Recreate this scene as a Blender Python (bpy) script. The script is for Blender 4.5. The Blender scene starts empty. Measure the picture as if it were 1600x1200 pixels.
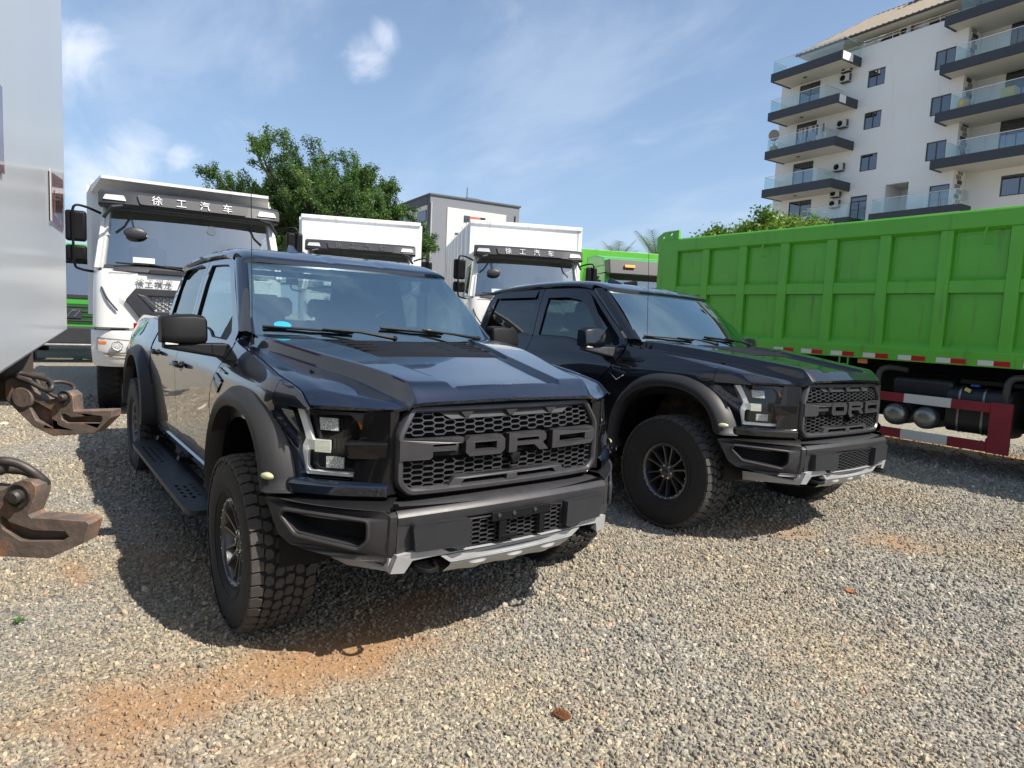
import bpy, bmesh, math, random
import numpy as np
from mathutils import Vector, Matrix, Euler
from mathutils.geometry import tessellate_polygon
PI = math.pi
sc = bpy.context.scene
COL = sc.collection
# ---------------------------------------------------------------- camera
cam_d = bpy.data.cameras.new('camera'); cam = bpy.data.objects.new('camera', cam_d); COL.objects.link(cam)
sc.camera = cam
CAM = Vector((3.51133, -1.96647, 1.60639))
def cam_axes(yaw, pitch, roll):
    cy, sy, cp, sp = math.cos(yaw), math.sin(yaw), math.cos(pitch), math.sin(pitch)
    f = Vector((cy*cp, sy*cp, sp)); r = Vector((sy, -cy, 0)); u = r.cross(f)
    return r*math.cos(roll)+u*math.sin(roll), u*math.cos(roll)-r*math.sin(roll), f
R_, U_, F_ = cam_axes(2.492075, -0.0961267, 0.0466263)
cam.matrix_world = Matrix(((R_.x, U_.x, -F_.x, CAM.x), (R_.y, U_.y, -F_.y, CAM.y), (R_.z, U_.z, -F_.z, CAM.z), (0, 0, 0, 1)))
cam_d.sensor_width = 36; cam_d.lens = 1023.234/1600*36; cam_d.clip_start = .05; cam_d.clip_end = 2000
# ---------------------------------------------------------------- world and sun
SUN = Vector((.75, .35, 1.0)).normalized()
sun_el = math.asin(SUN.z); sun_az = math.atan2(SUN.y, SUN.x)
sc.view_settings.view_transform = 'Standard'; sc.view_settings.look = 'None'
sc.view_settings.exposure = 0.5; sc.view_settings.gamma = 1; sc.view_settings.use_curve_mapping = False
w = bpy.data.worlds.new('World'); sc.world = w; w.use_nodes = True
nt = w.node_tree; nt.nodes.clear()
def N(nt, t, **k):
    n = nt.nodes.new(t)
    for a, b in k.items():
        if a.startswith('i_'): n.inputs[a[2:].replace('_', ' ')].default_value = b
        else: setattr(n, a, b)
    return n
sky = N(nt, 'ShaderNodeTexSky', sky_type='NISHITA', sun_disc=False, sun_elevation=sun_el, sun_rotation=PI/2-sun_az,
        air_density=1.0, dust_density=1.3, ozone_density=1.6)
out = N(nt, 'ShaderNodeOutputWorld'); bg = N(nt, 'ShaderNodeBackground'); bg.inputs[1].default_value = .098
tc = N(nt, 'ShaderNodeTexCoord'); sx = N(nt, 'ShaderNodeSeparateXYZ'); nt.links.new(tc.outputs['Generated'], sx.inputs[0])
# project direction onto a cloud sheet: (x, y)/(z+.12)
ad = N(nt, 'ShaderNodeMath', operation='ADD'); ad.inputs[1].default_value = .22; nt.links.new(sx.outputs['Z'], ad.inputs[0])
mx_ = N(nt, 'ShaderNodeMath', operation='MAXIMUM'); mx_.inputs[1].default_value = .05; nt.links.new(ad.outputs[0], mx_.inputs[0])
dx = N(nt, 'ShaderNodeMath', operation='DIVIDE'); dy = N(nt, 'ShaderNodeMath', operation='DIVIDE')
nt.links.new(sx.outputs['X'], dx.inputs[0]); nt.links.new(mx_.outputs[0], dx.inputs[1])
nt.links.new(sx.outputs['Y'], dy.inputs[0]); nt.links.new(mx_.outputs[0], dy.inputs[1])
cb = N(nt, 'ShaderNodeCombineXYZ'); nt.links.new(dx.outputs[0], cb.inputs[0]); nt.links.new(dy.outputs[0], cb.inputs[1])
def cloud(scale, detail, rough, lo, hi, off, sc3=(1, 1, 1), rot=0.0, dist=.3):
    mp = N(nt, 'ShaderNodeMapping'); mp.inputs['Location'].default_value = off; mp.inputs['Scale'].default_value = sc3; mp.inputs['Rotation'].default_value = (0, 0, rot)
    nt.links.new(cb.outputs[0], mp.inputs[0])
    nz = N(nt, 'ShaderNodeTexNoise'); nz.inputs['Scale'].default_value = scale; nz.inputs['Detail'].default_value = detail
    nz.inputs['Roughness'].default_value = rough; nz.inputs['Distortion'].default_value = dist
    nt.links.new(mp.outputs[0], nz.inputs['Vector'])
    mr = N(nt, 'ShaderNodeMapRange', interpolation_type='SMOOTHERSTEP'); mr.inputs[1].default_value = lo; mr.inputs[2].default_value = hi
    nt.links.new(nz.outputs[0], mr.inputs[0]); return mr
c1 = cloud(2.2, 9, .58, .58, .74, (3.1, 1.7, .3), dist=.5)          # a few puffs
c2 = cloud(.9, 8, .58, .42, .74, (0, 0, 4), sc3=(1, 2.4, 1), rot=.5)        # thin veil
def mul(a, k):
    m = N(nt, 'ShaderNodeMath', operation='MULTIPLY'); nt.links.new(a, m.inputs[0]); m.inputs[1].default_value = k; return m.outputs[0]
# general milky haze of a humid sky, a bit stronger low down
hz = N(nt, 'ShaderNodeMapRange'); hz.inputs[1].default_value = .0; hz.inputs[2].default_value = .6; hz.inputs[3].default_value = .46; hz.inputs[4].default_value = .12
nt.links.new(sx.outputs['Z'], hz.inputs[0])
m0 = N(nt, 'ShaderNodeMix', data_type='RGBA'); m0.inputs['B'].default_value = (3.7, 5.4, 8.2, 1)
nt.links.new(hz.outputs[0], m0.inputs['Factor']); nt.links.new(sky.outputs[0], m0.inputs['A'])
m1 = N(nt, 'ShaderNodeMix', data_type='RGBA'); m1.inputs['B'].default_value = (5.6, 6.5, 7.8, 1)
nt.links.new(mul(c2.outputs[0], .32), m1.inputs['Factor']); nt.links.new(m0.outputs['Result'], m1.inputs['A'])
m2 = N(nt, 'ShaderNodeMix', data_type='RGBA'); m2.inputs['B'].default_value = (7.0, 7.4, 8.2, 1)
nt.links.new(mul(c1.outputs[0], .12), m2.inputs['Factor']); nt.links.new(m1.outputs['Result'], m2.inputs['A'])
# three loose cumulus banks where the photograph shows them, broken up by noise
DN = N(nt, 'ShaderNodeVectorMath', operation='NORMALIZE'); nt.links.new(tc.outputs['Generated'], DN.inputs[0])
acc = None
for (dv, wd, k_) in (((-.857, .383, .346), .075, 1.0), ((-.841, .398, .366), .06, 1.0), ((-.862, .376, .33), .05, .9), ((-.957, .069, .282), .10, .95), ((-.973, .127, .193), .10, 1.0), ((-.965, .17, .185), .06, .9), ((-.986, .083, .144), .10, .9), ((-.87, .459, .172), .07, .55), ((-.93, .02, .33), .09, .5)):
    dt = N(nt, 'ShaderNodeVectorMath', operation='DISTANCE'); dt.inputs[1].default_value = Vector(dv).normalized(); nt.links.new(DN.outputs[0], dt.inputs[0])
    mr_ = N(nt, 'ShaderNodeMapRange', interpolation_type='SMOOTHSTEP'); mr_.inputs[1].default_value = 0; mr_.inputs[2].default_value = wd; mr_.inputs[3].default_value = k_; mr_.inputs[4].default_value = 0; nt.links.new(dt.outputs['Value'], mr_.inputs[0])
    if acc is None: acc = mr_.outputs[0]
    else: a_ = N(nt, 'ShaderNodeMath', operation='MAXIMUM'); nt.links.new(acc, a_.inputs[0]); nt.links.new(mr_.outputs[0], a_.inputs[1]); acc = a_.outputs[0]
cn = N(nt, 'ShaderNodeTexNoise'); cn.inputs['Scale'].default_value = 9; cn.inputs['Detail'].default_value = 12; cn.inputs['Roughness'].default_value = .58; cn.inputs['Distortion'].default_value = .7; nt.links.new(DN.outputs[0], cn.inputs['Vector'])
cs = N(nt, 'ShaderNodeMath', operation='MULTIPLY'); cs.inputs[1].default_value = 2.2; nt.links.new(cn.outputs[0], cs.inputs[0])
ca = N(nt, 'ShaderNodeMath', operation='ADD'); nt.links.new(acc, ca.inputs[0]); nt.links.new(cs.outputs[0], ca.inputs[1])
cm = N(nt, 'ShaderNodeMapRange', interpolation_type='SMOOTHSTEP'); cm.inputs[1].default_value = 1.62; cm.inputs[2].default_value = 2.45; cm.inputs[4].default_value = .75; nt.links.new(ca.outputs[0], cm.inputs[0])
m3 = N(nt, 'ShaderNodeMix', data_type='RGBA'); m3.inputs['B'].default_value = (7.4, 7.8, 8.8, 1); nt.links.new(cm.outputs[0], m3.inputs['Factor']); nt.links.new(m2.outputs['Result'], m3.inputs['A'])
nt.links.new(m3.outputs['Result'], bg.inputs[0]); nt.links.new(bg.outputs[0], out.inputs[0])
sl = bpy.data.lights.new('sun', 'SUN'); so = bpy.data.objects.new('sun', sl); COL.objects.link(so)
sl.energy = 4.8; sl.angle = math.radians(.6); sl.color = (1, .93, .82)
so.rotation_euler = SUN.to_track_quat('Z', 'Y').to_euler(); so.location = (0, 0, 30)

# ---------------------------------------------------------------- materials
MATS = {}
def mat(name, col, rough=.5, metal=0., coat=0., coat_r=.03, spec=.5, noise=0., nscale=8., bump=0., bscale=40., dirt=None, dirt_amt=0., dirt_scale=3., trans=0., emit=None, streak=None):
    if name in MATS: return MATS[name]
    m = bpy.data.materials.new(name); m.use_nodes = True; MATS[name] = m
    t = m.node_tree; p = t.nodes['Principled BSDF']
    p.inputs['Base Color'].default_value = (*col, 1); p.inputs['Roughness'].default_value = rough; p.inputs['Metallic'].default_value = metal
    p.inputs['Coat Weight'].default_value = coat; p.inputs['Coat Roughness'].default_value = coat_r; p.inputs['Specular IOR Level'].default_value = spec
    tcn = N(t, 'ShaderNodeTexCoord'); L = t.links.new
    colout = None
    if noise:
        nz = N(t, 'ShaderNodeTexNoise'); nz.inputs['Scale'].default_value = nscale; nz.inputs['Detail'].default_value = 8; nz.inputs['Roughness'].default_value = .65
        L(tcn.outputs['Object'], nz.inputs['Vector'])
        mr = N(t, 'ShaderNodeMapRange'); mr.inputs[1].default_value = .25; mr.inputs[2].default_value = .75; mr.inputs[3].default_value = 1-noise; mr.inputs[4].default_value = 1+noise
        L(nz.outputs[0], mr.inputs[0])
        mm = N(t, 'ShaderNodeMix', data_type='RGBA', blend_type='MULTIPLY'); mm.inputs['Factor'].default_value = 1; mm.inputs['A'].default_value = (*col, 1)
        cc = N(t, 'ShaderNodeCombineColor')
        for i in range(3): L(mr.outputs[0], cc.inputs[i])
        L(cc.outputs[0], mm.inputs['B']); colout = mm.outputs['Result']
        mr2 = N(t, 'ShaderNodeMapRange'); mr2.inputs[1].default_value = .3; mr2.inputs[2].default_value = .7; mr2.inputs[3].default_value = max(0, rough-noise*.15); mr2.inputs[4].default_value = min(1, rough+noise*.3)
        L(nz.outputs[0], mr2.inputs[0]); L(mr2.outputs[0], p.inputs['Roughness'])
    if dirt:
        nz = N(t, 'ShaderNodeTexNoise'); nz.inputs['Scale'].default_value = dirt_scale; nz.inputs['Detail'].default_value = 10; nz.inputs['Roughness'].default_value = .7
        L(tcn.outputs['Object'], nz.inputs['Vector'])
        mr = N(t, 'ShaderNodeMapRange', interpolation_type='SMOOTHSTEP'); mr.inputs[1].default_value = .62-dirt_amt*.45; mr.inputs[2].default_value = .80-dirt_amt*.3; mr.inputs[4].default_value = min(1, .35+dirt_amt)
        L(nz.outputs[0], mr.inputs[0])
        mm = N(t, 'ShaderNodeMix', data_type='RGBA'); mm.inputs['A'].default_value = (*col, 1); mm.inputs['B'].default_value = (*dirt, 1)
        if colout: L(colout, mm.inputs['A'])
        L(mr.outputs[0], mm.inputs['Factor']); colout = mm.outputs['Result']
        if coat:
            iv = N(t, 'ShaderNodeMath', operation='MULTIPLY_ADD'); iv.inputs[1].default_value = -.8*coat; iv.inputs[2].default_value = coat
            L(mr.outputs[0], iv.inputs[0]); L(iv.outputs[0], p.inputs['Coat Weight'])
    if streak:      # rain and rust runs: noise drawn out along the vertical
        mp_ = N(t, 'ShaderNodeMapping'); mp_.inputs['Scale'].default_value = streak[1]; L(tcn.outputs['Object'], mp_.inputs[0])
        nz = N(t, 'ShaderNodeTexNoise'); nz.inputs['Scale'].default_value = 1; nz.inputs['Detail'].default_value = 9; nz.inputs['Roughness'].default_value = .62; L(mp_.outputs[0], nz.inputs['Vector'])
        mr = N(t, 'ShaderNodeMapRange', interpolation_type='SMOOTHSTEP'); mr.inputs[1].default_value = streak[2]; mr.inputs[2].default_value = streak[2]+.16; mr.inputs[4].default_value = streak[3]; L(nz.outputs[0], mr.inputs[0])
        mm = N(t, 'ShaderNodeMix', data_type='RGBA'); mm.inputs['A'].default_value = (*col, 1); mm.inputs['B'].default_value = (*streak[0], 1)
        if colout: L(colout, mm.inputs['A'])
        L(mr.outputs[0], mm.inputs['Factor']); colout = mm.outputs['Result']
    if colout: L(colout, p.inputs['Base Color'])
    if bump:
        nb = N(t, 'ShaderNodeTexNoise'); nb.inputs['Scale'].default_value = bscale; nb.inputs['Detail'].default_value = 5
        L(tcn.outputs['Object'], nb.inputs['Vector'])
        bp = N(t, 'ShaderNodeBump'); bp.inputs['Strength'].default_value = bump; bp.inputs['Distance'].default_value = .01
        L(nb.outputs[0], bp.inputs['Height']); L(bp.outputs[0], p.inputs['Normal'])
    if emit:
        p.inputs['Emission Color'].default_value = (*emit[:3], 1); p.inputs['Emission Strength'].default_value = emit[3]
    return m
def glass(name, tint=(.75, .85, .85), ior=1.6, gcol=(1, 1, 1), rough=0.0, bump=0.0, base=0.0):
    if name in MATS: return MATS[name]
    m = bpy.data.materials.new(name); m.use_nodes = True; MATS[name] = m
    t = m.node_tree; t.nodes.clear(); L = t.links.new
    o = N(t, 'ShaderNodeOutputMaterial'); mx = N(t, 'ShaderNodeMixShader'); lw_ = N(t, 'ShaderNodeLayerWeight'); p5 = N(t, 'ShaderNodeMath', operation='POWER'); p5.inputs[1].default_value = 5; L(lw_.outputs['Facing'], p5.inputs[0]); f0 = ((ior-1)/(ior+1))**2; fr = N(t, 'ShaderNodeMath', operation='MULTIPLY_ADD'); fr.inputs[1].default_value = 1-f0; fr.inputs[2].default_value = f0; L(p5.outputs[0], fr.inputs[0])
    tr = N(t, 'ShaderNodeBsdfTransparent'); tr.inputs[0].default_value = (*tint, 1)
    gl = N(t, 'ShaderNodeBsdfAnisotropic'); gl.inputs['Color'].default_value = (*gcol, 1); gl.inputs['Roughness'].default_value = rough
    ma = N(t, 'ShaderNodeMath', operation='MULTIPLY_ADD'); ma.inputs[1].default_value = 1-base; ma.inputs[2].default_value = base; L(fr.outputs[0], ma.inputs[0])
    L(ma.outputs[0], mx.inputs[0]); L(tr.outputs[0], mx.inputs[1]); L(gl.outputs[0], mx.inputs[2]); L(mx.outputs[0], o.inputs[0])
    if bump:
        tcn = N(t, 'ShaderNodeTexCoord'); nb = N(t, 'ShaderNodeTexNoise'); nb.inputs['Scale'].default_value = 1.2; L(tcn.outputs['Object'], nb.inputs['Vector'])
        bp = N(t, 'ShaderNodeBump'); bp.inputs['Strength'].default_value = bump; bp.inputs['Distance'].default_value = .05
        L(nb.outputs[0], bp.inputs['Height']); L(bp.outputs[0], gl.inputs['Normal'])
    return m

# ---------------------------------------------------------------- mesh helpers
class MB:
    """collects shapes, builds ONE mesh; each face carries a material slot index"""
    def __init__(s): s.v = []; s.f = []; s.m = []; s.k = 0
    def add(s, vs, fs, k=None):
        o = len(s.v); s.v += [tuple(v) for v in vs]; s.f += [tuple(i+o for i in f) for f in fs]; s.m += [s.k if k is None else k]*len(fs); return s
    def grid(s, P, k=None, flip=False, close_u=False, close_v=False):
        nu, nv = len(P), len(P[0]); vs = [p for r in P for p in r]; fs = []
        for i in range(nu if close_u else nu-1):
            for j in range(nv if close_v else nv-1):
                a, b, c, d = i*nv+j, ((i+1) % nu)*nv+j, ((i+1) % nu)*nv+(j+1) % nv, i*nv+(j+1) % nv
                fs.append((a, d, c, b) if flip else (a, b, c, d))
        return s.add(vs, fs, k)
    def box(s, c, d, k=None, rot=None, taper=None):
        hx, hy, hz = d[0]/2, d[1]/2, d[2]/2; vs = []
        for z in (-1, 1):
            for x, y in ((-1, -1), (1, -1), (1, 1), (-1, 1)):
                tx, ty = (taper if (taper and z > 0) else (1, 1)); vs.append(Vector((x*hx*tx, y*hy*ty, z*hz)))
        if rot is not None:
            Rm = rot if isinstance(rot, Matrix) else Euler(rot).to_matrix(); vs = [Rm @ v for v in vs]
        vs = [v+Vector(c) for v in vs]
        return s.add(vs, [(0, 3, 2, 1), (4, 5, 6, 7), (0, 1, 5, 4), (1, 2, 6, 5), (2, 3, 7, 6), (3, 0, 4, 7)], k)
    def hexa(s, P, k=None):   # eight corners: bottom ring then top ring
        return s.add(P, [(0, 3, 2, 1), (4, 5, 6, 7), (0, 1, 5, 4), (1, 2, 6, 5), (2, 3, 7, 6), (3, 0, 4, 7)], k)
    def tube(s, pts, r, n=8, k=None, cap=True):
        pts = [Vector(p) for p in pts]; rs = r if isinstance(r, (list, tuple)) else [r]*len(pts); rings = []
        up = Vector((0, 0, 1)); prev = None
        for i, p in enumerate(pts):
            d = (pts[min(i+1, len(pts)-1)]-pts[max(i-1, 0)]).normalized()
            if prev is None:
                a = d.cross(up if abs(d.z) < .9 else Vector((1, 0, 0))).normalized()
            else: a = (prev-d*prev.dot(d)).normalized()
            prev = a; b = d.cross(a)
            rings.append([p+(a*math.cos(2*PI*j/n)+b*math.sin(2*PI*j/n))*rs[i] for j in range(n)])
        o = len(s.v); s.grid(rings, k, close_v=True)
        if cap: s.add([], [], k); s.f += [tuple(o+j for j in range(n)), tuple(o+(len(pts)-1)*n+j for j in reversed(range(n)))]; s.m += [s.k if k is None else k]*2
        return s
    def lathe(s, prof, origin=(0, 0, 0), axis='y', n=32, k=None, a0=0, a1=2*PI):
        """prof: list of (radius, along-axis)"""
        full = abs(a1-a0-2*PI) < 1e-6; P = []
        for i in range(n if full else n+1):
            a = a0+(a1-a0)*i/n; c_, s_ = math.cos(a), math.sin(a)
            if axis == 'y': P.append([(origin[0]+r*c_, origin[1]+h, origin[2]+r*s_) for r, h in prof])
            elif axis == 'x': P.append([(origin[0]+h, origin[1]+r*c_, origin[2]+r*s_) for r, h in prof])
            else: P.append([(origin[0]+r*c_, origin[1]+r*s_, origin[2]+h) for r, h in prof])
        return s.grid(P, k, close_u=full)
    def plate(s, outer, holes, f, depth, k=None, hk=None):
        """2D outline with holes; f(u, v, t) -> 3D, t=0 front, t=depth back"""
        loops = [list(outer)]+[list(h) for h in (holes or [])]
        flat = [p for l in loops for p in l]
        tri = tessellate_polygon([[Vector((p[0], p[1], 0)) for p in l] for l in loops])
        n = len(flat); fr = [f(p[0], p[1], 0) for p in flat]; bk = [f(p[0], p[1], depth) for p in flat]
        fs = []
        for t in tri:
            a, b, c = [Vector(flat[i]) for i in t]
            if (b-a).cross(c-a) < 0: t = (t[0], t[2], t[1])
            fs.append(tuple(t)); fs.append((t[0]+n, t[2]+n, t[1]+n))
        o = 0
        for li, l in enumerate(loops):
            area = sum(l[i][0]*l[(i+1) % len(l)][1]-l[(i+1) % len(l)][0]*l[i][1] for i in range(len(l)))
            m_ = len(l)
            for i in range(m_):
                a, b = o+i, o+(i+1) % m_
                q = (a, a+n, b+n, b) if (area > 0) == (li == 0) else (a, b, b+n, a+n)
                fs.append(q)
            o += m_
        return s.add(fr+bk, fs, k)
    def ball(s, c, r, n=12, k=None, sc3=(1, 1, 1)):
        P = []
        for i in range(n+1):
            a = PI*i/n; P.append([(c[0]+sc3[0]*r*math.sin(a)*math.cos(2*PI*j/(2*n)), c[1]+sc3[1]*r*math.sin(a)*math.sin(2*PI*j/(2*n)), c[2]+sc3[2]*r*math.cos(a)) for j in range(2*n)])
        return s.grid(P, k, close_v=True, flip=True)
    def mesh(s, name, mats, smooth=40):
        me = bpy.data.meshes.new(name); me.from_pydata(s.v, [], s.f); me.validate(clean_customdata=False)
        for m in (mats if isinstance(mats, (list, tuple)) else [mats]): me.materials.append(m)
        if len(me.polygons) == len(s.m): me.polygons.foreach_set('material_index', s.m)
        bm = bmesh.new(); bm.from_mesh(me); bmesh.ops.remove_doubles(bm, verts=bm.verts, dist=1e-5)
        bmesh.ops.recalc_face_normals(bm, faces=bm.faces); bm.to_mesh(me); bm.free()
        if smooth: me.shade_smooth(); me.set_sharp_from_angle(angle=math.radians(smooth))
        me.update(); return me
    def build(s, name, mats, parent=None, smooth=40, bevel=0, loc=None, kind=None, label=None, bseg=2):
        o = bpy.data.objects.new(name, s.mesh(name, mats, smooth)); COL.objects.link(o)
        if parent: o.parent = parent
        if loc: o.location = loc
        if bevel:
            b = o.modifiers.new('bevel', 'BEVEL'); b.width = bevel; b.segments = bseg; b.limit_method = 'ANGLE'; b.angle_limit = math.radians(35); b.harden_normals = False
        if kind: o['kind'] = kind
        if label: o['label'] = label
        return o
def mir(P, s): return [(p[0], p[1]*s, p[2]) for p in P]
def lerp(a, b, t): return a+(b-a)*t
def itp(x, T):
    if x <= T[0][0]: return T[0][1]
    for (a, b), (c, d) in zip(T, T[1:]):
        if x <= c: return b+(d-b)*(x-a)/(c-a)
    return T[-1][1]
def sitp(x, T):   # smooth (Catmull-Rom) interpolation
    n = len(T)
    if x <= T[0][0]: return T[0][1]
    if x >= T[-1][0]: return T[-1][1]
    i = max(j for j in range(n-1) if T[j][0] <= x)
    x0, y0 = T[i]; x1, y1 = T[i+1]; h = x1-x0; t = (x-x0)/h
    d0 = (y1-T[i-1][1])/(x1-T[i-1][0]) if i > 0 else (y1-y0)/h
    d1 = (T[i+2][1]-y0)/(T[i+2][0]-x0) if i < n-2 else (y1-y0)/h
    return (2*t**3-3*t*t+1)*y0+(t**3-2*t*t+t)*h*d0+(-2*t**3+3*t*t)*y1+(t**3-t*t)*h*d1
def sst(x): x = max(0., min(1., x)); return x*x*(3-2*x)
def crv(P, n=8, closed=False):
    """Catmull-Rom through points of any dimension"""
    P = [Vector(p) for p in P]; out = []; m = len(P)
    for i in range(m if closed else m-1):
        p0 = P[(i-1) % m] if (closed or i > 0) else P[i]; p1 = P[i]; p2 = P[(i+1) % m]; p3 = P[(i+2) % m] if (closed or i < m-2) else P[i+1]
        for j in range(n):
            t = j/n; out.append(.5*((2*p1)+(-p0+p2)*t+(2*p0-5*p1+4*p2-p3)*t*t+(-p0+3*p1-3*p2+p3)*t**3))
    if not closed: out.append(P[-1])
    return out
def rpoly(P, r, n=4):
    """round the corners of a 2D polygon"""
    out = []; m = len(P)
    for i in range(m):
        a, b, c = Vector(P[i-1]), Vector(P[i]), Vector(P[(i+1) % m]); u = (a-b); v = (c-b)
        rr = r[i] if isinstance(r, (list, tuple)) else r
        rr = min(rr, u.length*.45, v.length*.45)
        if rr <= 1e-6: out.append((b.x, b.y)); continue
        p, q = b+u.normalized()*rr, b+v.normalized()*rr
        for j in range(n+1):
            t = j/n; x = p*(1-t)**2+b*2*t*(1-t)+q*t*t; out.append((x.x, x.y))
    return out
def inset(P, d):
    """inset a simple polygon by d (towards its inside)"""
    m = len(P); area = sum(P[i][0]*P[(i+1) % m][1]-P[(i+1) % m][0]*P[i][1] for i in range(m)); sg = 1 if area > 0 else -1; out = []
    for i in range(m):
        a, b, c = Vector(P[i-1]), Vector(P[i]), Vector(P[(i+1) % m])
        d1 = (b-a).normalized(); d2 = (c-b).normalized(); n1 = Vector((-d1.y, d1.x))*sg; n2 = Vector((-d2.y, d2.x))*sg
        bis = (n1+n2); L = bis.length
        if L < 1e-4: bis = n1; k = 1
        else: bis /= L; k = 1/max(.35, bis.dot(n1))
        q = b+bis*d*k; out.append((q.x, q.y))
    return out
def thing(name, label, cat, loc=(0, 0, 0), rz=0., group=None):
    o = bpy.data.objects.new(name, None); COL.objects.link(o); o.location = loc; o.rotation_euler = (0, 0, rz); o.empty_display_size = .2
    o['label'] = label; o['category'] = cat
    if group: o['group'] = group
    return o
def tag(o, label, cat, group=None):
    o['label'] = label; o['category'] = cat
    if group: o['group'] = group
    return o
def struct(o): o['kind'] = 'structure'; return o
def put(o, parent, loc=None, rot=None, name=None):
    c = o.copy(); COL.objects.link(c); c.parent = parent
    if loc is not None: c.location = loc
    if rot is not None: c.rotation_euler = rot
    return c
def copy_tree(o, parent=None):
    c = o.copy(); COL.objects.link(c); c.parent = parent
    for ch in list(o.children): copy_tree(ch, c)
    return c
def text_mesh(txt, size, depth, font=None):
    cu = bpy.data.curves.new('lettering', 'FONT'); cu.body = txt; cu.size = size; cu.extrude = depth/2; cu.align_x = 'CENTER'; cu.align_y = 'CENTER'; cu.resolution_u = 2
    o = bpy.data.objects.new('lettering_curve', cu); COL.objects.link(o)
    dg = bpy.context.evaluated_depsgraph_get(); me = bpy.data.meshes.new_from_object(o.evaluated_get(dg)); bpy.data.objects.remove(o); return me
def text_obj(name, txt, size, depth, m, parent, M):
    me = text_mesh(txt, size, depth); me.transform(M); me.materials.clear(); me.materials.append(m)
    o = bpy.data.objects.new(name, me); COL.objects.link(o); o.parent = parent; return o
def face_M(origin, right, up):
    r = Vector(right).normalized(); u = Vector(up).normalized(); n = r.cross(u)
    return Matrix(((r.x, u.x, n.x, origin[0]), (r.y, u.y, n.y, origin[1]), (r.z, u.z, n.z, origin[2]), (0, 0, 0, 1)))
random.seed(7); rng = np.random.default_rng(5)

# ---- shared materials
DUST = (.30, .22, .15)
paint = mat('black_paint', (.009, .017, .040), .30, .7, coat=1., coat_r=.012, dirt=(.05, .048, .05), dirt_amt=-.12, dirt_scale=2.2, spec=.3)
paint2 = mat('black_paint_dark_truck', (.005, .006, .010), .34, .4, coat=1., coat_r=.012, spec=.3)
for _m, _i in ((paint, 1.78), (paint2, 1.6)): _m.node_tree.nodes['Principled BSDF'].inputs['Coat IOR'].default_value = _i
trim = mat('dark_grey_trim', (.042, .041, .045), .42, .2, noise=.15, nscale=14)
trim_lt = mat('satin_grey_grille', (.075, .075, .082), .34, .45, noise=.12, nscale=10)
plas = mat('black_plastic', (.007, .007, .008), .5, spec=.2, noise=.2, nscale=9)
gloss = mat('gloss_black', (.005, .005, .006), .16, spec=.35, coat=.3)
flarem = mat('flare_plastic', (.019, .019, .021), .52, noise=.15, nscale=5, dirt=(.16, .13, .10), dirt_amt=-.03, dirt_scale=5)
rubber = mat('tyre_rubber', (.017, .016, .016), .72, noise=.3, nscale=12, bump=.3, bscale=120, dirt=(.11, .085, .065), dirt_amt=.12, dirt_scale=7)
tread_m = mat('tyre_tread', (.055, .051, .046), .8, noise=.3, nscale=20, dirt=(.20, .15, .105), dirt_amt=.16, dirt_scale=9)
rimm = mat('dark_alloy', (.13, .13, .135), .30, .75, noise=.15, nscale=12)
chrome = mat('chrome', (.75, .76, .78), .1, 1.)
skidm = mat('silver_skid', (.44, .445, .45), .5, .2, noise=.1, dirt=(.28, .22, .16), dirt_amt=.02, dirt_scale=6)
under = mat('dusty_underbody', (.05, .04, .032), .85, noise=.4, dirt=(.30, .19, .11), dirt_amt=.25, dirt_scale=4)
armm = mat('dusty_suspension', (.16, .10, .06), .8, noise=.4, dirt=(.36, .22, .12), dirt_amt=.3, dirt_scale=5)
dark = mat('cavity_black', (.004, .004, .004), .9)
seatm = mat('seat_cloth', (.022, .022, .025), .8, noise=.2)
dashm = mat('dashboard', (.02, .021, .023), .6, noise=.1)
amber = mat('amber_reflector', (.55, .13, .01), .15, coat=.6)
drl = mat('white_light_strip', (.86, .87, .84), .3, coat=.3)
lensw = mat('clear_reflector', (.62, .62, .60), .18, .35, noise=1., nscale=150, bump=1., bscale=220)
g_ws = glass('windscreen_glass', (.78, .90, .88), 1.6, (.78, .98, .98), bump=.02, base=.44)
g_side = glass('side_glass', (.40, .48, .47), 1.6, (.92, 1, 1), base=.24)
g_side2 = glass('side_glass_tinted', (.30, .36, .35), 1.5, (.85, 1, .97), base=.07)
g_dark = glass('privacy_glass', (.12, .13, .14), 1.6, (.95, 1, 1), base=.05)
g_lens = glass('lamp_lens', (.93, .95, .96), 1.4)
blue_st = mat('blue_sticker', (.02, .33, .50), .4); white_st = mat('white_sticker', (.75, .77, .75), .5); brown_st = mat('brown_sticker', (.28, .10, .03), .5, noise=.4, nscale=40)
# ================================================================ pickup truck
# truck frame: x forward from the front axle, y to the truck's left, z up from the ground
def side_y(x, z):
    """half width of the painted side at (x, z)"""
    y = sitp(z, [(.45, .935), (.50, .955), (.58, .985), (.75, 1.002), (1.0, 1.012), (1.12, 1.016), (1.20, 1.010), (1.28, .985), (1.36, .945), (1.42, .915), (1.46, .897), (1.52, .88)])
    y += .022*math.exp(-((x+.05)/.75)**2)*sst((z-.9)/.25)*sst((1.33-z)/.1)      # swell over the front arch
    y += .02*math.exp(-((x+3.69)/.7)**2)*sst((z-.8)/.3)
    if x > .25: y -= .075*sst((x-.25)/.5)*(1-.35*sst((1.1-z)/.3))
    if x < -4.3: y -= .05*((-4.3-x)/.6)**2
    return y
def fyf(x, z):
    y = side_y(x, z)
    if x > .36 and z < 1.165:
        zl = 1.14-.55*(x-.42)
        y -= .026*(1-sst((zl-z)/.06))*sst((x-.36)/.08)*sst((1.168-z)/.02)
    return y
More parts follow.
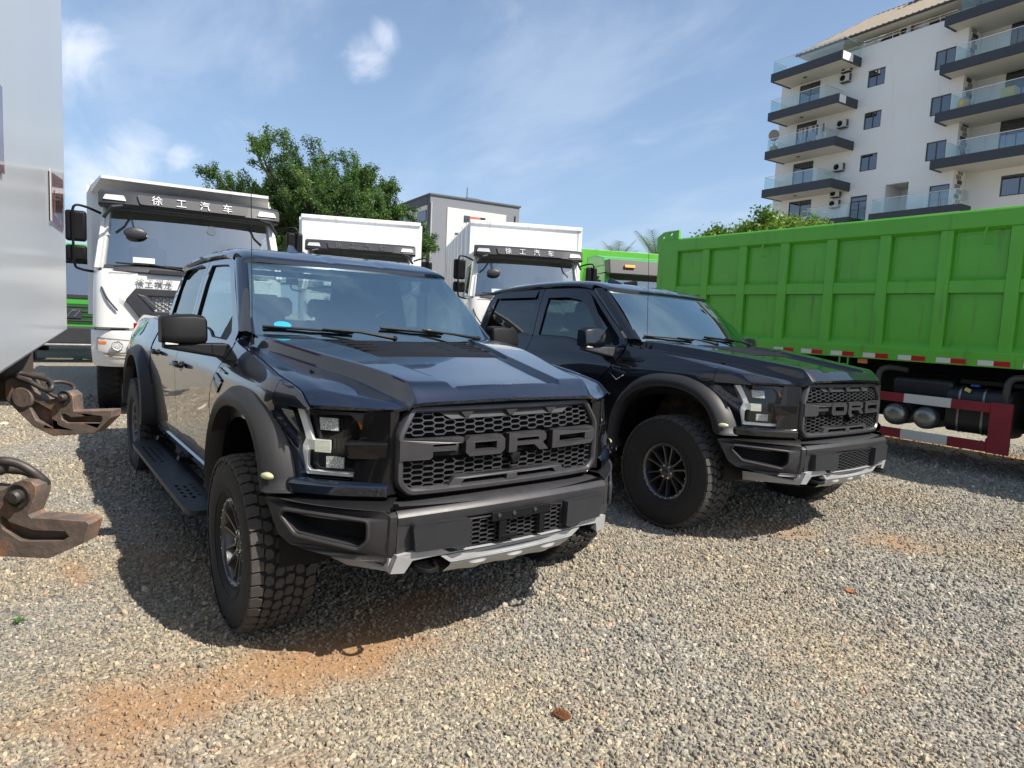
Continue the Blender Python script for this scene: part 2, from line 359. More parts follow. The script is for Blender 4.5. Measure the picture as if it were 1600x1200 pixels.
def gap_z(x): return sitp(x, [(-.62, 1.425), (-.5, 1.405), (-.1, 1.36), (.3, 1.305), (.5, 1.262), (.665, 1.197), (.72, 1.19)])
def gh_y(z, x=-1.5): return lerp(.893, .775, (z-1.46)/.45)-.012*max(0, (z-1.7)/.2)**2    # greenhouse half width
def up_z(z): return z+max(0, z-1.46)*.078
def hood_W(x): return itp(x, [(-.55, .875), (-.2, .915), (.3, .948), (.665, .930), (1, .930)])
def hood_xf(a): return itp(a, [(0, .972), (.3, .962), (.5, .945), (.56, .930), (.615, .903), (.75, .815), (.93, .668)])
def hood_xr(a): return itp(a, [(0, -.27), (.4, -.33), (.7, -.41), (.93, -.50)])
def hood_z(x, y):
    a = abs(y)
    zv = sitp(x, [(-.5, 1.408), (0, 1.352), (.3, 1.312), (.5, 1.282), (.7, 1.238), (.95, 1.195)])
    zc = sitp(x, [(-.5, 1.462), (-.27, 1.446), (0, 1.418), (.3, 1.378), (.6, 1.335), (.86, 1.296), (1.0, 1.262)]) + .012*(1-(a/.9)**2)
    b = sitp(x, [(-.5, .86), (-.2, .84), (.2, .74), (.5, .63), (.7, .575), (.95, .55)])
    z = lerp(zv, zc, sst((b-a)/.034+.5))
    c = itp(x, [(-.5, .60), (-.1, .52), (.3, .43), (.88, .335)])
    z -= .026*sst((c-a)/.020+.5)*sst((.90-x)/.03)*sst((b-a)/.1)
    W = hood_W(x); z -= .020*max(0, (a-W+.10)/.10)**2
    xf = hood_xf(a); d = (x-(xf-.10))/.10
    if d > 0:
        ze = itp(a, [(0, 1.232), (.5, 1.222), (.56, 1.212), (.615, 1.19), (.93, 1.192)])
        z = lerp(z, min(z, ze), d*d*(1.6-.6*d))
    return z
def arch_pts(cx, R, zc, legf, legr, n=26):
    """outline of a wheel opening from the rear leg over the top to the front leg: (x, z)"""
    P = []
    for i in range(n+1):
        t = PI*i/n; c_, s_ = math.cos(t), math.sin(t)
        k = 2.5
        x = -math.copysign(abs(c_)**(2/k), c_)*R; z = abs(s_)**(2/k)*(R*1.0)
        P.append((cx+x, zc+z))
    P = [(cx-R-.0+legr[0], legr[1])]+P+[(cx+R+legf[0], legf[1])]
    return P
def grid_panel(mb, s, X, zlo, zhi, nz=10, yf=side_y, off=0, k=None):
    P = []
    for x in X:
        a, b = zlo(x), zhi(x)
        P.append([(x, s*(yf(x, lerp(a, b, j/nz))+off), lerp(a, b, j/nz)) for j in range(nz+1)])
    mb.grid(P, k); return P
def lin(a, b, n): return [a+(b-a)*i/n for i in range(n+1)]
ARF, ARR = .575, .60           # body cut-out radii
def arch_z(x, cx, R):          # underside of the body above the wheel at x
    t = (x-cx)/R
    if abs(t) >= 1: return .5
    return .44+R*(1-abs(t)**2.5)**(1/2.5)*1.03
def hexmesh(mb, inside, u0, u1, v0, v1, cw, ch, t, f, depth=.02):
    """honeycomb bars of elongated hexagons; inside(u, v) -> bool, f(u, v, d) -> 3D"""
    px, py = cw, ch; a = .28
    j = 0; v = v0-ch
    segs = set()
    while v < v1+ch:
        u = u0-cw+(cw*.5 if j % 2 else 0)
        while u < u1+cw:
            # hex centre (u, v): width cw*(1+...) rows offset
            H = [(-.5+a*.5, .0), (-.22, .5), (.22, .5), (.5-a*.5+.0, .0)]
            u += cw
        v += ch; j += 1
    # rows of zig-zag lines joined by short slanting links (brick-like hexagons)
    rows = int((v1-v0)/(ch*.5))+2
    def seg(p, q):
        m = ((p[0]+q[0])/2, (p[1]+q[1])/2)
        if not (inside(*p) and inside(*q)) and not inside(*m): return
        d = Vector((q[0]-p[0], q[1]-p[1])); L = d.length; d /= L; n = Vector((-d.y, d.x))*t/2
        A = [(p[0]+n.x, p[1]+n.y), (p[0]-n.x, p[1]-n.y), (q[0]-n.x, q[1]-n.y), (q[0]+n.x, q[1]+n.y)]
        P = [f(x, y, depth) for x, y in A]+[f(x, y, 0) for x, y in A]
        mb.hexa(P)
    nc = int((u1-u0)/cw)+2
    for r in range(-1, rows+1):
        vv = v0+r*ch*.5
        for c in range(-1, nc+1):
            uu = u0+c*cw+(cw*.5 if r % 2 else 0)
            # flat bar of this hexagon row
            seg((uu-cw*.19, vv), (uu+cw*.19, vv))
            # slanting links to the next row
            seg((uu+cw*.19, vv), (uu+cw*.31, vv+ch*.5))
            seg((uu-cw*.19, vv), (uu-cw*.31, vv+ch*.5))
def wheel_meshes():
    """a right-hand wheel about its own centre, outer face towards -y"""
    T = MB(); w2 = .157; R = .437; r0 = .222
    prof = [(r0, -.115), (r0+.012, -.128), (.245, -.140), (.30, -.155), (.355, -.157), (.395, -.150), (.418, -.143), (R-.012, -.128), (R-.008, -.07), (R-.008, .07), (R-.012, .128), (.418, .143), (.38, .152), (.30, .155), (.245, .14), (r0, .115)]
    T.lathe(prof, n=72)
    # raised sidewall ring, shoulder lugs and side biters
    T.lathe([(.262, -.147), (.266, -.151), (.272, -.151), (.276, -.1515)], n=72)
    n = 44
    for i in range(n):
        a = 2*PI*i/n; da = 2*PI/n
        for sgn in (-1, 1):
            L = .034 if i % 2 else .052
            P = []
            for (rr, y) in ((R-.004-L, -.153), (R-.002, -.142)):
                for aa in (a+da*.18, a+da*.74):
                    P.append((rr*math.cos(aa), sgn*y, rr*math.sin(aa)))
            Q = []
            for (rr, y) in ((R-.012-L, -.140), (R-.012, -.125)):
                for aa in (a+da*.18, a+da*.74): Q.append((rr*math.cos(aa), sgn*y, rr*math.sin(aa)))
            T.add(Q+P, [(0, 1, 3, 2), (4, 6, 7, 5), (0, 4, 5, 1), (1, 5, 7, 3), (3, 7, 6, 2), (2, 6, 4, 0)])
    tyre = T.mesh('wheel', rubber, 35)
    B = MB(); rnd = random.Random(3)
    def block(poly, a, y, zlo=R-.010, zhi=R+.009, shrink=.0016):
        """poly in (circumferential m, y m) around (a, y)"""
        m_ = len(poly); P = []
        for rr, sh in ((zlo, 1.03), (zhi-.001, .99), (zhi, .965)):
            for (u, v) in poly:
                aa = a+u*sh/R; rad = rr-max(0, abs(y+v*sh)-.10)*.22; P.append((rad*math.cos(aa), y+v*sh, rad*math.sin(aa)))
        fs = [tuple(range(2*m_, 3*m_))]
        for q in range(2):
            for i in range(m_): j = (i+1) % m_; fs.append((q*m_+i, q*m_+j, (q+1)*m_+j, (q+1)*m_+i))
        B.add(P, fs)
    pitch = 2*PI*R/n
    for i in range(n):
        a = 2*PI*i/n
        for sg in (-1, 1):
            k = pitch*.455
            # shoulder block with a notch and interlocking inner zig-zag blocks
            block([(-k, -.026), (k*.5, -.028), (k*.7, -.012), (k, -.010), (k*.9, .026), (-k*.85, .026)] if sg > 0 else [(-k, -.026), (k*.85, -.026), (k, .010), (k*.7, .012), (k*.5, .028), (-k*.9, .026)], a, sg*.124)
            block([(-k*.9, -.012), (-k*.2, -.024), (k*.9, -.018), (k*.8, .004), (k*.2, .020), (-k*.7, .018)], a+sg*.28*2*PI/n, sg*.070)
            block([(-k*.8, -.020), (k*.1, -.022), (k*.9, -.006), (k*.75, .018), (-k*.1, .022), (-k*.9, .008)], a+(.5+sg*.12)*2*PI/n, sg*.023)
    tread = B.mesh('tread', tread_m, 25)
    # rim: barrel, lip with bolts, six pairs of spokes, hub
    M_ = MB(); M_.k = 0
    M_.lathe([(r0+.004, -.118), (r0+.004, -.126), (.216, -.130), (.205, -.124), (.197, -.110), (.193, -.04), (.180, .05), (.205, .11), (r0, .118)], n=64)
    M_.lathe([(.0, -.035), (.05, -.035), (.11, -.02), (.186, .02)], n=40, k=1)       # dark backing (brake)
    M_.lathe([(0, -.060), (.12, -.055), (.125, -.03)], n=40, k=1)
    for i in range(6):
        a = 2*PI*i/6+PI/6
        for sg in (-1, 1):
            c_, s_ = math.cos(a), math.sin(a); tx, tz = -s_, c_
            rings = []
            for (r, off, hw, y0, y1) in ((.050, .014, .011, -.090, -.060), (.10, .022, .0095, -.098, -.060), (.155, .034, .009, -.108, -.072), (.205, .047, .011, -.121, -.09)):
                o = sg*off
                rings.append([(c_*r+tx*(o-hw), y1, s_*r+tz*(o-hw)), (c_*r+tx*(o-hw*.55), y0, s_*r+tz*(o-hw*.55)), (c_*r+tx*(o+hw*.55), y0, s_*r+tz*(o+hw*.55)), (c_*r+tx*(o+hw), y1, s_*r+tz*(o+hw))])
            M_.grid(rings)
        M_.lathe([(0, -.100), (.011, -.098), (.013, -.07)], origin=(.052*math.cos(a+PI/6), 0, .052*math.sin(a+PI/6)), n=8, k=2)
    M_.lathe([(.0, -.104), (.026, -.103), (.033, -.096), (.068, -.088), (.072, -.06)], n=32)
    for i in range(24):
        a = 2*PI*i/24; M_.lathe([(0, -.1335), (.0045, -.1325), (.005, -.128)], origin=(.211*math.cos(a), 0, .211*math.sin(a)), n=6, k=2)
    rim = M_.mesh('rim', [rimm, dark, chrome], 35)
    # cap lettering plate (small oval)
    return tyre, tread, rim
WHEEL = wheel_meshes()
CAPTXT = text_mesh('Ford', .026, .002)
# grille and front lettering, outlines in (u = y to the left of the truck, v = z), placed on a curved front
def front_x(y, z): return .955-.10*(abs(y)/.62)**2.6*.45-.06*(1.05-z)*(z > 1.05)*0-(.04*((z-1.02)/.2)**2 if z > 1.02 else 0)
def make_pickup(name, label, T1):
    root = thing(name, label, 'pickup truck'); pt = paint if T1 else paint2
    # ---------------- hood
    mb = MB(); U = []
    for i in range(141):
        q = -1+2*i/140; U.append(q)
    P = []
    for q in U:
        row = []
        for j in range(91):
            t = j/90; a = abs(q)*.93; x0 = hood_xr(a); x1 = .9
            def yq(x):      # columns follow the crease lines
                b_ = sitp(x, [(-.5, .86), (-.2, .84), (.2, .74), (.5, .63), (.7, .575), (.95, .55)]); c2_ = itp(x, [(-.5, .60), (-.1, .52), (.3, .43), (.88, .335)]); W_ = hood_W(x)
                return itp(abs(q)*70, [(0, 0), (20, c2_-.0125), (25, c2_+.0125), (37, b_-.019), (45, b_+.019), (70, W_)])
            for _ in range(5): x1 = hood_xf(yq(x1))
            x0 = hood_xr(yq(-.4)); x = lerp(x0, x1, t); y = math.copysign(yq(x), q)
            row.append((x, y, hood_z(x, y)))
        # turn the front edge under
        xe, ye, ze = row[-1]; row.append((xe-.004, ye, ze-.014)); row.append((xe-.03, ye, ze-.022)); P.append(row)
    mb.grid(P)
    for sg in (0, -1):   # turned-down side flange
        E = P[sg]; q = -1 if sg == 0 else 1; mb.grid([[p for p in E[:-2]], [(p[0], p[1]-q*.012, p[2]-.03) for p in E[:-2]]])
    hood = mb.build('hood', pt, root, smooth=30)
    # plastic heat extractor set in the recess of the hood
    mb = MB(); PV = []
    vx0, vx1 = -.30, .20
    for i in range(41):
        q = -1+2*i/40; row = []
        for j in range(17):
            x = lerp(vx0, vx1, j/16); hwid = lerp(.50, .435, j/16); y = q*hwid; lou = 0
            if .30 < abs(q) < .92 and 2 <= j <= 13: lou = .007*((j % 3) == 0)
            row.append((x, y, hood_z(x, y)+.004+.010*min(1, min(j, 16-j)/2, min(i, 40-i)/3)+lou))
        PV.append(row)
    mb.grid(PV); e = [[r[0] for r in PV], [(r[0][0], r[0][1], r[0][2]-.02) for r in PV]]; mb.grid(e); e = [[r[-1] for r in PV], [(r[-1][0]+.004, r[-1][1], r[-1][2]-.02) for r in PV]]; mb.grid(e)
    mb.grid([PV[0], [(p[0], p[1], p[2]-.02) for p in PV[0]]]); mb.grid([PV[-1], [(p[0], p[1], p[2]-.02) for p in PV[-1]]])
    mb.build('hood_vent', plas, hood, smooth=30)
    for s in (-1, 1):
        for j in range(4):
            mb = MB(); x = -.18+.09*j; y = s*.36; mb.box((x, y, hood_z(x, y)+.017), (.018, .15, .006), rot=(0, .5, 0)); mb.build('vent_louvre', plas, hood, smooth=0)
    for s in (-1, 1):    # washer nozzles
        mb = MB(); x, y = .33, s*.80; mb.box((x, y, hood_z(x, y)+.005), (.03, .016, .012)); mb.build('washer_nozzle', plas, hood, smooth=0, bevel=.003)
    # ---------------- front fenders
    for s in (-1, 1):
        mb = MB(); G = .004
        def flo(x): return arch_z(x, 0, ARF) if x < .40 else max(arch_z(x, 0, ARF), 1.172)
        X = lin(-.60, .398, 40); X2 = lin(.402, .685, 12)
        def fhi(x): return gap_z(x)-.012
        for XX in (X, X2):
            R_ = grid_panel(mb, s, XX, flo, fhi, 14, yf=fyf)
            # shoulder rolling over to the bonnet gap
            mb.grid([[r[-1] for r in R_], [(r[-1][0], s*lerp(abs(r[-1][1]), hood_W(r[-1][0])+.006, .55), hood_z(r[-1][0], hood_W(r[-1][0]))+.003) for r in R_], [(r[-1][0], s*(hood_W(r[-1][0])+.006), hood_z(r[-1][0], hood_W(r[-1][0]))-.001) for r in R_], [(r[-1][0], s*(hood_W(r[-1][0])+.006), r[-1][2]-.04) for r in R_]])
        # cheek between flare and lamp with its slanting crease
        P = []
        for z in lin(.80, 1.172, 16):
            t = (z-.44)/.592; xa = ARF*max(0, 1-min(1, t)**2.5)**.4; x0 = max(.40, xa) if z > .83 else .52; x1 = itp(z, [(.80, .63), (.873, .640), (1.013, .598), (1.10, .556), (1.172, .513)])
            P.append([(lerp(x0, x1, j/10), s*fyf(lerp(x0, x1, j/10), z), z) for j in range(11)])
        mb.grid(P); mb.grid([[p[-1] for p in P], [(p[-1][0]-.02, p[-1][1]-s*.05, p[-1][2]) for p in P]])
        # the tongue behind the arch down to the rocker
        Zs = lin(.60, 1.425, 18)
        def gx(z): return itp(z, [(.60, -.88), (1.0, -.87), (1.10, -.80), (1.28, -.635), (1.43, -.585)])
        P = []
        for z in Zs:
            a = gx(z)+G; b = -.575 if z < .62 else -.60
            P.append([(lerp(a, b, j/6), s*side_y(lerp(a, b, j/6), z), z) for j in range(7)])
        mb.grid(P); mb.grid([[p[0] for p in P], [(p[0][0], p[0][1]-s*.04, p[0][2]) for p in P]])
        fd = mb.build('fender', pt, root, smooth=30)
        # side vent: slanted black louvre behind the arch
        mb = MB()
        def sp(x, z, d=0): return (x, s*(side_y(x, z)+.004-d), z)
        poly = [(-.70, 1.17), (-.60, 1.295), (-.37, 1.315), (-.33, 1.295), (-.50, 1.16), (-.585, 1.105)]
        mb.plate(poly, [], lambda u, v, t: sp(u, v, t-.004), .02)
        for j in range(4):
            t = j/3.2; a = Vector((-.68, 1.18)).lerp(Vector((-.585, 1.29)), t); b = Vector((-.54, 1.135)).lerp(Vector((-.36, 1.295)), t)
            mb.tube([sp(a.x, a.y, 0), sp(b.x, b.y, 0)], .007, 6)
        fv = mb.build('fender_vent', gloss, fd, smooth=30)
        if not T1: mb = MB(); mb.tube([sp(-.69, 1.165, 0), sp(-.60, 1.105, 0), sp(-.51, 1.155, 0)], .005, 6); mb.build('vent_trim', chrome if not T1 else trim, fv, smooth=30)
        # dark strip between fender and door, below the vent
        # ---------------- headlight cheek (painted surround in front of the arch)
        mb = MB()
        FX = lambda z: itp(z, [(.775, .70), (.86, .655), (.88, .645), (1.01, .605), (1.16, .525), (1.20, .60)])
        # painted bar under the lamp, sweeping inwards to the grille
        Q0 = [(.48, 1.0), (.60, .995), (.66, .955), (.74, .88), (.82, .78), (.885, .68), (.90, .655)]
        P = []
        C5 = crv([(a, b, 0) for a, b in Q0], 5); P = []
        for c_ in C5:
            nx, ny = .8, .6; P.append([(c_.x-.05, s*(c_.y-.05), .862), (c_.x+.005, s*(c_.y), .855), (c_.x+.018, s*(c_.y+.012), .838), (c_.x+.016, s*(c_.y+.010), .800), (c_.x-.01, s*(c_.y-.01), .770), (c_.x-.06, s*(c_.y-.05), .765)])
        mb.grid(P)
        mb.build('lamp_surround', pt, root, smooth=40)
        # crease facets beside the lamp
    # black panel between lamp and grille plus the shroud round the grille
    for s in (-1, 1):
        mb = MB()
        P = []
        for z in lin(.80, 1.178, 10):
            w_ = (z-.80)/.378
            P.append([(.80+.02*w_, s*lerp(.79, .735, w_), z), (.872+.0*w_, s*lerp(.70, .675, w_), z), (.897, s*.648, z), (.885, s*.60, z)])
        mb.grid(P)
        mb.build('lamp_bridge', gloss, root, smooth=40)
    # ---------------- headlights
    for s in (-1, 1):
        # lamp face: u along the lamp outwards (0 inner edge .. 1 outer edge)
        def LP(u, z, d=0.):
            # plan curve from the grille side to the fender side
            x = sitp(u, [(0, .835), (.25, .79), (.5, .735), (.75, .675), (1, .60), (1.15, .54)]); y = sitp(u, [(0, .725), (.25, .792), (.5, .85), (.75, .905), (1, .948), (1.15, .962)])
            x -= .06*max(0, (z-1.0)/.17)**1.5*u*.9; nx, ny = .75, .66
            return (x-d*nx, s*(y-d*ny), z)
        outl = [(0, .868), (.93, .872), (.99, .90), (.99, 1.0), (.93, 1.04), (1.02, 1.160), (.0, 1.168), (.06, 1.075), (.06, 1.04)]
        def sub(poly, n=6):
            o_ = []
            for i in range(len(poly)):
                a, b = Vector(poly[i]), Vector(poly[(i+1) % len(poly)])
                for j in range(n): c_ = a.lerp(b, j/n); o_.append((c_.x, c_.y))
            return o_
        f = lambda u, v, t: LP(u, v, t)
        mb = MB()
        # bowl: inner grid set back, with side walls
        P = [[LP(lerp(-.02, 1.04, i/14), lerp(.862, 1.175, j/8), .055) for j in range(9)] for i in range(15)]
        mb.grid(P)
        for e in (P[0], P[-1], [p[0] for p in P], [p[-1] for p in P]):
            pass
        E0 = [LP(lerp(-.02, 1.04, i/14), .862, 0) for i in range(15)]; mb.grid([E0, [p[0] for p in P]])
        E1 = [LP(lerp(-.02, 1.04, i/14), 1.175, 0) for i in range(15)]; mb.grid([E1, [p[-1] for p in P]])
        hl = mb.build('headlight', gloss, root, smooth=40)
        # white C-shaped guide with its middle block
        Cs = [(.10, .872), (.88, .872), (.97, .90), (.97, 1.0), (.91, 1.035), (1.005, 1.158), (.90, 1.162), (.82, 1.052), (.80, 1.030), (.56, 1.030), (.56, .985), (.86, .985), (.885, .965), (.885, .905), (.84, .889), (.10, .889)]
        mb = MB(); mb.plate(sub(Cs, 4), [], lambda u, v, t: LP(u, v, .012+t), .03); mb.build('light_strip', drl, hl, smooth=30)
        mb = MB(); mb.plate(sub([(.54, .978), (.77, .978), (.77, 1.032), (.54, 1.032)], 2), [], lambda u, v, t: LP(u, v, .008+t), .01); mb.build('light_block', mat('frosted_block', (.78, .78, .66), .3), hl, smooth=0)
        for (u0, u1, z0, z1) in ((.44, .70, 1.075, 1.13), (.36, .62, .905, .955)):
            mb = MB(); mb.plate(sub([(u0, z0), (u1, z0), (u1, z1), (u0, z1)], 2), [], lambda u, v, t: LP(u, v, .03+t), .015); mb.build('lamp_reflector', lensw, hl, smooth=0)
        mb = MB(); mb.plate(sub([(.03, 1.095), (.12, 1.09), (.17, 1.14), (.09, 1.15)], 2), [], lambda u, v, t: LP(u, v, .02+t), .02); mb.build('amber_marker', amber, hl, smooth=0)
        mb = MB(); mb.plate(sub([(.06, .915), (.16, .915), (.16, .955), (.06, .955)], 2), [], lambda u, v, t: LP(u, v, .02+t), .02); mb.build('amber_marker', amber, hl, smooth=0)
        # upper grey shade inside the lamp
        mb = MB(); mb.plate(sub([(.0, 1.166), (.84, 1.160), (.80, 1.140), (.25, 1.152), (.06, 1.10)], 3), [], lambda u, v, t: LP(u, v, .018+t), .01); mb.build('lamp_shade', trim, hl, smooth=0)
        # black wing reaching from the grille into the lamp
        mb = MB(); wz0, wz1 = .958, 1.045
        def WP(x, y, z): return (x, s*y, z)
        A = [WP(.888, .66, wz0+.0), WP(.80, .80, wz0+.004), WP(.77, .80, wz0+.004), WP(.84, .64, wz0), WP(.905, .66, wz1-.005), WP(.792, .822, wz1-.012), WP(.765, .80, wz1), WP(.84, .64, wz1)]
        mb.hexa(A)
        mb.build('lamp_wing', gloss, hl, smooth=0, bevel=.008)
        mb = MB(); P = [[LP(lerp(-.01, 1.03, i/16), itp(j/10, [(0, .866), (1, 1.170)]), -.006) for j in range(11)] for i in range(17)]
        mb.grid(P); mb.build('lamp_lens', g_lens, hl, smooth=60)
    # ---------------- grille
    ou = [(-.545, 1.205), (-.622, 1.075), (-.622, .845), (-.565, .787), (.565, .787), (.622, .845), (.622, 1.075), (.545, 1.205)]
    ou = [(-u, v) for u, v in ou]
    def gf(d0): return lambda u, v, t: (front_x(u, v)-d0-t, u, v)
    outer = rpoly(ou, .03); inner = inset(rpoly(ou, .03), .034)
    def dens(P, L=.05):
        o_ = []
        for i in range(len(P)):
            a, b = Vector(P[i]), Vector(P[(i+1) % len(P)]); n = max(1, int((b-a).length/L))
            for j in range(n): c_ = a.lerp(b, j/n); o_.append((c_.x, c_.y))
        return o_
    mb = MB()
    O, I = dens(outer), dens(inner)
    # frame as a lofted ring with a rolled section
    ring = outer; m_ = len(ring)
    secs = [(0, .075), (0, .012), (.010, -.006), (.026, -.008), (.036, .004), (.040, .05)]
    P = []
    loops = [inset(ring, d) if d else ring for d, _ in secs]
    for (d, h), lp in zip(secs, loops): P.append([(front_x(u, v)-h, u, v) for u, v in lp])
    # subdivide long edges for the front's curvature
    P2 = []
    for r in P:
        q = []
        for i in range(m_):
            a, b = Vector(r[i]), Vector(r[(i+1) % m_]); n = max(1, int((Vector(P[0][i])-Vector(P[0][(i+1) % m_])).length/.06))
            for j in range(n):
                c_ = a.lerp(b, j/n); hh = secs[P.index(r)][1]; q.append((front_x(c_.y, c_.z)-hh, c_.y, c_.z))
        P2.append(q)
    mb.grid(P2, close_v=True)
    gr = mb.build('grille', trim_lt, root, smooth=35)
    mb = MB(); mb.plate(dens(inset(ring, -.012)), [], lambda u, v, t: (front_x(u, v)-.085-t, u, v), .02); mb.build('grille_backing', dark, gr, smooth=0)
    # black gloss shroud round the frame
    mb = MB(); sh = inset(ring, -.020); P = []
    for lp, h in ((ring, .03), (inset(ring, -.012), .018), (sh, .03), (inset(ring, -.034), .10)):
        q = []
        for i in range(m_):
            a, b = Vector(lp[i]), Vector(lp[(i+1) % m_]); n = max(1, int((Vector(ring[i])-Vector(ring[(i+1) % m_])).length/.06))
            for j in range(n): c_ = a.lerp(b, j/n); q.append((front_x(c_.x, c_.y)-h, c_.x, min(c_.y, 1.226-h*.2)))
        P.append(q)
    mb.grid(P, close_v=True); mb.build('grille_surround', gloss, gr, smooth=40)
    def inpoly(P):
        def f(x, y):
            c_ = False; j = len(P)-1
            for i in range(len(P)):
                if (P[i][1] > y) != (P[j][1] > y) and x < (P[j][0]-P[i][0])*(y-P[i][1])/(P[j][1]-P[i][1])+P[i][0]: c_ = not c_
                j = i
            return c_
        return f
    inn = inpoly(inset(ring, .03))
    # upper plain panel with three clearance-lamp wedges
    top = [(-.40, 1.165), (-.345, 1.135), (.345, 1.135), (.40, 1.165), (.42, 1.182), (-.42, 1.182)]
    mb = MB(); mb.plate(dens(top), [], lambda u, v, t: (front_x(u, v)-.012-t, u, v), .04); mb.build('grille_top_panel', trim, gr, smooth=0)
    intop = inpoly(top)
    for u in (-.26, 0, .26):
        mb = MB(); mb.add([(front_x(u, 1.15)-.006, u-.035, 1.168), (front_x(u, 1.15)-.006, u+.035, 1.168), (front_x(u, 1.15)-.010, u+.012, 1.142), (front_x(u, 1.15)-.010, u-.012, 1.142), (front_x(u, 1.15)-.03, u-.035, 1.166), (front_x(u, 1.15)-.03, u+.035, 1.166)], [(0, 3, 2, 1), (0, 1, 5, 4), (1, 2, 5), (0, 4, 3)])
        mb.build('clearance_lamp', trim_lt, gr, smooth=0)
    low = [(-.36, .80), (-.315, .862), (.315, .862), (.36, .80)]
    inlow = inpoly(low)
    def okm(u, v): return inn(u, v) and not intop(u, v) and not (.945 < v < 1.06) and not inlow(u, v)
    mb = MB(); hexmesh(mb, okm, -.62, .62, .80, 1.19, .108, .0265, .0046, lambda u, v, d: (front_x(u, v)-.020-d*1.0, u, v), .016)
    mb.build('grille_mesh', mat('grille_bars', (.075, .075, .082), .35, .4), gr, smooth=0, kind='stuff')
    # lower grey moulding with its slot
    mb = MB(); lo = [(-.375, .803), (-.325, .872), (.325, .872), (.375, .803)]
    mb.plate(dens(rpoly(lo, .02)), [dens(rpoly([(-.30, .822), (-.275, .848), (-.03, .848), (-.03, .822)], .008)), dens(rpoly([(.03, .822), (.03, .848), (.275, .848), (.30, .822)], .008))], lambda u, v, t: (front_x(u, v)-.002-t, u, v), .05)
    mb.build('grille_lower_frame', trim_lt, gr, smooth=0, bevel=.003)
    mb = MB(); mb.plate([(-.035, .820), (.035, .820), (.03, .850), (-.03, .850)], [], lambda u, v, t: (front_x(u, v)+.003-t, u, v), .02); mb.build('centre_clip', trim_lt, gr, smooth=0, bevel=.002)
    # lettering bar: F O R D, seen from the front F starts on the truck's right (negative y)
    z0, z1 = .957, 1.052; H = z1-z0
    def LPt(u, v, t): return (front_x(u, v)+.014-t, u, v)
    def letter(poly, holes, d=.045):
        mb = MB(); mb.plate(dens(poly, .06), [dens(h, .06) for h in holes], LPt, d); return mb.build('letter', trim, gr, smooth=0, bevel=.0035)
    a = z0; b = z1; bar = .026
    letter([(-.612, a), (-.47, a), (-.455, a+.012), (-.455, a+.035), (-.335, a+.035), (-.335, a+.057), (-.455, a+.057), (-.455, b-bar), (-.30, b-bar), (-.30, b), (-.612, b)], [])
    letter([(-.285, a+.022), (-.262, a), (-.082, a), (-.06, a+.022), (-.06, b-.022), (-.082, b), (-.262, b), (-.285, b-.022)], [[(-.235, a+.030), (-.235, b-.030), (-.11, b-.030), (-.11, a+.030)]])
    letter([(-.035, a), (.015, a), (.015, a+.032), (.125, a+.032), (.165, a), (.222, a), (.182, a+.040), (.205, a+.052), (.205, b-.018), (.19, b), (-.035, b)], [[(.015, a+.053), (.015, b-bar), (.155, b-bar), (.155, a+.053)]])
    letter([(.25, a), (.555, a), (.583, a+.026), (.583, b-.026), (.555, b), (.25, b)], [[(.30, a+.030), (.30, b-.030), (.50, b-.030), (.50, a+.030)]])
    mb = MB(); mb.plate(dens([(-.60, z0+.004), (.60, z0+.004), (.60, z1-.006), (-.60, z1-.006)]), [], lambda u, v, t: (front_x(u, v)-.022-t, u, v), .02); mb.build('letter_backing', plas, gr, smooth=0)
    mb = MB(); mb.plate(dens([(-.33, .997), (-.28, .997), (-.28, 1.01), (-.33, 1.01)]), [], lambda u, v, t: (front_x(u, v)-.0-t, u, v), .03)
    mb.k = 0; mb.lathe([(.0, -.0), (.017, 0), (.02, .03)], origin=(0, 0, 0), n=12)
    mb = MB(); mb.box((.962, 0, .935), (.05, .05, .045), rot=(.5, .2, 0)); mb.build('front_camera', gloss, gr, smooth=0, bevel=.006)
    # ---------------- bumper: centre section
    def bx(y): a_ = abs(y); return 1.035-.05*(a_/.64)**2
    mb = MB()
    Zp = [(.772, -.115), (.766, -.05), (.750, -.014), (.728, 0), (.70, -.002), (.688, -.006)]
    Y = lin(-.64, .64, 32)
    P = [[(bx(y)+dx_, y, z-.012*(abs(y)/.64)**2) for z, dx_ in Zp] for y in Y]; mb.grid(P)
    # face with openings: centre mesh and the two pads sit in it
    def bf(d0): return lambda u, v, t: (bx(u)-.006-.05*max(0, .69-v)-d0-t, u, v)
    face = [(-.64, .55), (-.60, .50), (.60, .50), (.64, .55), (.64, .686), (-.64, .686)]
    mb.plate(dens(face), [dens([(-.285, .540), (-.285, .668), (.285, .668), (.285, .540)])], bf(0), .05)
    # corner returns running back beside the fog pods
    for s in (-1, 1):
        P = []
        for (x, y, zt, zb) in ((.98, .64, .730, .49), (.965, .668, .728, .485), (.93, .682, .725, .48), (.86, .69, .72, .49)):
            P.append([(x-.10, s*y, zt+.03), (x-.02, s*y, zt+.008), (x, s*y, zt-.01), (x-.004, s*(y+.004), (zt+zb)/2), (x-.03, s*(y-.01), zb)])
        mb.grid(P)
    bp = mb.build('front_bumper', trim, root, smooth=35)
    mb = MB(); mb.plate(dens([(-.30, .53), (.30, .53), (.30, .68), (-.30, .68)]), [], bf(.055), .01); mb.build('bumper_backing', dark, bp, smooth=0)
    mb = MB(); hexmesh(mb, lambda u, v: abs(u) < .283 and .542 < v < .666, -.29, .29, .545, .665, .088, .0225, .0038, lambda u, v, d: (bx(u)-.012-d, u, v), .02)
    mb.build('bumper_mesh', mat('grille_bars', (.075, .075, .082), .35, .4), bp, smooth=0, kind='stuff')
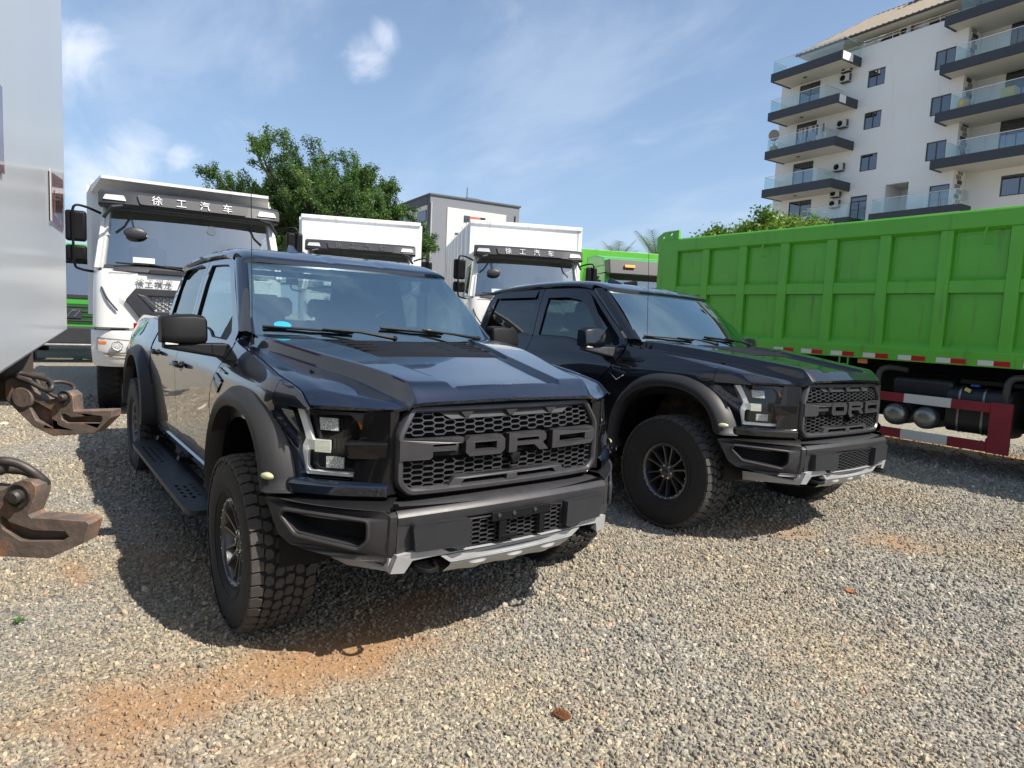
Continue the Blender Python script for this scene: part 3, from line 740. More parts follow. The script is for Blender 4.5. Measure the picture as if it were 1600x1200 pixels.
    for s in (-1, 1):
        mb = MB(); pad = [(.30, .555), (.355, .540), (.40, .560), (.57, .560), (.585, .675), (.575, .690), (.30, .685)]
        pad = rpoly([(s*u, v) for u, v in pad], .008)
        mb.plate(dens(pad), [], lambda u, v, t: (bx(u)+.032-.03*max(0, .69-v)-t, u, v), .045); mb.build('bumper_pad', mat('pad_plastic', (.022, .024, .028), .45, noise=.15), bp, smooth=0, bevel=.007)
    # silver skid bar
    mb = MB(); sk = [(-.645, .548), (-.55, .560), (-.445, .560), (-.39, .530), (0, .528), (.39, .530), (.445, .560), (.55, .560), (.645, .548), (.665, .462), (.60, .455), (.57, .515), (.43, .515), (.38, .478), (.0, .475), (-.38, .478), (-.43, .515), (-.57, .515), (-.60, .455), (-.665, .462)]
    sk = [(u, v) for u, v in sk][::-1]
    mb.plate(dens(sk), [], lambda u, v, t: (bx(u)+.010-.25*(.55-v)-t, u, v), .05)
    skid = mb.build('skid_bar', skidm, bp, smooth=0, bevel=.006)
    mb = MB()   # plate sweeping back underneath
    P = []
    for y in lin(-.37, .37, 44):
        bmp = max(sst(1.4-abs(y-c_)/.05) for c_ in (-.22, 0, .22)); row = []
        for t in lin(0, 1, 16):
            x = bx(y)-.01+itp(t, [(0, 0), (.25, -.02), (.6, -.09), (.8, -.3), (1, -.6)]); z = itp(t, [(0, .482), (.25, .452), (.6, .395), (.8, .365), (1, .35)])
            e = bmp*sst((t-.15)/.08)*sst((.6-t)/.08)*.012; row.append((x+e, y, z-e*.5))
        P.append(row)
    mb.grid(P)
    for s in (-1, 1):
        P = [[(bx(y)-.10+dx_, s*y, z) for dx_, z in ((0, .515), (-.03, .47), (-.15, .43), (-.5, .40))] for y in lin(.38, .58, 5)]; mb.grid(P)
        mb.grid([[(.945, s*.595, .52), (.955, s*.60, .455), (.90, s*.56, .43), (.40, s*.45, .36)], [(.955, s*.665, .53), (.940, s*.665, .465), (.72, s*.76, .44), (.35, s*.78, .40)], [(.93, s*.668, .53), (.90, s*.668, .48), (.72, s*.77, .50), (.35, s*.79, .48)]])
    mb.build('skid_plate', skidm, bp, smooth=35)
    for s in (-1, 1):
        mb = MB(); y = s*.50
        pts = [(.93, y-.045, .475), (1.0, y-.045, .475), (1.035, y-.03, .472), (1.045, y, .470), (1.035, y+.03, .472), (1.0, y+.045, .475), (.93, y+.045, .475)]
        mb.tube(crv(pts, 4), .012, 8); mb.box((.94, y, .495), (.05, .14, .04)); mb.build('tow_hook', plas, bp, smooth=40)
    # fog pods
    for s in (-1, 1):
        mb = MB()
        def FPp(u, z, d=0):   # u 0 inner .. 1 outer
            x = sitp(u, [(0, .955), (.25, .885), (.5, .79), (.75, .675), (1, .53), (1.06, .47)]); y = sitp(u, [(0, .662), (.25, .770), (.5, .885), (.75, .99), (1, 1.07), (1.06, 1.085)])
            zz = z; nx, ny = .7, .71
            x -= .25*max(0, .60-z)*(.6); y -= .25*max(0, .60-z)*.5
            return (x-d*nx, s*(y-d*ny), zz)
        po = [(0, .515), (.03, .500), (.45, .520), (.80, .560), (.90, .600), (1.02, .755), (.95, .765), (.06, .742), (0, .720)]
        po = [(u, v) for u, v in po]
        ho = [(.20, .615), (.27, .580), (.74, .625), (.86, .695), (.84, .710), (.20, .690)]
        po = dens(rpoly(po, .015), .06); ho = dens(rpoly(ho[::-1], .02), .06)
        mb.plate(po, [ho], lambda u, v, t: FPp(u, v, t-.003), .10)
        # rolled lip round the opening
        ring1 = [FPp(u, v, -.010) for u, v in inset(rpoly([(.20, .615), (.27, .580), (.74, .625), (.86, .695), (.84, .710), (.20, .690)], .02), -.012)]
        mb.tube([Vector(p) for p in ring1]+[Vector(ring1[0])], .010, 8, cap=False)
        pod = mb.build('fog_pod', trim, bp, smooth=35, bevel=.006)
        mb = MB(); mb.grid([[FPp(lerp(.12, .92, i/8), lerp(.555, .735, j/4), .09) for j in range(5)] for i in range(9)]); mb.build('pod_backing', dark, pod, smooth=0)
        # top shelf over the pod
        mb = MB(); mb.grid([[FPp(u, .738+.02*u, 0), FPp(u, .775, .035), FPp(u, .785, .10)] for u in lin(-.02, 1.02, 12)]); mb.build('bumper_top', plas, bp, smooth=40)
    # shelf between grille and bumper
    mb = MB(); P = [[(bx(y)-.02, y, .752), (bx(y)-.08, y, .758), (bx(y)-.20, y, .758)] for y in lin(-.66, .66, 14)]; mb.grid(P); mb.build('bumper_top', gloss, bp, smooth=40)
    if T1:   # bare licence-plate bracket
        mb = MB(); xx = 1.047
        mb.box((xx, .0, .672), (.012, .36, .045)); mb.box((xx-.004, -.11, .60), (.012, .045, .11)); mb.box((xx-.004, .135, .60), (.012, .035, .11)); mb.box((xx-.002, -.07, .565), (.014, .10, .02))
        br = mb.build('plate_bracket', plas, bp, smooth=0, bevel=.003)
        for y in (-.14, -.05, .08): m2 = MB(); m2.lathe([(0, .014), (.010, .012), (.011, 0)], origin=(xx, y, .677), axis='x', n=10); m2.build('bolt', trim_lt, br, smooth=30)
    # ---------------- flares
    for s in (-1, 1):
        for (cx, front) in ((0, True), (-3.69, False)):
            Ro, Ri = (.635, .555) if front else (.640, .565)
            mb = MB(); n = 40; P = []
            for i in range(n+1):
                t = i/n; a_ = PI*(1-t); c_, s_ = math.cos(a_), math.sin(a_); k = 2.35
                ex = math.copysign(abs(c_)**(2/k), c_); ez = abs(s_)**(2/k)
                Ri0 = Ri; Ri_ = Ri-(.055*max(0, ex)**4 if front else 0)
                row = []
                zt = 1.205 if front else 1.215
                zc = .58
                for (R, zz, yo, far) in ((Ro+.012, zt+.004, -.035, 0), (Ro, zt-.004, .012, 0), ((Ro+Ri_)/2+.015, zt-.045, .062, 1), ((Ro+Ri_)/2-.02, zt-.075, .072, 1), (Ri_, zt-.105, .056, 1), (Ri_-.012, zt-.112, -.04, 1)):
                    x = cx+ex*R; z = zc+ez*(zz-zc)
                    yb = side_y(min(x, .62), max(.62, z))+(.03*sst((x-.25)/.3) if front else 0) if far == 0 else 1.033
                    row.append([x, yb+yo, z])
                P.append(row)
            # extend the legs downwards
            def leg(row, dz, dxs, m_=1.0): return [[p[0]+dxs*(1), p[1]-.004, p[2]-dz] for p in row]
            if front:
                first = [leg(P[0], d, d*.35) for d in (.06, .03)]; first = first
                last = [leg(P[-1], d, d*.1) for d in ()]
                P[-1] = P[-1]
                # the front leg ends high (z .79): clip by lifting points below
                for row in P:
                    if row[0][0] > .3:
                        for p in row:
                            if p[2] < .80: p[2] = .80+(p[2]-.80)*.05
            else:
                first, last = [], [leg(P[-1], .06, -.05)]
            P = first+P+last
            mb.grid([[(p[0], s*p[1], p[2]) for p in r] for r in P])
            fl = mb.build('fender_flare', flarem, root, smooth=50)
            if front:
                m2 = MB(); P_ = []
                for i in range(17):
                    a_ = 2*PI*i/16
                    P_.append([(.560+.030*math.cos(a_)*r, s*(1.088-.35*.030*math.cos(a_)*r+h), .862+.014*math.sin(a_)*r) for r, h in ((1.2, -.012), (1, .004), (.6, .011), (0.01, .013))])
                m2.grid(P_); m2.build('marker_lamp', mat('marker_lamp_lens', (.50, .50, .30), .15, coat=.6), fl, smooth=60)
            # dark wheel well
            mb = MB(); P = []
            for i in range(25):
                a_ = PI*i/24; k = 2.35; ex = math.copysign(abs(math.cos(a_))**(2/k), math.cos(a_)); ez = abs(math.sin(a_))**(2/k)
                P.append([(cx+ex*(Ri+.0), s*y, .42+ez*(.68)) for y in (1.02, .62)])
            mb.grid(P); mb.build('wheel_well', plas, fl, smooth=40)
            mb = MB(); mb.add([(cx-.62, s*.62, .50), (cx+.62, s*.62, .50), (cx+.62, s*.62, 1.12), (cx-.62, s*.62, 1.12)], [(0, 1, 2, 3)]); mb.build('wheel_well', under, fl, smooth=0)
    # ---------------- wheels
    for (cx, s) in ((0, -1), (0, 1), (-3.69, -1), (-3.69, 1)):
        wv = bpy.data.objects.new('wheel', WHEEL[0]); COL.objects.link(wv); wv.parent = root; wv.location = (.055, s*.975, .402 if T1 else .415) if cx == 0 else (-3.69, s*.933, .437); wv.scale = (1.02, 1.02, 1.02); wv.rotation_euler = (0, random.uniform(0, 6), 0)
        if s > 0: wv.rotation_euler = (wv.rotation_euler[0], wv.rotation_euler[1], PI)
        for nm, me in (('tread', WHEEL[1]), ('rim', WHEEL[2])):
            o = bpy.data.objects.new(nm, me); COL.objects.link(o); o.parent = wv
            if nm == 'tread': o['kind'] = 'stuff'
        if s < 0 and 'cap_script' not in MATS: pass
        me = CAPTXT.copy(); me.transform(face_M((0, -.1055, 0), (1, 0, 0), (0, 0, 1))); me.materials.clear(); me.materials.append(trim_lt)
        o = bpy.data.objects.new('cap_lettering', me); COL.objects.link(o); o.parent = wv
    # ---------------- doors
    def belt(x): return sitp(x, [(-3.1, 1.462), (-2.4, 1.455), (-1.9, 1.450), (-1.5, 1.445), (-1.36, 1.43), (-1.22, 1.395), (-1.05, 1.388), (-.6, 1.385)])
    zr = .575
    for s in (-1, 1):
        def gx(z): return itp(z, [(.56, -.89), (1.0, -.88), (1.10, -.81), (1.28, -.645), (1.46, -.60)])
        # front door lower skin
        mb = MB(); P = []
        n = 30
        for i in range(n+1):
            row = []
            for j in range(17):
                z = lerp(zr, 1.0, j/10) if j <= 10 else lerp(1.0, belt(-1.97+i*(1.30)/n), (j-10)/6)
                x1 = gx(z); x = lerp(-1.972, x1, i/n)
                row.append((x, s*side_y(x, z), z))
            P.append(row)
        mb.grid(P)
        for r in (P[0], P[-1]): mb.grid([r, [(p[0], p[1]-s*.03, p[2]) for p in r]])
        fdoor_low = P
        # upper frame with the window hole
        up = [(-1.972, 1.448), (-1.972, 1.936), (-1.62, 1.934), (-1.34, 1.922), (-1.22, 1.885), (-.66, 1.478), (-.615, 1.385), (-1.05, 1.388), (-1.22, 1.395), (-1.36, 1.43), (-1.5, 1.445)]
        wi = [(-1.885, 1.462), (-1.80, 1.462), (-1.47, 1.457), (-1.345, 1.443), (-1.205, 1.406), (-.80, 1.404), (-.79, 1.45), (-.90, 1.575), (-1.26, 1.845), (-1.36, 1.872), (-1.60, 1.880), (-1.862, 1.884)]
        def GF(off): return lambda u, v, t: (u, s*(gh_y(max(v, 1.40)) + .000 + (side_y(u, 1.40)-gh_y(1.46))*max(0, (1.46-v)/.08)*.6 + off-t), up_z(v))
        mb.k = 0
        mb.plate(dens(rpoly(up, .02), .12), [dens(rpoly(wi, .02), .12)], GF(.006), .03, 1)
        dr = mb.build('front_door', [pt, pt], root, smooth=30)
        m2 = MB(); m2.plate(dens(rpoly(inset(wi, -.012), .02), .12), [dens(rpoly(inset(wi, .006), .02), .12)], GF(.002), .02); m2.build('window_seal', plas, dr, smooth=0)
        m2 = MB(); m2.plate(dens(inset(wi, .0), .12), [], GF(-.010), .004); m2.build('window', g_side if T1 else g_side2, dr, smooth=30)
        m2 = MB(); tri = [(-1.02, 1.403), (-.79, 1.403), (-.79, 1.45), (-.90, 1.565)]
        m2.plate(tri[::1], [], GF(-.003), .012); m2.build('mirror_sail', plas, dr, smooth=0)
        # handle
        def handle(par, x0, z0):
            h = MB(); yb = side_y(x0, z0); pts = [(x0-.12, s*(yb+.005), z0), (x0-.10, s*(yb+.045), z0+.003), (x0, s*(yb+.055), z0+.004), (x0+.09, s*(yb+.042), z0+.001), (x0+.11, s*(yb+.005), z0)]
            h.tube(crv(pts, 4), .017, 8); h.ball((x0, s*(yb-.0), z0-.012), .05, 8, sc3=(1.5, .12, .8))
            return h.build('handle', gloss if T1 else pt, par, smooth=50)
        handle(dr, -1.74, 1.178)
        # rear door
        mb = MB(); P = []
        for i in range(25):
            row = []
            for j in range(17):
                z = lerp(zr, 1.0, j/10) if j <= 10 else lerp(1.0, belt(lerp(-3.0, -1.98, i/24)), (j-10)/6)
                x0_ = itp(z, [(.56, -2.96), (.80, -2.97), (1.0, -2.985), (1.5, -2.99)]); x = lerp(x0_, -1.980, i/24); row.append((x, s*side_y(x, z), z))
            P.append(row)
        mb.grid(P)
        for r in (P[0], P[-1]): mb.grid([r, [(p[0], p[1]-s*.03, p[2]) for p in r]])
        up = [(-2.99, 1.462), (-2.965, 1.60), (-2.875, 1.85), (-2.80, 1.922), (-2.70, 1.935), (-1.98, 1.936), (-1.98, 1.452)]
        wi2 = [(-2.885, 1.478), (-2.79, 1.83), (-2.745, 1.875), (-2.66, 1.884), (-2.055, 1.885), (-2.055, 1.468)]
        mb.plate(dens(rpoly(up[::-1], .03), .12), [dens(rpoly(wi2, .02), .12)], GF(.006), .03, 1)
        rd = mb.build('rear_door', [pt, pt], root, smooth=30)
        m2 = MB(); m2.plate(dens(rpoly(inset(wi2, -.012), .02), .12), [dens(rpoly(inset(wi2, .006), .02), .12)], GF(.002), .02); m2.build('window_seal', plas, rd, smooth=0)
        m2 = MB(); m2.plate(dens(wi2, .12), [], GF(-.010), .004); m2.build('window', g_dark, rd, smooth=30)
        handle(rd, -2.74, 1.205)
        if not T1:   # smoked rain deflectors over the windows, only on the second truck
            for par, poly in ((dr, [(-1.90, 1.825), (-1.55, 1.83), (-1.33, 1.80), (-1.20, 1.745), (-.85, 1.47), (-.80, 1.50), (-1.20, 1.835), (-1.30, 1.885), (-1.40, 1.90), (-1.90, 1.90)]), (rd, [(-2.80, 1.83), (-2.06, 1.835), (-2.06, 1.905), (-2.75, 1.90)])):
                m2 = MB(); m2.plate(dens(poly, .1), [], lambda u, v, t: (u, s*(gh_y(v)+.012+.02*max(0, (1.90-v)/.08)-t), up_z(v)), .004); m2.build('rain_deflector', mat('smoked_plastic', (.012, .011, .014), .12, coat=.5), par, smooth=0)
        else:
            if s < 0:
                m2 = MB(); m2.plate([(-1.02, 1.435), (-.90, 1.425), (-.905, 1.475), (-1.01, 1.478)], [], GF(-.004), .003); m2.build('window_sticker', brown_st, dr, smooth=0)
                m2 = MB(); m2.plate([(-2.84, 1.485), (-2.72, 1.485), (-2.72, 1.53), (-2.825, 1.535)], [], GF(-.004), .003); m2.build('window_sticker', mat('teal_sticker', (.05, .5, .42), .4), rd, smooth=0)
        # rocker and running board
        mb = MB(); P = [[(x, s*.975, .572), (x, s*.990, .555), (x, s*.975, .50), (x, s*.90, .47)] for x in lin(-3.0, -.70, 10)]; mb.grid(P); mb.build('rocker', pt, root, smooth=40)
        mb = MB(); ol = rpoly([(-.62, 1.16), (-.70, 1.185), (-2.92, 1.185), (-3.05, 1.15), (-3.05, .99), (-.62, .99)], .05)
        holes = []
        for bx_, cnt in ((-1.95-.75, 7), (-1.05-.22, 4)):
            for i in range(cnt):
                for jj, yy in enumerate((1.04, 1.085, 1.13)):
                    xx = bx_+i*.095+(.045 if jj % 2 else 0); holes.append([(xx-.028, yy), (xx-.014, yy+.012), (xx+.014, yy+.012), (xx+.028, yy), (xx+.014, yy-.012), (xx-.014, yy-.012)])
        mb.plate([(u, v) for u, v in ol], holes, lambda u, v, t: (u, s*v, .395-t), .03)
        rb = mb.build('running_board', mat('board_black', (.02, .021, .024), .5, noise=.2), root, smooth=0, bevel=.004)
        mb = MB(); mb.box((-1.85, s*1.0, .372), (2.35, .12, .04)); [mb.box((x, s*.90, .42), (.08, .25, .03), rot=(s*.35, 0, 0)) for x in (-.95, -1.85, -2.75)]; mb.build('board_bracket', plas, rb, smooth=0)
    # ---------------- cab shell: roof, pillars, cowl
    mb = MB()
    P = []
    for i in range(41):
        q = -1+2*i/40; row = []
        for j in range(37):
            t = j/36
            xf = -.965-.0*abs(q)-.085*abs(q)**3; xr = -2.93-.0; x = lerp(xf, xr, t)
            zc = sitp(x, [(-2.95, 1.968), (-2.6, 2.008), (-2.1, 2.034), (-1.6, 2.036), (-1.25, 2.008), (-.98, 1.936)])
            ye = .765; zz = zc+.012-.016*abs(q)**3-.020*max(0, (abs(q)-.88)/.12)**2
            zz -= (.006 if .2 < abs(q) < .26 else 0)
            row.append((x, q*ye, zz))
        row.insert(0, (row[0][0]+.010, row[0][1], row[0][2]-.034)); row.insert(1, (row[1][0]+.010, row[1][1], row[1][2]-.010)); P.append(row)
    mb.grid(P)
    # rear wall of the cab
    for s in (-1, 1):
        # cant rail above the doors
        S = []
        for x in lin(-2.90, -1.22, 16):
            zc = sitp(x, [(-2.95, 1.92), (-2.8, 1.957), (-2.6, 1.975), (-1.6, 1.977), (-1.4, 1.970), (-1.2, 1.933)])
            zr_ = sitp(x, [(-2.95, 1.968), (-2.6, 2.008), (-2.1, 2.034), (-1.6, 2.036), (-1.25, 2.008), (-.98, 1.936)])-.024
            S.append([(x, s*.765, zr_+.000), (x, s*.785, zr_-.012), (x, s*.792, min(zr_-.03, zc)), (x, s*.775, min(zr_-.05, zc-.015))])
        mb.grid(S)
        # A pillar
        A0 = [(-1.235, .776, 1.927), (-.66, .895, 1.476), (-.60, .910, 1.40)]       # door side edge
        A1 = [(-1.050, .735, 1.924), (-.50, .850, 1.462), (-.46, .87, 1.40)]       # glass edge
        A2 = [(-1.165, .778, 1.944), (-.585, .905, 1.468), (-.53, .91, 1.405)]        # outer crown
        rows = []
        for t in lin(0, 1, 12):
            a_, b_, c_ = [Vector(A[0]).lerp(Vector(A[1]), t) for A in (A0, A1, A2)]
            rows.append([(p.x, s*p.y, p.z) for p in (a_+Vector((0, -.02, 0)), a_, c_.lerp(a_, .4)+Vector((0, .006, .004)), c_, c_.lerp(b_, .5)+Vector((0, .006, .010)), b_, b_+Vector((-.01, -.02, -.02)))])
        mb.grid(rows)
        # C pillar and rear corner
        rows = []
        for z in lin(1.46, 1.93, 10):
            xo = itp(z, [(1.46, -2.985), (1.60, -2.965), (1.85, -2.875), (1.93, -2.80)]); y = gh_y(z)
            z2 = up_z(z); rows.append([(xo, s*(y-.005), z2), (xo-.02, s*(y+.002), z2), (xo-.07, s*(y-.02), z2), (xo-.09, s*(y-.08), z2), (xo-.09, s*.60, z2)])
        mb.grid(rows)
        # lower cab corner between door and bed
        rows = []
        for z in lin(.60, 1.46, 12): rows.append([(-2.99, s*(side_y(-2.99, z)-.002), z), (-3.05, s*(side_y(-3.05, z)-.002), z), (-3.085, s*(side_y(-3.05, z)-.03), z), (-3.085, s*.6, z)])
        mb.grid(rows)
        # fender-to-pillar corner piece
    for s in (-1, 1): mb.hexa([(-.70, s*.78, 1.30), (-.44, s*.78, 1.30), (-.46, s*.895, 1.30), (-.70, s*.93, 1.30), (-.72, s*.78, 1.43), (-.50, s*.78, 1.418), (-.50, s*.872, 1.408), (-.70, s*.895, 1.44)])
    # back wall below and above the rear window
    mb.box((-3.03, 0, 1.10), (.05, 1.7, .72)); mb.box((-2.93, 0, 1.945), (.06, 1.3, .05))
    # floor and firewall keep light out
    mb.box((-1.75, 0, .60), (2.6, 1.75, .04)); mb.box((-.50, 0, 1.0), (.04, 1.7, .8))
    body = mb.build('cab_shell', pt, root, smooth=35)
    mb = MB(); mb.plate([(-.62, 1.50), (.62, 1.50), (.58, 1.90), (-.58, 1.90)], [], lambda u, v, t: (-2.995+.28*(v-1.48)+t, u, v), .004); mb.build('rear_window', glass('rear_glass', (.7, .78, .78), 1.5), body, smooth=0)
    # cowl
    mb = MB(); P = []
    for i in range(33):
        q = -1+2*i/32; a_ = abs(q)*.87; xw = -.26-.25*(abs(q)**2.2)
        P.append([(hood_xr(a_)-.012, q*.875, 1.425-.03*q*q), (lerp(hood_xr(a_), xw, .6)-.02, q*.87, 1.420-.025*q*q), (xw-.09, q*.86, 1.437-.0*q*q), (xw-.16, q*.84, 1.42)])
    mb.grid(P); mb.build('cowl', plas, root, smooth=40)
    # windscreen
    mb = MB(); P = []
    def WS(q, t):
        xb = -.335-.19*abs(q)**2.2; xt = -.965-.085*abs(q)**2.5
        zb = 1.438+.014*q*q; ztp = 1.920+.004*abs(q)**2.5
        yb, yt = .862, .742
        x = lerp(xb, xt, t)+.018*math.sin(PI*t); z = lerp(zb, ztp, t)+.018*math.sin(PI*t); y = q*lerp(yb, yt, t); return (x, y, z)
    for i in range(29):
        q = -1+2*i/28; P.append([WS(q, j/14) for j in range(15)])
    mb.grid(P); ws = mb.build('windscreen', g_ws, root, smooth=60)
    # black ceramic border
    mb = MB()
    def off(p, d=.004): return (p[0]-d*.6, p[1], p[2]-d)
    for i in range(28):
        for (t0, t1) in ((0, .07), (.955, 1.0)):
            q0, q1 = -1+2*i/28, -1+2*(i+1)/28; mb.add([off(WS(q0, t0)), off(WS(q1, t0)), off(WS(q1, t1)), off(WS(q0, t1))], [(0, 1, 2, 3)])
    for s in (-1, 1):
        for j in range(14): mb.add([off(WS(s, j/14)), off(WS(s*.965, j/14)), off(WS(s*.965, (j+1)/14)), off(WS(s, (j+1)/14))], [(0, 1, 2, 3)])
    mb.build('windscreen_border', plas, ws, smooth=60)
    # wipers
    def WSo(q, t, d=.02): p = WS(q, t); return (p[0]+d*.6, p[1], p[2]+d*.8)
    for (q0, q1, t0, t1, pv, pz) in ((-.93, -.33, .075, .06, -.04, .02), (-.10, .45, .13, .075, .80, .0)):
        mb = MB(); mb.tube([WSo(q0, t0, .018), WSo((q0+q1)/2, (t0+t1)/2+.004, .018), WSo(q1, t1, .018)], .009, 6)
        mb.tube([WSo(q0, t0, .007), WSo(q1, t1, .007)], .003, 4)
        m_q = (q0+q1)/2+.08; pvp = WS(pv, 0); mb.tube([WSo(m_q, (t0+t1)/2, .03), WSo(lerp(m_q, pv, .5), .03, .045), (pvp[0]+.04, pvp[1], pvp[2]+.02)], [.006, .009, .014], 6)
        mb.ball((pvp[0]+.04, pvp[1], pvp[2]+.02), .018, 6); mb.build('wiper', plas, root, smooth=40)
    if T1:
        mb = MB(); c_ = (-.80, .125); P = [WS(c_[0], c_[1])]; ring_ = []
        for i in range(24):
            a_ = 2*PI*i/24; p = WS(c_[0]+.056*math.cos(a_), max(.085, c_[1]+.040*math.sin(a_))); ring_.append((p[0]+.003, p[1], p[2]+.004))
        mb.add([(P[0][0]+.003, P[0][1], P[0][2]+.004)]+ring_, [(0, i+1, (i+1) % 24+1) for i in range(24)]); mb.build('round_sticker', blue_st, ws, smooth=0)
        mb = MB(); mb.add([tuple(Vector(WS(q, t))+Vector((.003, 0, .004))) for q, t in ((.30, .10), (.37, .095), (.37, .135), (.335, .145))], [(0, 1, 2, 3)]); mb.build('yellow_patch', mat('patch_yellow', (.6, .5, .12), .5), ws, smooth=0)  # small yellow patch low on the windscreen
    # sensor box and mirror inside
    mb = MB(); mb.box((-1.13, 0, 1.90), (.10, .12, .05)); mb.box((-1.15, 0, 1.82), (.03, .25, .07)); mb.build('rear_view_mirror', plas, root, smooth=0, bevel=.01)
    # fin and whip antennas
    mb = MB(); fx, fy, fz = -1.36, -.33, 2.022
    mb.add([(fx+.12, fy, fz-.005), (fx-.10, fy-.028, fz-.01), (fx-.10, fy+.028, fz-.01), (fx-.06, fy-.008, fz+.062), (fx-.10, fy-.01, fz+.066), (fx-.10, fy+.01, fz+.066), (fx-.06, fy+.008, fz+.062)], [(0, 1, 3), (1, 4, 3), (0, 3, 6), (0, 6, 2), (2, 6, 5), (1, 2, 5, 4), (3, 4, 5, 6), (0, 2, 1)])
    mb.build('fin_antenna', pt, root, smooth=30, bevel=.004)
    mb = MB(); mb.tube([(-.40, -.885, 1.40), (-.402, -.885, 1.44)], .012, 8); mb.tube([(-.402, -.885, 1.44), (-.45, -.885, 2.30)], .0022, 5); mb.build('whip_antenna', plas, root, smooth=40)
    # ---------------- mirrors
    for s in (-1, 1):
        def MP(a, b, z): return (a, s*b, z)
        mb = MB()
        # housing: lofted rounded box, x fore-aft, y outwards
        P = []
        sec = [(1.050, .060, 1.395, 1.535), (1.062, .074, 1.382, 1.552), (1.12, .084, 1.376, 1.560), (1.20, .086, 1.376, 1.556), (1.285, .080, 1.380, 1.545), (1.300, .072, 1.386, 1.530)]
        for (y, d, za, zb) in sec:
            r = .03; pts = rpoly([(-.045, za), (d*.9, za+.006), (d, za+.04), (d*.72, zb-.012), (-.045, zb)], .014, 3)
            P.append([(-.80+px_, s*y, pz_) for px_, pz_ in pts])
        mb.grid(P, close_v=True); n_ = len(P[0])
        mb.add(P[0], [tuple(range(n_))]); mb.add(P[-1], [tuple(reversed(range(n_)))])
        mr_ = mb.build('side_mirror', plas if T1 else pt, root, smooth=32)
        mb = MB(); A = [MP(-.86, .93, 1.285), MP(-.71, .93, 1.295), MP(-.745, 1.285, 1.352), MP(-.83, 1.285, 1.352), MP(-.86, .93, 1.385), MP(-.725, .93, 1.385), MP(-.745, 1.285, 1.385), MP(-.83, 1.285, 1.385)]
        mb.hexa(A); mb.build('mirror_arm', plas if T1 else trim_lt, mr_, smooth=0, bevel=.008)
        mb = MB(); mb.box((-.845, s*1.175, 1.462), (.004, .19, .125)); mb.build('mirror_glass', chrome, mr_, smooth=0)
        mb = MB(); mb.box((-.755, s*1.245, 1.385), (.05, .07, .02)); mb.build('indicator', drl, mr_, smooth=0, bevel=.004)
    # ---------------- bed
    for s in (-1, 1):
        mb = MB()
        def blo(x): return max(arch_z(x, -3.69, ARR), .62 if x > -4.3 else .66)
        P = grid_panel(mb, s, lin(-3.10, -4.86, 50), blo, lambda x: 1.478-.0*(x+3.1), 12, yf=lambda x, z: side_y(x, min(z, 1.40))-.10*sst((z-1.40)/.10)*.4)
        mb.grid([[r[-1] for r in P], [(r[-1][0], r[-1][1]-s*.015, r[-1][2]+.012) for r in P], [(r[-1][0], r[-1][1]-s*.09, r[-1][2]+.014) for r in P], [(r[-1][0], r[-1][1]-s*.10, .80) for r in P]])
        mb.grid([P[0], [(p[0], p[1]-s*.05, p[2]) for p in P[0]]])
        mb.build('bed_side', pt, root, smooth=35)
        mb = MB(); mb.box((-4.885, s*.885, 1.22), (.05, .08, .34)); mb.build('tail_lamp', mat('red_lamp', (.35, .01, .012), .15, coat=.6), root, smooth=0, bevel=.01)
    mb = MB(); mb.box((-4.88, 0, 1.12), (.06, 1.70, .72)); mb.build('tailgate', pt, root, smooth=0, bevel=.015)
    mb = MB(); mb.box((-4.0, 0, .80), (1.75, 1.75, .05)); mb.box((-3.14, 0, 1.12), (.04, 1.75, .66)); mb.build('bed_floor', plas, root, smooth=0)
    mb = MB(); mb.box((-5.0, 0, .66), (.16, 1.85, .18)); mb.build('rear_bumper', trim, root, smooth=0, bevel=.03)
    # ---------------- interior
    mb = MB(); P = []
    for i in range(17):
        y = -.80+.1*i; P.append([(-.46, y, 1.30), (-.50, y, 1.405), (-.66, y, 1.425), (-.92, y, 1.41+.02*(y > .15 and y < .6)), (-.98, y, 1.36), (-.98, y, 1.05)])
    mb.grid(P); mb.build('dashboard', dashm, root, smooth=35)
    mb = MB(); cx, cy, cz = -1.16, .40, 1.26; ring_ = []
    for i in range(25):
        a_ = 2*PI*i/24; ring_.append((cx-.19*math.sin(a_)*.45, cy+.19*math.cos(a_), cz+.19*math.sin(a_)*.89))
    mb.tube(ring_, .015, 8, cap=False); mb.ball((cx+.01, cy, cz), .07, 8, sc3=(.5, 1, .8)); mb.tube([(cx, cy-.18, cz), (cx, cy+.18, cz)], .012, 6); mb.tube([(cx, cy, cz), (cx+.08, cy, cz-.17)], .012, 6)
    mb.build('steering_wheel', plas, root, smooth=50)
    for (x, ys) in ((-1.75, (-.39, .39)), (-2.62, (-.42, 0, .42))):
        for y in ys:
            mb = MB(); P = []
            for (z, hw, d, xo) in ((.95, .25, .08, .04), (1.1, .26, .09, .0), (1.3, .25, .08, -.06), (1.46, .22, .07, -.11), (1.52, .15, .06, -.13)):
                P.append([(x+xo+px_, y+py_, z) for px_, py_ in rpoly([(-d, -hw), (d, -hw), (d, hw), (-d, hw)], .05, 3)])
            mb.grid(P, close_v=True); mb.add(P[-1], [tuple(range(len(P[-1])))])
            P = []
            for (z, hw, d) in ((1.55, .10, .04), (1.58, .13, .055), (1.68, .13, .055), (1.725, .10, .04)):
                P.append([(x-.16+px_, y+py_, z) for px_, py_ in rpoly([(-d, -hw), (d, -hw), (d, hw), (-d, hw)], .04, 3)])
            mb.grid(P, close_v=True); mb.add(P[-1], [tuple(range(len(P[-1])))])
            mb.box((x-.14, y, 1.54), (.03, .12, .08)); mb.box((x+.22, y, .98), (.50, .50, .14))
            mb.build('seat', seatm, root, smooth=45)
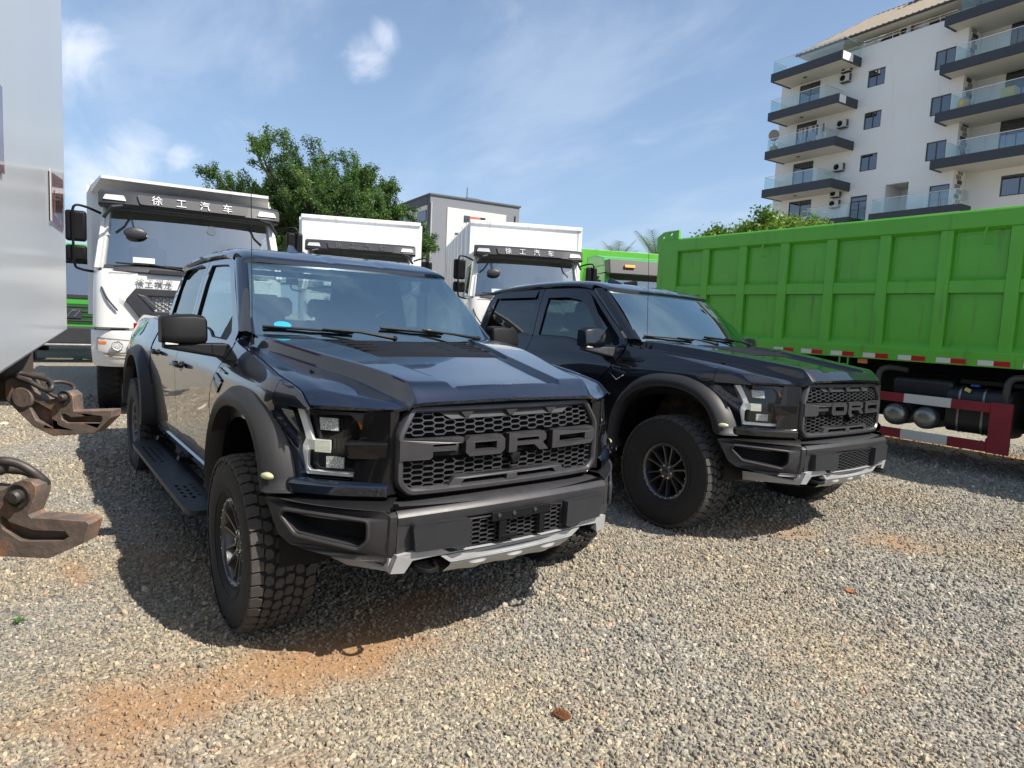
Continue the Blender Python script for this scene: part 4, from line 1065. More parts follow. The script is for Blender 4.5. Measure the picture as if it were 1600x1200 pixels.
    # ---------------- underbody
    mb = MB(); mb.box((-2.0, .42, .52), (5.6, .09, .14)); mb.box((-2.0, -.42, .52), (5.6, .09, .14)); mb.box((-1.2, 0, .50), (1.6, .5, .2)); mb.box((.55, 0, .62), (.5, 1.2, .3))
    mb.box((.33, 0, .90), (.7, 1.0, .30))
    mb.build('chassis', under, root, smooth=0, bevel=.01)
    mb = MB(); mb.tube([(-3.69, -.8, .42), (-3.69, .8, .42)], .05, 12); mb.ball((-3.69, 0, .43), .16, 10); mb.build('rear_axle', under, root, smooth=50)
    for s in (-1, 1):
        mb = MB(); mb.tube([(.22, s*.34, .43), (.05, s*.78, .33)], [.055, .035], 8); mb.tube([(-.25, s*.34, .43), (-.02, s*.78, .33)], [.05, .035], 8); mb.box((.34, s*.50, .40), (.10, .40, .10), rot=(s*.12, .1, 0))
        mb.build('suspension_arm', armm, root, smooth=40)
        mb = MB(); mb.tube([(-.05, s*.62, .38), (-.05, s*.58, .95)], .05, 10); mb.build('shock_absorber', under, root, smooth=40)
    return root
truck1 = make_pickup('pickup_truck', 'shiny black pickup truck in front, with blue round windscreen sticker and empty plate bracket', True)
truck2 = make_pickup('pickup_truck', 'black pickup truck parked beside the long green dump truck, dark deflectors over its windows', False)
truck1['group'] = truck2['group'] = 'black pickup trucks parked side by side'
truck2.location = (.0772, 3.2819, .022); truck2.rotation_euler = (-.0140, -.0140, 0)
# ================================================================ ground
def gz(x, y):
    r = math.hypot(x-1, y-1); k = math.exp(-(r/9.0)**2)
    return k*(-.012*(x+3.4)+.010*(y+1.1)) + .012*math.sin(x*1.7+y*.6)*math.sin(y*1.3-x*.4)*math.exp(-(r/14)**2)*.6
BLOBS = ((.60, -.82, .66, .30, 1.62, 1.15), (.62, -1.55, .50, .30, 1.3, .85), (.95, -1.75, .55, .25, .4, .6), (-1.06, -1.71, .28, .10, .1, .65), (.35, -.15, .5, .22, 1.6, .9), (.65, 3.0, .40, .24, .9, .7), (1.35, 3.55, .36, .22, .8, .75), (-.6, 8.9, 3.4, .55, -.03, 1.3), (-1.2, -1.25, .45, .2, 0, .4), (1.25, -1.2, .4, .18, .6, .45), (-8.5, -.9, .5, .3, 0, .5))
def soil(x, y):   # 1 where red laterite shows through the gravel
    v = 0
    for (cx, cy, sx, sy, a, k) in BLOBS:
        dx, dy = x-cx, y-cy; u = dx*math.cos(a)+dy*math.sin(a); w_ = -dx*math.sin(a)+dy*math.cos(a)
        v = max(v, k*math.exp(-(u/sx)**2-(w_/sy)**2))
    return v
def gauss_nodes(t, xyz, blobs):
    """shader nodes giving the same soil mask as soil()"""
    prev = None; L = t.links.new
    for (cx, cy, sx, sy, a, k) in blobs:
        m = N(t, 'ShaderNodeMapping', vector_type='TEXTURE'); m.inputs['Location'].default_value = (cx, cy, 0); m.inputs['Rotation'].default_value = (0, 0, a); m.inputs['Scale'].default_value = (sx, sy, 1000)
        L(xyz, m.inputs[0]); l = N(t, 'ShaderNodeVectorMath', operation='DOT_PRODUCT'); L(m.outputs[0], l.inputs[0]); L(m.outputs[0], l.inputs[1])
        e = N(t, 'ShaderNodeMath', operation='MULTIPLY'); e.inputs[1].default_value = -1; L(l.outputs['Value'], e.inputs[0])
        x = N(t, 'ShaderNodeMath', operation='EXPONENT'); L(e.outputs[0], x.inputs[0]); mk = N(t, 'ShaderNodeMath', operation='MULTIPLY'); mk.inputs[1].default_value = k; L(x.outputs[0], mk.inputs[0])
        if prev is None: prev = mk.outputs[0]
        else: mm = N(t, 'ShaderNodeMath', operation='MAXIMUM'); L(prev, mm.inputs[0]); L(mk.outputs[0], mm.inputs[1]); prev = mm.outputs[0]
    return prev
def ground_material(name, stones):
    m = bpy.data.materials.new(name); m.use_nodes = True; t = m.node_tree; p = t.nodes['Principled BSDF']; L = t.links.new
    geo = N(t, 'ShaderNodeNewGeometry'); pos = geo.outputs['Position']
    mask = gauss_nodes(t, pos, BLOBS)
    nz = N(t, 'ShaderNodeTexNoise'); nz.inputs['Scale'].default_value = 5; nz.inputs['Detail'].default_value = 8; L(pos, nz.inputs['Vector'])
    mk = N(t, 'ShaderNodeMath', operation='MULTIPLY_ADD'); mk.inputs[1].default_value = 1.3; mk.inputs[2].default_value = -.65; L(nz.outputs[0], mk.inputs[0])
    sm = N(t, 'ShaderNodeMath', operation='ADD', use_clamp=True); L(mask, sm.inputs[0]); L(mk.outputs[0], sm.inputs[1])
    sm2 = N(t, 'ShaderNodeMapRange', interpolation_type='SMOOTHSTEP'); sm2.inputs[1].default_value = .02; sm2.inputs[2].default_value = 1.05; sm2.inputs[4].default_value = .9; L(sm.outputs[0], sm2.inputs[0])
    red = N(t, 'ShaderNodeValToRGB'); red.color_ramp.elements[0].color = (.24, .125, .06, 1); red.color_ramp.elements[1].color = (.44, .27, .14, 1)
    nz2 = N(t, 'ShaderNodeTexNoise'); nz2.inputs['Scale'].default_value = 30; nz2.inputs['Detail'].default_value = 8; L(pos, nz2.inputs['Vector']); L(nz2.outputs[0], red.inputs[0])
    big = N(t, 'ShaderNodeTexNoise'); big.inputs['Scale'].default_value = .55; big.inputs['Detail'].default_value = 5; L(pos, big.inputs['Vector'])
    rp = N(t, 'ShaderNodeValToRGB'); cr = rp.color_ramp
    if stones:
        oi = N(t, 'ShaderNodeObjectInfo'); src = oi.outputs['Random']
        cols = [(0, (.15, .147, .14)), (.22, (.235, .225, .205)), (.45, (.285, .27, .235)), (.68, (.36, .335, .28)), (.82, (.235, .23, .22)), (.90, (.46, .40, .29)), (.955, (.54, .50, .42)), (.99, (.42, .26, .18)), (1, (.62, .60, .56))]
    else:
        vo = N(t, 'ShaderNodeTexVoronoi'); vo.inputs['Scale'].default_value = 48; L(pos, vo.inputs['Vector'])
        sp = N(t, 'ShaderNodeSeparateColor'); L(vo.outputs['Color'], sp.inputs[0]); src = sp.outputs[0]
        cols = [(0, (.13, .125, .12)), (.3, (.23, .22, .20)), (.6, (.31, .29, .25)), (.9, (.36, .33, .27)), (1, (.48, .45, .38))]
    while len(cr.elements) < len(cols): cr.elements.new(.5)
    for e, (q, c_) in zip(cr.elements, cols): e.position = q; e.color = (*c_, 1)
    L(src, rp.inputs[0])
    # dusty warm tint in large patches
    wt = N(t, 'ShaderNodeMix', data_type='RGBA', blend_type='MULTIPLY'); bw = N(t, 'ShaderNodeValToRGB'); bw.color_ramp.elements[0].color = (1.0, 1.0, .99, 1); bw.color_ramp.elements[1].color = (1.12, 1.02, .86, 1); bw.color_ramp.elements[0].position = .38; bw.color_ramp.elements[1].position = .62
    L(big.outputs[0], bw.inputs[0]); wt.inputs['Factor'].default_value = 1; L(rp.outputs[0], wt.inputs['A']); L(bw.outputs[0], wt.inputs['B'])
    mx = N(t, 'ShaderNodeMix', data_type='RGBA'); L(wt.outputs['Result'], mx.inputs['A']); L(red.outputs[0], mx.inputs['B'])
    if stones:
        k = N(t, 'ShaderNodeMath', operation='MULTIPLY'); k.inputs[1].default_value = .62; L(sm2.outputs[0], k.inputs[0]); L(k.outputs[0], mx.inputs['Factor'])
    else: L(sm2.outputs[0], mx.inputs['Factor'])
    # fine grain on each stone
    fg = N(t, 'ShaderNodeTexNoise'); fg.inputs['Scale'].default_value = 160; fg.inputs['Detail'].default_value = 3; L(pos, fg.inputs['Vector'])
    fm = N(t, 'ShaderNodeMapRange'); fm.inputs[1].default_value = .3; fm.inputs[2].default_value = .7; fm.inputs[3].default_value = .72; fm.inputs[4].default_value = 1.22; L(fg.outputs[0], fm.inputs[0])
    fc = N(t, 'ShaderNodeCombineColor'); [L(fm.outputs[0], fc.inputs[i]) for i in range(3)]
    fx = N(t, 'ShaderNodeMix', data_type='RGBA', blend_type='MULTIPLY'); fx.inputs['Factor'].default_value = 1; L(mx.outputs['Result'], fx.inputs['A']); L(fc.outputs[0], fx.inputs['B'])
    L(fx.outputs['Result'], p.inputs['Base Color']); p.inputs['Roughness'].default_value = .85; p.inputs['Specular IOR Level'].default_value = .3
    bp = N(t, 'ShaderNodeBump')
    if stones: bp.inputs['Strength'].default_value = .3; bp.inputs['Distance'].default_value = .003; L(fg.outputs[0], bp.inputs['Height'])
    else:
        vb = N(t, 'ShaderNodeTexVoronoi'); vb.inputs['Scale'].default_value = 48; L(pos, vb.inputs['Vector'])
        inv = N(t, 'ShaderNodeMath', operation='SUBTRACT'); inv.inputs[0].default_value = 1; L(vb.outputs['Distance'], inv.inputs[1])
        bp.inputs['Strength'].default_value = .9; bp.inputs['Distance'].default_value = .015; L(inv.outputs[0], bp.inputs['Height'])
        # less relief in the bare soil
        s_ = N(t, 'ShaderNodeMath', operation='MULTIPLY_ADD'); s_.inputs[1].default_value = -.7; s_.inputs[2].default_value = .95; L(sm2.outputs[0], s_.inputs[0]); L(s_.outputs[0], bp.inputs['Strength'])
    L(bp.outputs[0], p.inputs['Normal'])
    return m
gm = ground_material('gravel_ground', False); stm = ground_material('gravel_stone', True)
mb = MB(); xs = sorted(set([round(-30+.5*i, 3) for i in range(101)]+[-900, -400, -200, -100, -60, 40, 80, 200, 500])); ys = sorted(set([round(-15+.5*i, 3) for i in range(91)]+[-600, -300, -100, -50, -25, 45, 70, 120, 300, 800]))
mb.grid([[(x, y, gz(x, y)) for y in ys] for x in xs]); struct(mb.build('ground', gm, smooth=60))
# loose stones: real geometry scattered as points, denser and finer towards the camera
def scatter_points():
    out = []
    F2 = np.array([F_.x, F_.y]); F2 /= np.linalg.norm(F2); R2 = np.array([F2[1], -F2[0]])
    for (d0, d1, dens_, s0, s1) in ((.9, 3.2, 3600, .0052, .0160), (3.2, 5.0, 2700, .006, .0160), (5.0, 8.0, 1500, .0075, .0175), (8.0, 13.0, 420, .011, .021)):
        A = .5*(d1*d1-d0*d0)*2.1; n = int(A*dens_*1.0)
        d = np.sqrt(rng.uniform(d0*d0, d1*d1, n)); a = rng.uniform(-1.02, 1.02, n)
        x = CAM.x+F2[0]*d*np.cos(a)+R2[0]*d*np.sin(a); y = CAM.y+F2[1]*d*np.cos(a)+R2[1]*d*np.sin(a)
        sz = s0+(s1-s0)*rng.beta(1.6, 3.2, n)
        out.append(np.stack([x, y, sz], 1))
    return np.concatenate(out)
SP = scatter_points()
keep = []
ph = rng.uniform(0, 1, len(SP))
for i, (x, y, s_) in enumerate(SP):
    so_ = soil(x, y)
    if ph[i] < min(.72, so_*.72): continue
    keep.append(i)
SP = SP[keep]
big_n = len(SP)
SP[:, 2] *= np.where(rng.uniform(0, 1, big_n) < .02, 1.75, 1.0)*(1+.22*np.sin(SP[:, 0]*1.9+SP[:, 1]*.7)*np.sin(SP[:, 1]*2.3-SP[:, 0]*.5))
Z = np.array([gz(x, y) for x, y in SP[:, :2]])
me = bpy.data.meshes.new('gravel'); me.vertices.add(big_n)
co = np.stack([SP[:, 0], SP[:, 1], Z+SP[:, 2]*.15], 1); me.vertices.foreach_set('co', co.ravel())
at = me.attributes.new('size', 'FLOAT', 'POINT'); at.data.foreach_set('value', SP[:, 2])
ar = me.attributes.new('turn', 'FLOAT_VECTOR', 'POINT'); ar.data.foreach_set('vector', rng.uniform(-3.14, 3.14, (big_n, 3)).ravel())
gv = bpy.data.objects.new('gravel', me); COL.objects.link(gv); gv['kind'] = 'stuff'
ng = bpy.data.node_groups.new('scatter_stones', 'GeometryNodeTree')
ng.interface.new_socket('Geometry', in_out='INPUT', socket_type='NodeSocketGeometry'); ng.interface.new_socket('Geometry', in_out='OUTPUT', socket_type='NodeSocketGeometry')
gi = ng.nodes.new('NodeGroupInput'); go = ng.nodes.new('NodeGroupOutput'); iop = ng.nodes.new('GeometryNodeInstanceOnPoints')
jn = ng.nodes.new('GeometryNodeGeometryToInstance')
for k in range(7):
    ico = ng.nodes.new('GeometryNodeMeshIcoSphere'); ico.inputs['Radius'].default_value = 1; ico.inputs['Subdivisions'].default_value = 2
    sp_ = ng.nodes.new('GeometryNodeSetPosition'); ps = ng.nodes.new('GeometryNodeInputPosition'); vz = ng.nodes.new('ShaderNodeTexVoronoi'); vz.inputs['Scale'].default_value = .75
    ad_ = ng.nodes.new('ShaderNodeVectorMath'); ad_.operation = 'ADD'; ad_.inputs[1].default_value = (k*7.3, k*3.1, k*1.7)
    ng.links.new(ps.outputs[0], ad_.inputs[0]); ng.links.new(ad_.outputs[0], vz.inputs['Vector'])
    # chip-like stone: pull every vertex towards its voronoi distance, then squash
    sc_ = ng.nodes.new('ShaderNodeVectorMath'); sc_.operation = 'SCALE'; mth = ng.nodes.new('ShaderNodeMath'); mth.operation = 'MULTIPLY_ADD'; mth.inputs[1].default_value = .75; mth.inputs[2].default_value = .50
    ng.links.new(vz.outputs['Distance'], mth.inputs[0]); ng.links.new(ps.outputs[0], sc_.inputs[0]); ng.links.new(mth.outputs[0], sc_.inputs['Scale'])
    sq = ng.nodes.new('ShaderNodeVectorMath'); sq.operation = 'MULTIPLY'; sq.inputs[1].default_value = (1.15+.1*(k % 3), .95-.06*(k % 2), .62+.07*(k % 3)); ng.links.new(sc_.outputs[0], sq.inputs[0])
    ng.links.new(ico.outputs[0], sp_.inputs['Geometry']); ng.links.new(sq.outputs[0], sp_.inputs['Position'])
    sh_ = ng.nodes.new('GeometryNodeSetShadeSmooth'); sh_.inputs['Shade Smooth'].default_value = False; ng.links.new(sp_.outputs[0], sh_.inputs[0])
    sm_ = ng.nodes.new('GeometryNodeSetMaterial'); sm_.inputs['Material'].default_value = stm; ng.links.new(sh_.outputs[0], sm_.inputs[0]); ng.links.new(sm_.outputs[0], jn.inputs[0])
ng.links.new(gi.outputs[0], iop.inputs['Points']); ng.links.new(jn.outputs[0], iop.inputs['Instance']); iop.inputs['Pick Instance'].default_value = True
na = ng.nodes.new('GeometryNodeInputNamedAttribute'); na.data_type = 'FLOAT'; na.inputs[0].default_value = 'size'; ng.links.new(na.outputs[0], iop.inputs['Scale'])
nr = ng.nodes.new('GeometryNodeInputNamedAttribute'); nr.data_type = 'FLOAT_VECTOR'; nr.inputs[0].default_value = 'turn'
ng.links.new(nr.outputs[0], iop.inputs['Rotation']); ng.links.new(iop.outputs[0], go.inputs[0])
gv.modifiers.new('scatter', 'NODES').node_group = ng
# a few countable things lying on the gravel
leafm = mat('dry_leaf', (.34, .13, .05), .7, noise=.3, nscale=30)
for (x, y, r, lab) in ((1.62, 2.26, .045, 'large dry orange leaf lying on the gravel in the right foreground'), (1.19, 2.71, .028, 'small reddish dry leaf on the gravel beside a darker one')):
    mb = MB(); P = []
    for i in range(9):
        t = i/8; wd = r*.45*math.sin(PI*min(1, t*.96+.02))*(1+.25*math.sin(i*2.3)); P.append([((t-.5)*2*r, -wd, .010+.004*math.sin(i)), ((t-.5)*2*r, 0, .004), ((t-.5)*2*r, wd*.8, .013)])
    mb.grid(P); o = mb.build('dry_leaf', leafm, smooth=60, loc=(x, y, gz(x, y)+.012)); o.rotation_euler = (.1, .1, random.uniform(0, 3)); tag(o, lab, 'leaf')
mb = MB()
for i in range(46):
    a = random.uniform(0, 2*PI); b = random.uniform(.2, 1.1); l = random.uniform(.012, .03); px_, py_ = random.gauss(0, .012), random.gauss(0, .012)
    d = Vector((math.cos(a)*math.cos(b), math.sin(a)*math.cos(b), math.sin(b)))*l; n_ = Vector((-math.sin(a), math.cos(a), 0))*.004
    p0 = Vector((px_, py_, 0)); mb.add([p0-n_*.3, p0+d*.6-n_, p0+d, p0+d*.6+n_], [(0, 1, 2, 3)])
w_ = mb.build('weed', mat('weed_green', (.05, .14, .02), .6, noise=.3), smooth=0, loc=(-.49, -1.99, gz(-.49, -1.99)+.012), kind='stuff')
tag(w_, 'tiny tuft of green weed growing in the gravel at the left edge', 'weed')
# twist of brown coir or dried seed clump in the foreground
mb = MB()
for i in range(420):
    a = random.uniform(0, 2*PI); q = random.random()**.6; px_, py_ = math.cos(a)*q*.042, math.sin(a)*q*.03; mb.box((px_, py_, .004+.012*(1-q)*random.random()), (.0045, .0035, .004), rot=(random.random()*3, random.random()*3, random.random()*3))
w_ = mb.build('seed_clump', mat('rusty_seed', (.16, .06, .02), .8, noise=.5, nscale=200), smooth=0, loc=(1.59, -.16, gz(1.59, -.16)+.012), kind='stuff')
tag(w_, 'rust brown clump of dried seeds on the gravel in the foreground', 'seeds')
# ================================================================ lorries
white_p = mat('white_cab_paint', (.74, .74, .71), .28, coat=.6, coat_r=.06, dirt=(.45, .42, .36), dirt_amt=-.05, dirt_scale=3)
white_b = mat('white_body_paint', (.74, .75, .75), .5, streak=((.40, .37, .31), (7, 7, .7), .55, .5), dirt=(.42, .40, .36), dirt_amt=-.03, dirt_scale=1.6)
lead = mat('charcoal_plastic', (.035, .036, .042), .45, noise=.15)
green_p = mat('green_body_paint', (.11, .44, .03), .45, coat=.15, coat_r=.2, noise=.10, nscale=1.6, bump=.35, bscale=2.4, streak=((.10, .13, .03), (9, 9, .9), .56, .55), dirt=(.16, .36, .08), dirt_amt=-.04, dirt_scale=1.3)
green_c = mat('green_cab_paint', (.06, .34, .04), .3, coat=.5)
red_p = mat('guard_red', (.22, .014, .022), .5, noise=.2, nscale=4, dirt=(.16, .06, .03), dirt_amt=-.06, dirt_scale=6)
rustw = mat('rusty_white', (.62, .60, .54), .55, dirt=(.30, .13, .04), dirt_amt=.02, dirt_scale=9)
tape_r = mat('tape_red', (.45, .02, .02), .25); tape_w = mat('tape_white', (.68, .66, .58), .25)
steel = mat('dull_steel', (.30, .30, .28), .35, .85, noise=.2)
g_lorry = glass('lorry_glass', (.80, .85, .84), 1.6, (.97, 1, .98), base=.34)
def lorry_wheel_mesh():
    T = MB(); R = .52
    T.lathe([(.28, -.13), (.30, -.145), (.40, -.155), (.48, -.145), (.505, -.125), (R, -.11), (R, .11), (.505, .125), (.40, .15), (.28, .13)], n=48)
    for i in range(36):
        for (y0, y1, o_) in ((-.135, -.05, 0), (.05, .135, 0), (-.035, .035, .5)):
            a = 2*PI*(i+o_)/36; da = 2*PI/36*.32; P = []
            for rr in (R-.01, R+.012):
                for (y, aa) in ((y0, a-da), (y1, a-da*.7), (y1, a+da*.7), (y0, a+da)): P.append((rr*math.cos(aa), y, rr*math.sin(aa)))
            T.hexa(P)
    ty = T.mesh('wheel', rubber, 30)
    M_ = MB(); M_.lathe([(.285, -.13), (.27, -.14), (.255, -.11), (.25, -.02), (.10, .0), (.10, -.10), (.0, -.115)], n=40); M_.lathe([(.285, .12), (.26, .10), (.20, .0)], n=40)
    for i in range(10): a = 2*PI*i/10; M_.lathe([(0, -.05), (.016, -.045), (.016, 0)], origin=(.17*math.cos(a), 0, .17*math.sin(a)), n=6)
    return ty, M_.mesh('rim', mat('lorry_rim', (.16, .15, .14), .6, .3, noise=.3), 35)
LW = lorry_wheel_mesh()
def add_lwheel(root, x, y, s, z=.52):
    o = bpy.data.objects.new('wheel', LW[0]); COL.objects.link(o); o.parent = root; o.location = (x, y, z)
    if s > 0: o.rotation_euler = (0, 0, PI)
    r = bpy.data.objects.new('rim', LW[1]); COL.objects.link(r); r.parent = o
def make_white_lorry(label, loc, yaw, bx, btop, bw, boff=0., first=False, dim=False):
    root = thing('dump_truck', label, 'dump truck', loc, yaw, 'white dump trucks parked in a row')
    W = lambda z: itp(z, [(.7, 1.20), (1.25, 1.23), (1.8, 1.22), (2.1, 1.20), (2.85, 1.10), (3.0, 1.08)])
    XF = lambda z: itp(z, [(.7, -.02), (1.25, .0), (1.9, -.02), (2.1, -.06), (2.85, -.24), (3.0, -.30)])
    # cab shell with rounded corners, split below the windscreen
    mb = MB(); P = []
    for z in [1.28, 1.4, 1.6, 1.8, 1.95, 2.06]:
        w_, x_ = W(z), XF(z); q = rpoly([(x_, -w_), (x_, w_), (x_-1.75, w_), (x_-1.75, -w_)], [.22, .22, .05, .05], 6)
        P.append([(a, b, z) for a, b in q])
    mb.grid(P, close_v=True)
    # side walls with door windows, roof, back
    for s in (-1, 1):
        dw = rpoly([(-1.35, 2.08), (-1.35, 2.72), (-.55, 2.76), (-.38, 2.40), (-.36, 2.08)], .05)
        mb.plate([(-1.80, 2.06), (-1.80, 2.98), (-.30, 2.98), (-.085, 2.06)], [dw[::-1]], lambda u, v, t: (u, s*(W(v)-t), v), .05)
        for z0, z1 in ((2.06, 2.5), (2.5, 3.0)):   # front pillars
            a0, a1 = (XF(z0), W(z0)), (XF(z1), W(z1))
            mb.hexa([(a0[0]-.20, s*a0[1], z0), (a0[0]-.07, s*(a0[1]-.015), z0), (a0[0]-.0, s*(a0[1]-.10), z0), (a0[0]-.10, s*(a0[1]-.13), z0), (a1[0]-.16, s*a1[1], z1), (a1[0]-.07, s*(a1[1]-.015), z1), (a1[0]-.0, s*(a1[1]-.09), z1), (a1[0]-.10, s*(a1[1]-.12), z1)])
    mb.box((-1.05, 0, 3.0), (1.5, 2.14, .06)); mb.plate([(-1.1, 1.6), (1.1, 1.6), (1.05, 3.0), (-1.05, 3.0)], [[(-.85, 2.28), (-.85, 2.72), (-.12, 2.72), (-.12, 2.28)], [(.12, 2.28), (.12, 2.72), (.85, 2.72), (.85, 2.28)]], lambda u, v, t: (-1.78-t, u, v), .05)
    mb.box((-.95, 0, 1.62), (1.55, 2.2, .06))
    cab = mb.build('cab', white_p, root, smooth=35, bevel=.012)
    # panel seams and the angled cheek panels
    for s in (-1, 1):
        mb = MB(); mb.plate([(s*.68, 2.03), (s*1.02, 2.03), (s*1.17, 1.86), (s*1.19, 1.34), (s*.62, 1.30), (s*.60, 1.42), (s*.86, 1.66)][::s], [], lambda u, v, t: (XF(v)+.022-.14*max(0, (abs(u)-1.0)/.2)**2-t, u, v), .05)
        mb.build('cheek_panel', white_p, cab, smooth=0, bevel=.012)
        mb = MB(); c_ = crv([(1.12, 1.82, 0), (1.05, 1.66, 0), (.93, 1.50, 0)], 5); mb.tube([(XF(p.y)+.030-.14*max(0, (p.x-1.0)/.2)**2, s*p.x, p.y) for p in c_], [.004]+[.012]*(len(c_)-2)+[.004], 6); mb.build('cheek_slot', lead, cab, smooth=40)
        # door glass and outline
        mb = MB(); mb.plate(rpoly([(-1.34, 2.09), (-1.34, 2.71), (-.56, 2.75), (-.39, 2.40), (-.37, 2.09)], .05), [], lambda u, v, t: (u, s*(W(v)-.03-t), v), .006); mb.build('door_window', g_lorry, cab, smooth=0)
    # windscreen
    mb = MB(); mb.grid([[(lerp(-.045, -.225, t)-.09*q*q*q*q, q*lerp(1.12, 1.03, t), lerp(2.07, 2.86, t)) for t in lin(0, 1, 8)] for q in lin(-1, 1, 16)]); wsn = mb.build('windscreen', g_lorry, cab, smooth=60)
    mb = MB(); mb.grid([[(-.02-.09*q**4, q*1.15, 2.02), (.004-.09*q**4, q*1.15, 2.04), (-.02-.09*q**4, q*1.14, 2.10), (-.05-.09*q**4, q*1.12, 2.12)] for q in lin(-1, 1, 16)]); mb.box((.0, -.30, 2.055), (.05, .50, .05)); mb.build('cowl_panel', lead, cab, smooth=40)
    for (y0, y1, pv) in ((-.95, -.15, .10), (-.05, .75, .88)):
        mb = MB(); mb.tube([(-.035, y0, 2.145), (-.045, y1, 2.135)], .012, 6); mb.tube([(-.03, (y0+y1)/2, 2.15), (.0, pv, 2.075)], .012, 6); mb.build('wiper', plas, cab, smooth=40)
    # sun visor across the top
    mb = MB(); P = []
    for q in lin(-1, 1, 24):
        k = -.10*abs(q)**5; wv_ = 1.14
        P.append([(-.22+k, q*1.12, 2.885), (.0+k, q*wv_, 2.885), (.04+k, q*wv_, 2.92), (.00+k, q*wv_, 3.06), (-.06+k, q*1.12, 3.105), (-.5, q*1.08, 3.12)])
    mb.grid(P); mb.add([P[0][i] for i in range(6)], [(0, 1, 2, 3, 4, 5)]); mb.add([P[-1][i] for i in range(6)], [(5, 4, 3, 2, 1, 0)])
    vis = mb.build('sun_visor', lead, cab, smooth=35)
    mb = MB(); mb.plate(rpoly([(-.66, 2.93), (.66, 2.93), (.70, 3.06), (-.70, 3.06)], .03), [], lambda u, v, t: (.056-.3*(v-2.93)-t, u, v), .03); mb.build('name_panel', lead, vis, smooth=0, bevel=.012)
    for s in (-1, 1):
        mb = MB(); mb.plate(rpoly([(s*.82, 2.955), (s*.85, 3.03), (s*1.06, 3.03), (s*1.09, 2.965)][::s], .015), [], lambda u, v, t: (.058-.3*(v-2.93)-.10*(abs(u)/1.15)**5-t, u, v), .02); mb.build('visor_lamp', mat('lamp_cover', (.62, .62, .60), .2, coat=.5), vis, smooth=0, bevel=.004)
        mb = MB(); mb.tube([(-.02, s*.86, 2.90), (.10, s*.98, 2.86), (.02, s*1.08, 2.72)], .022, 6); mb.build('visor_strut', lead, vis, smooth=40)
    for i, ch in enumerate('徐工汽车'):
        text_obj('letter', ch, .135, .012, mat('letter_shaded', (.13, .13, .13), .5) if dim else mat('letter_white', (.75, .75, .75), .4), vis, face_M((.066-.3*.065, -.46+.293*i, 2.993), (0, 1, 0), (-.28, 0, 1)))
    for i, ch in enumerate('徐工祺龙'):
        text_obj('letter', ch, .105, .01, mat('letter_grey', (.25, .25, .26), .3, .6), cab, face_M((.004, -.665+.115*i, 1.90), (0, 1, 0), (-.02, 0, 1)))
    # black nose with honeycomb grille
    mb = MB(); no = [(-.84, 1.66), (-.72, 1.82), (.72, 1.82), (.84, 1.66), (.60, 1.30), (-.60, 1.30)]
    gi_ = [(-.58, 1.72), (.58, 1.72), (.52, 1.52), (-.52, 1.52)]
    mb.plate(no[::-1], [gi_], lambda u, v, t: (.05-t, u, v), .08); nose = mb.build('nose_panel', lead, cab, smooth=0, bevel=.012)
    mb = MB(); mb.box((-.02, 0, 1.62), (.01, 1.2, .24)); mb.build('grille_backing', dark, nose, smooth=0)
    mb = MB(); hexmesh(mb, lambda u, v: abs(u) < .56 and 1.53 < v < 1.71, -.56, .56, 1.53, 1.71, .09, .06, .008, lambda u, v, d: (.02-d, u, v), .015); mb.build('grille_mesh', lead, nose, smooth=0, kind='stuff')
    for s in (-1, 1): mb = MB(); mb.hexa([(.03, s*.60, 1.55), (.07, s*.50, 1.53), (.07, s*.46, 1.56), (.03, s*.5, 1.6), (.03, s*.74, 1.74), (.06, s*.70, 1.74), (.06, s*.62, 1.72), (.03, s*.6, 1.72)]); mb.build('nose_fin', trim_lt, nose, smooth=0, bevel=.004)
    # bumper with lamps
    mb = MB(); P = []
    for q in lin(-1, 1, 28):
        k = -.28*abs(q)**6; w_ = 1.25; P.append([(-.03+k, q*w_*.98, 1.245), (.045+k, q*w_, 1.235), (.06+k, q*w_, 1.17), (.055+k, q*w_, .98), (.04+k, q*w_*.99, .80), (.0+k, q*w_*.975, .745), (-.12+k, q*w_*.96, .74)])
    mb.grid(P)
    for s in (-1, 1): mb.grid([[(-.22, s*1.23, 1.245), (-.22, s*1.24, 1.17), (-.23, s*1.24, .98), (-.24, s*1.22, .80), (-.28, s*1.20, .74)], [(-1.0, s*1.22, 1.245), (-1.0, s*1.23, 1.17), (-.92, s*1.23, .98), (-.86, s*1.21, .90), (-.80, s*1.19, .86)]])
    bm_ = mb.build('bumper', white_p, root, smooth=40)
    for s in (-1, 1):
        LPf = lambda d: (lambda u, v, t: (.066+d-.28*(abs(u)/1.25)**6-t, s*abs(u), v))
        hp = rpoly([(.60, 1.10), (1.18, 1.14), (1.19, .96), (1.10, .93), (.64, .96)], .02)
        mb = MB(); mb.plate(dens2(hp), [], LPf(0), .03); hlm = mb.build('headlight', mat('lamp_housing', (.30, .30, .30), .3, .6), bm_, smooth=0)
        for (y, r_, mm_) in ((.94, .062, lensw), (.75, .062, lensw)):
            mb = MB(); mb.lathe([(0, .004), (r_*.5, .010), (r_*.8, .002), (r_, .014), (r_*1.12, 0)], origin=(.078-.28*(y/1.25)**6, s*y, 1.035), axis='x', n=20); mb.build('lamp_reflector', mm_, hlm, smooth=40)
        mb = MB(); mb.box((.055, s*1.11, 1.075), (.03, .09, .05)); mb.build('indicator', mat('amber_dull', (.50, .14, .04), .2, coat=.5), hlm, smooth=0, bevel=.01)
        mb = MB(); mb.plate(dens2(rpoly([(.62, .87), (1.06, .88), (1.12, .92), (.62, .905)], .01)), [], LPf(-.006), .03); mb.build('fog_lamp', mat('fog_amber', (.42, .30, .20), .25, coat=.4), bm_, smooth=0)
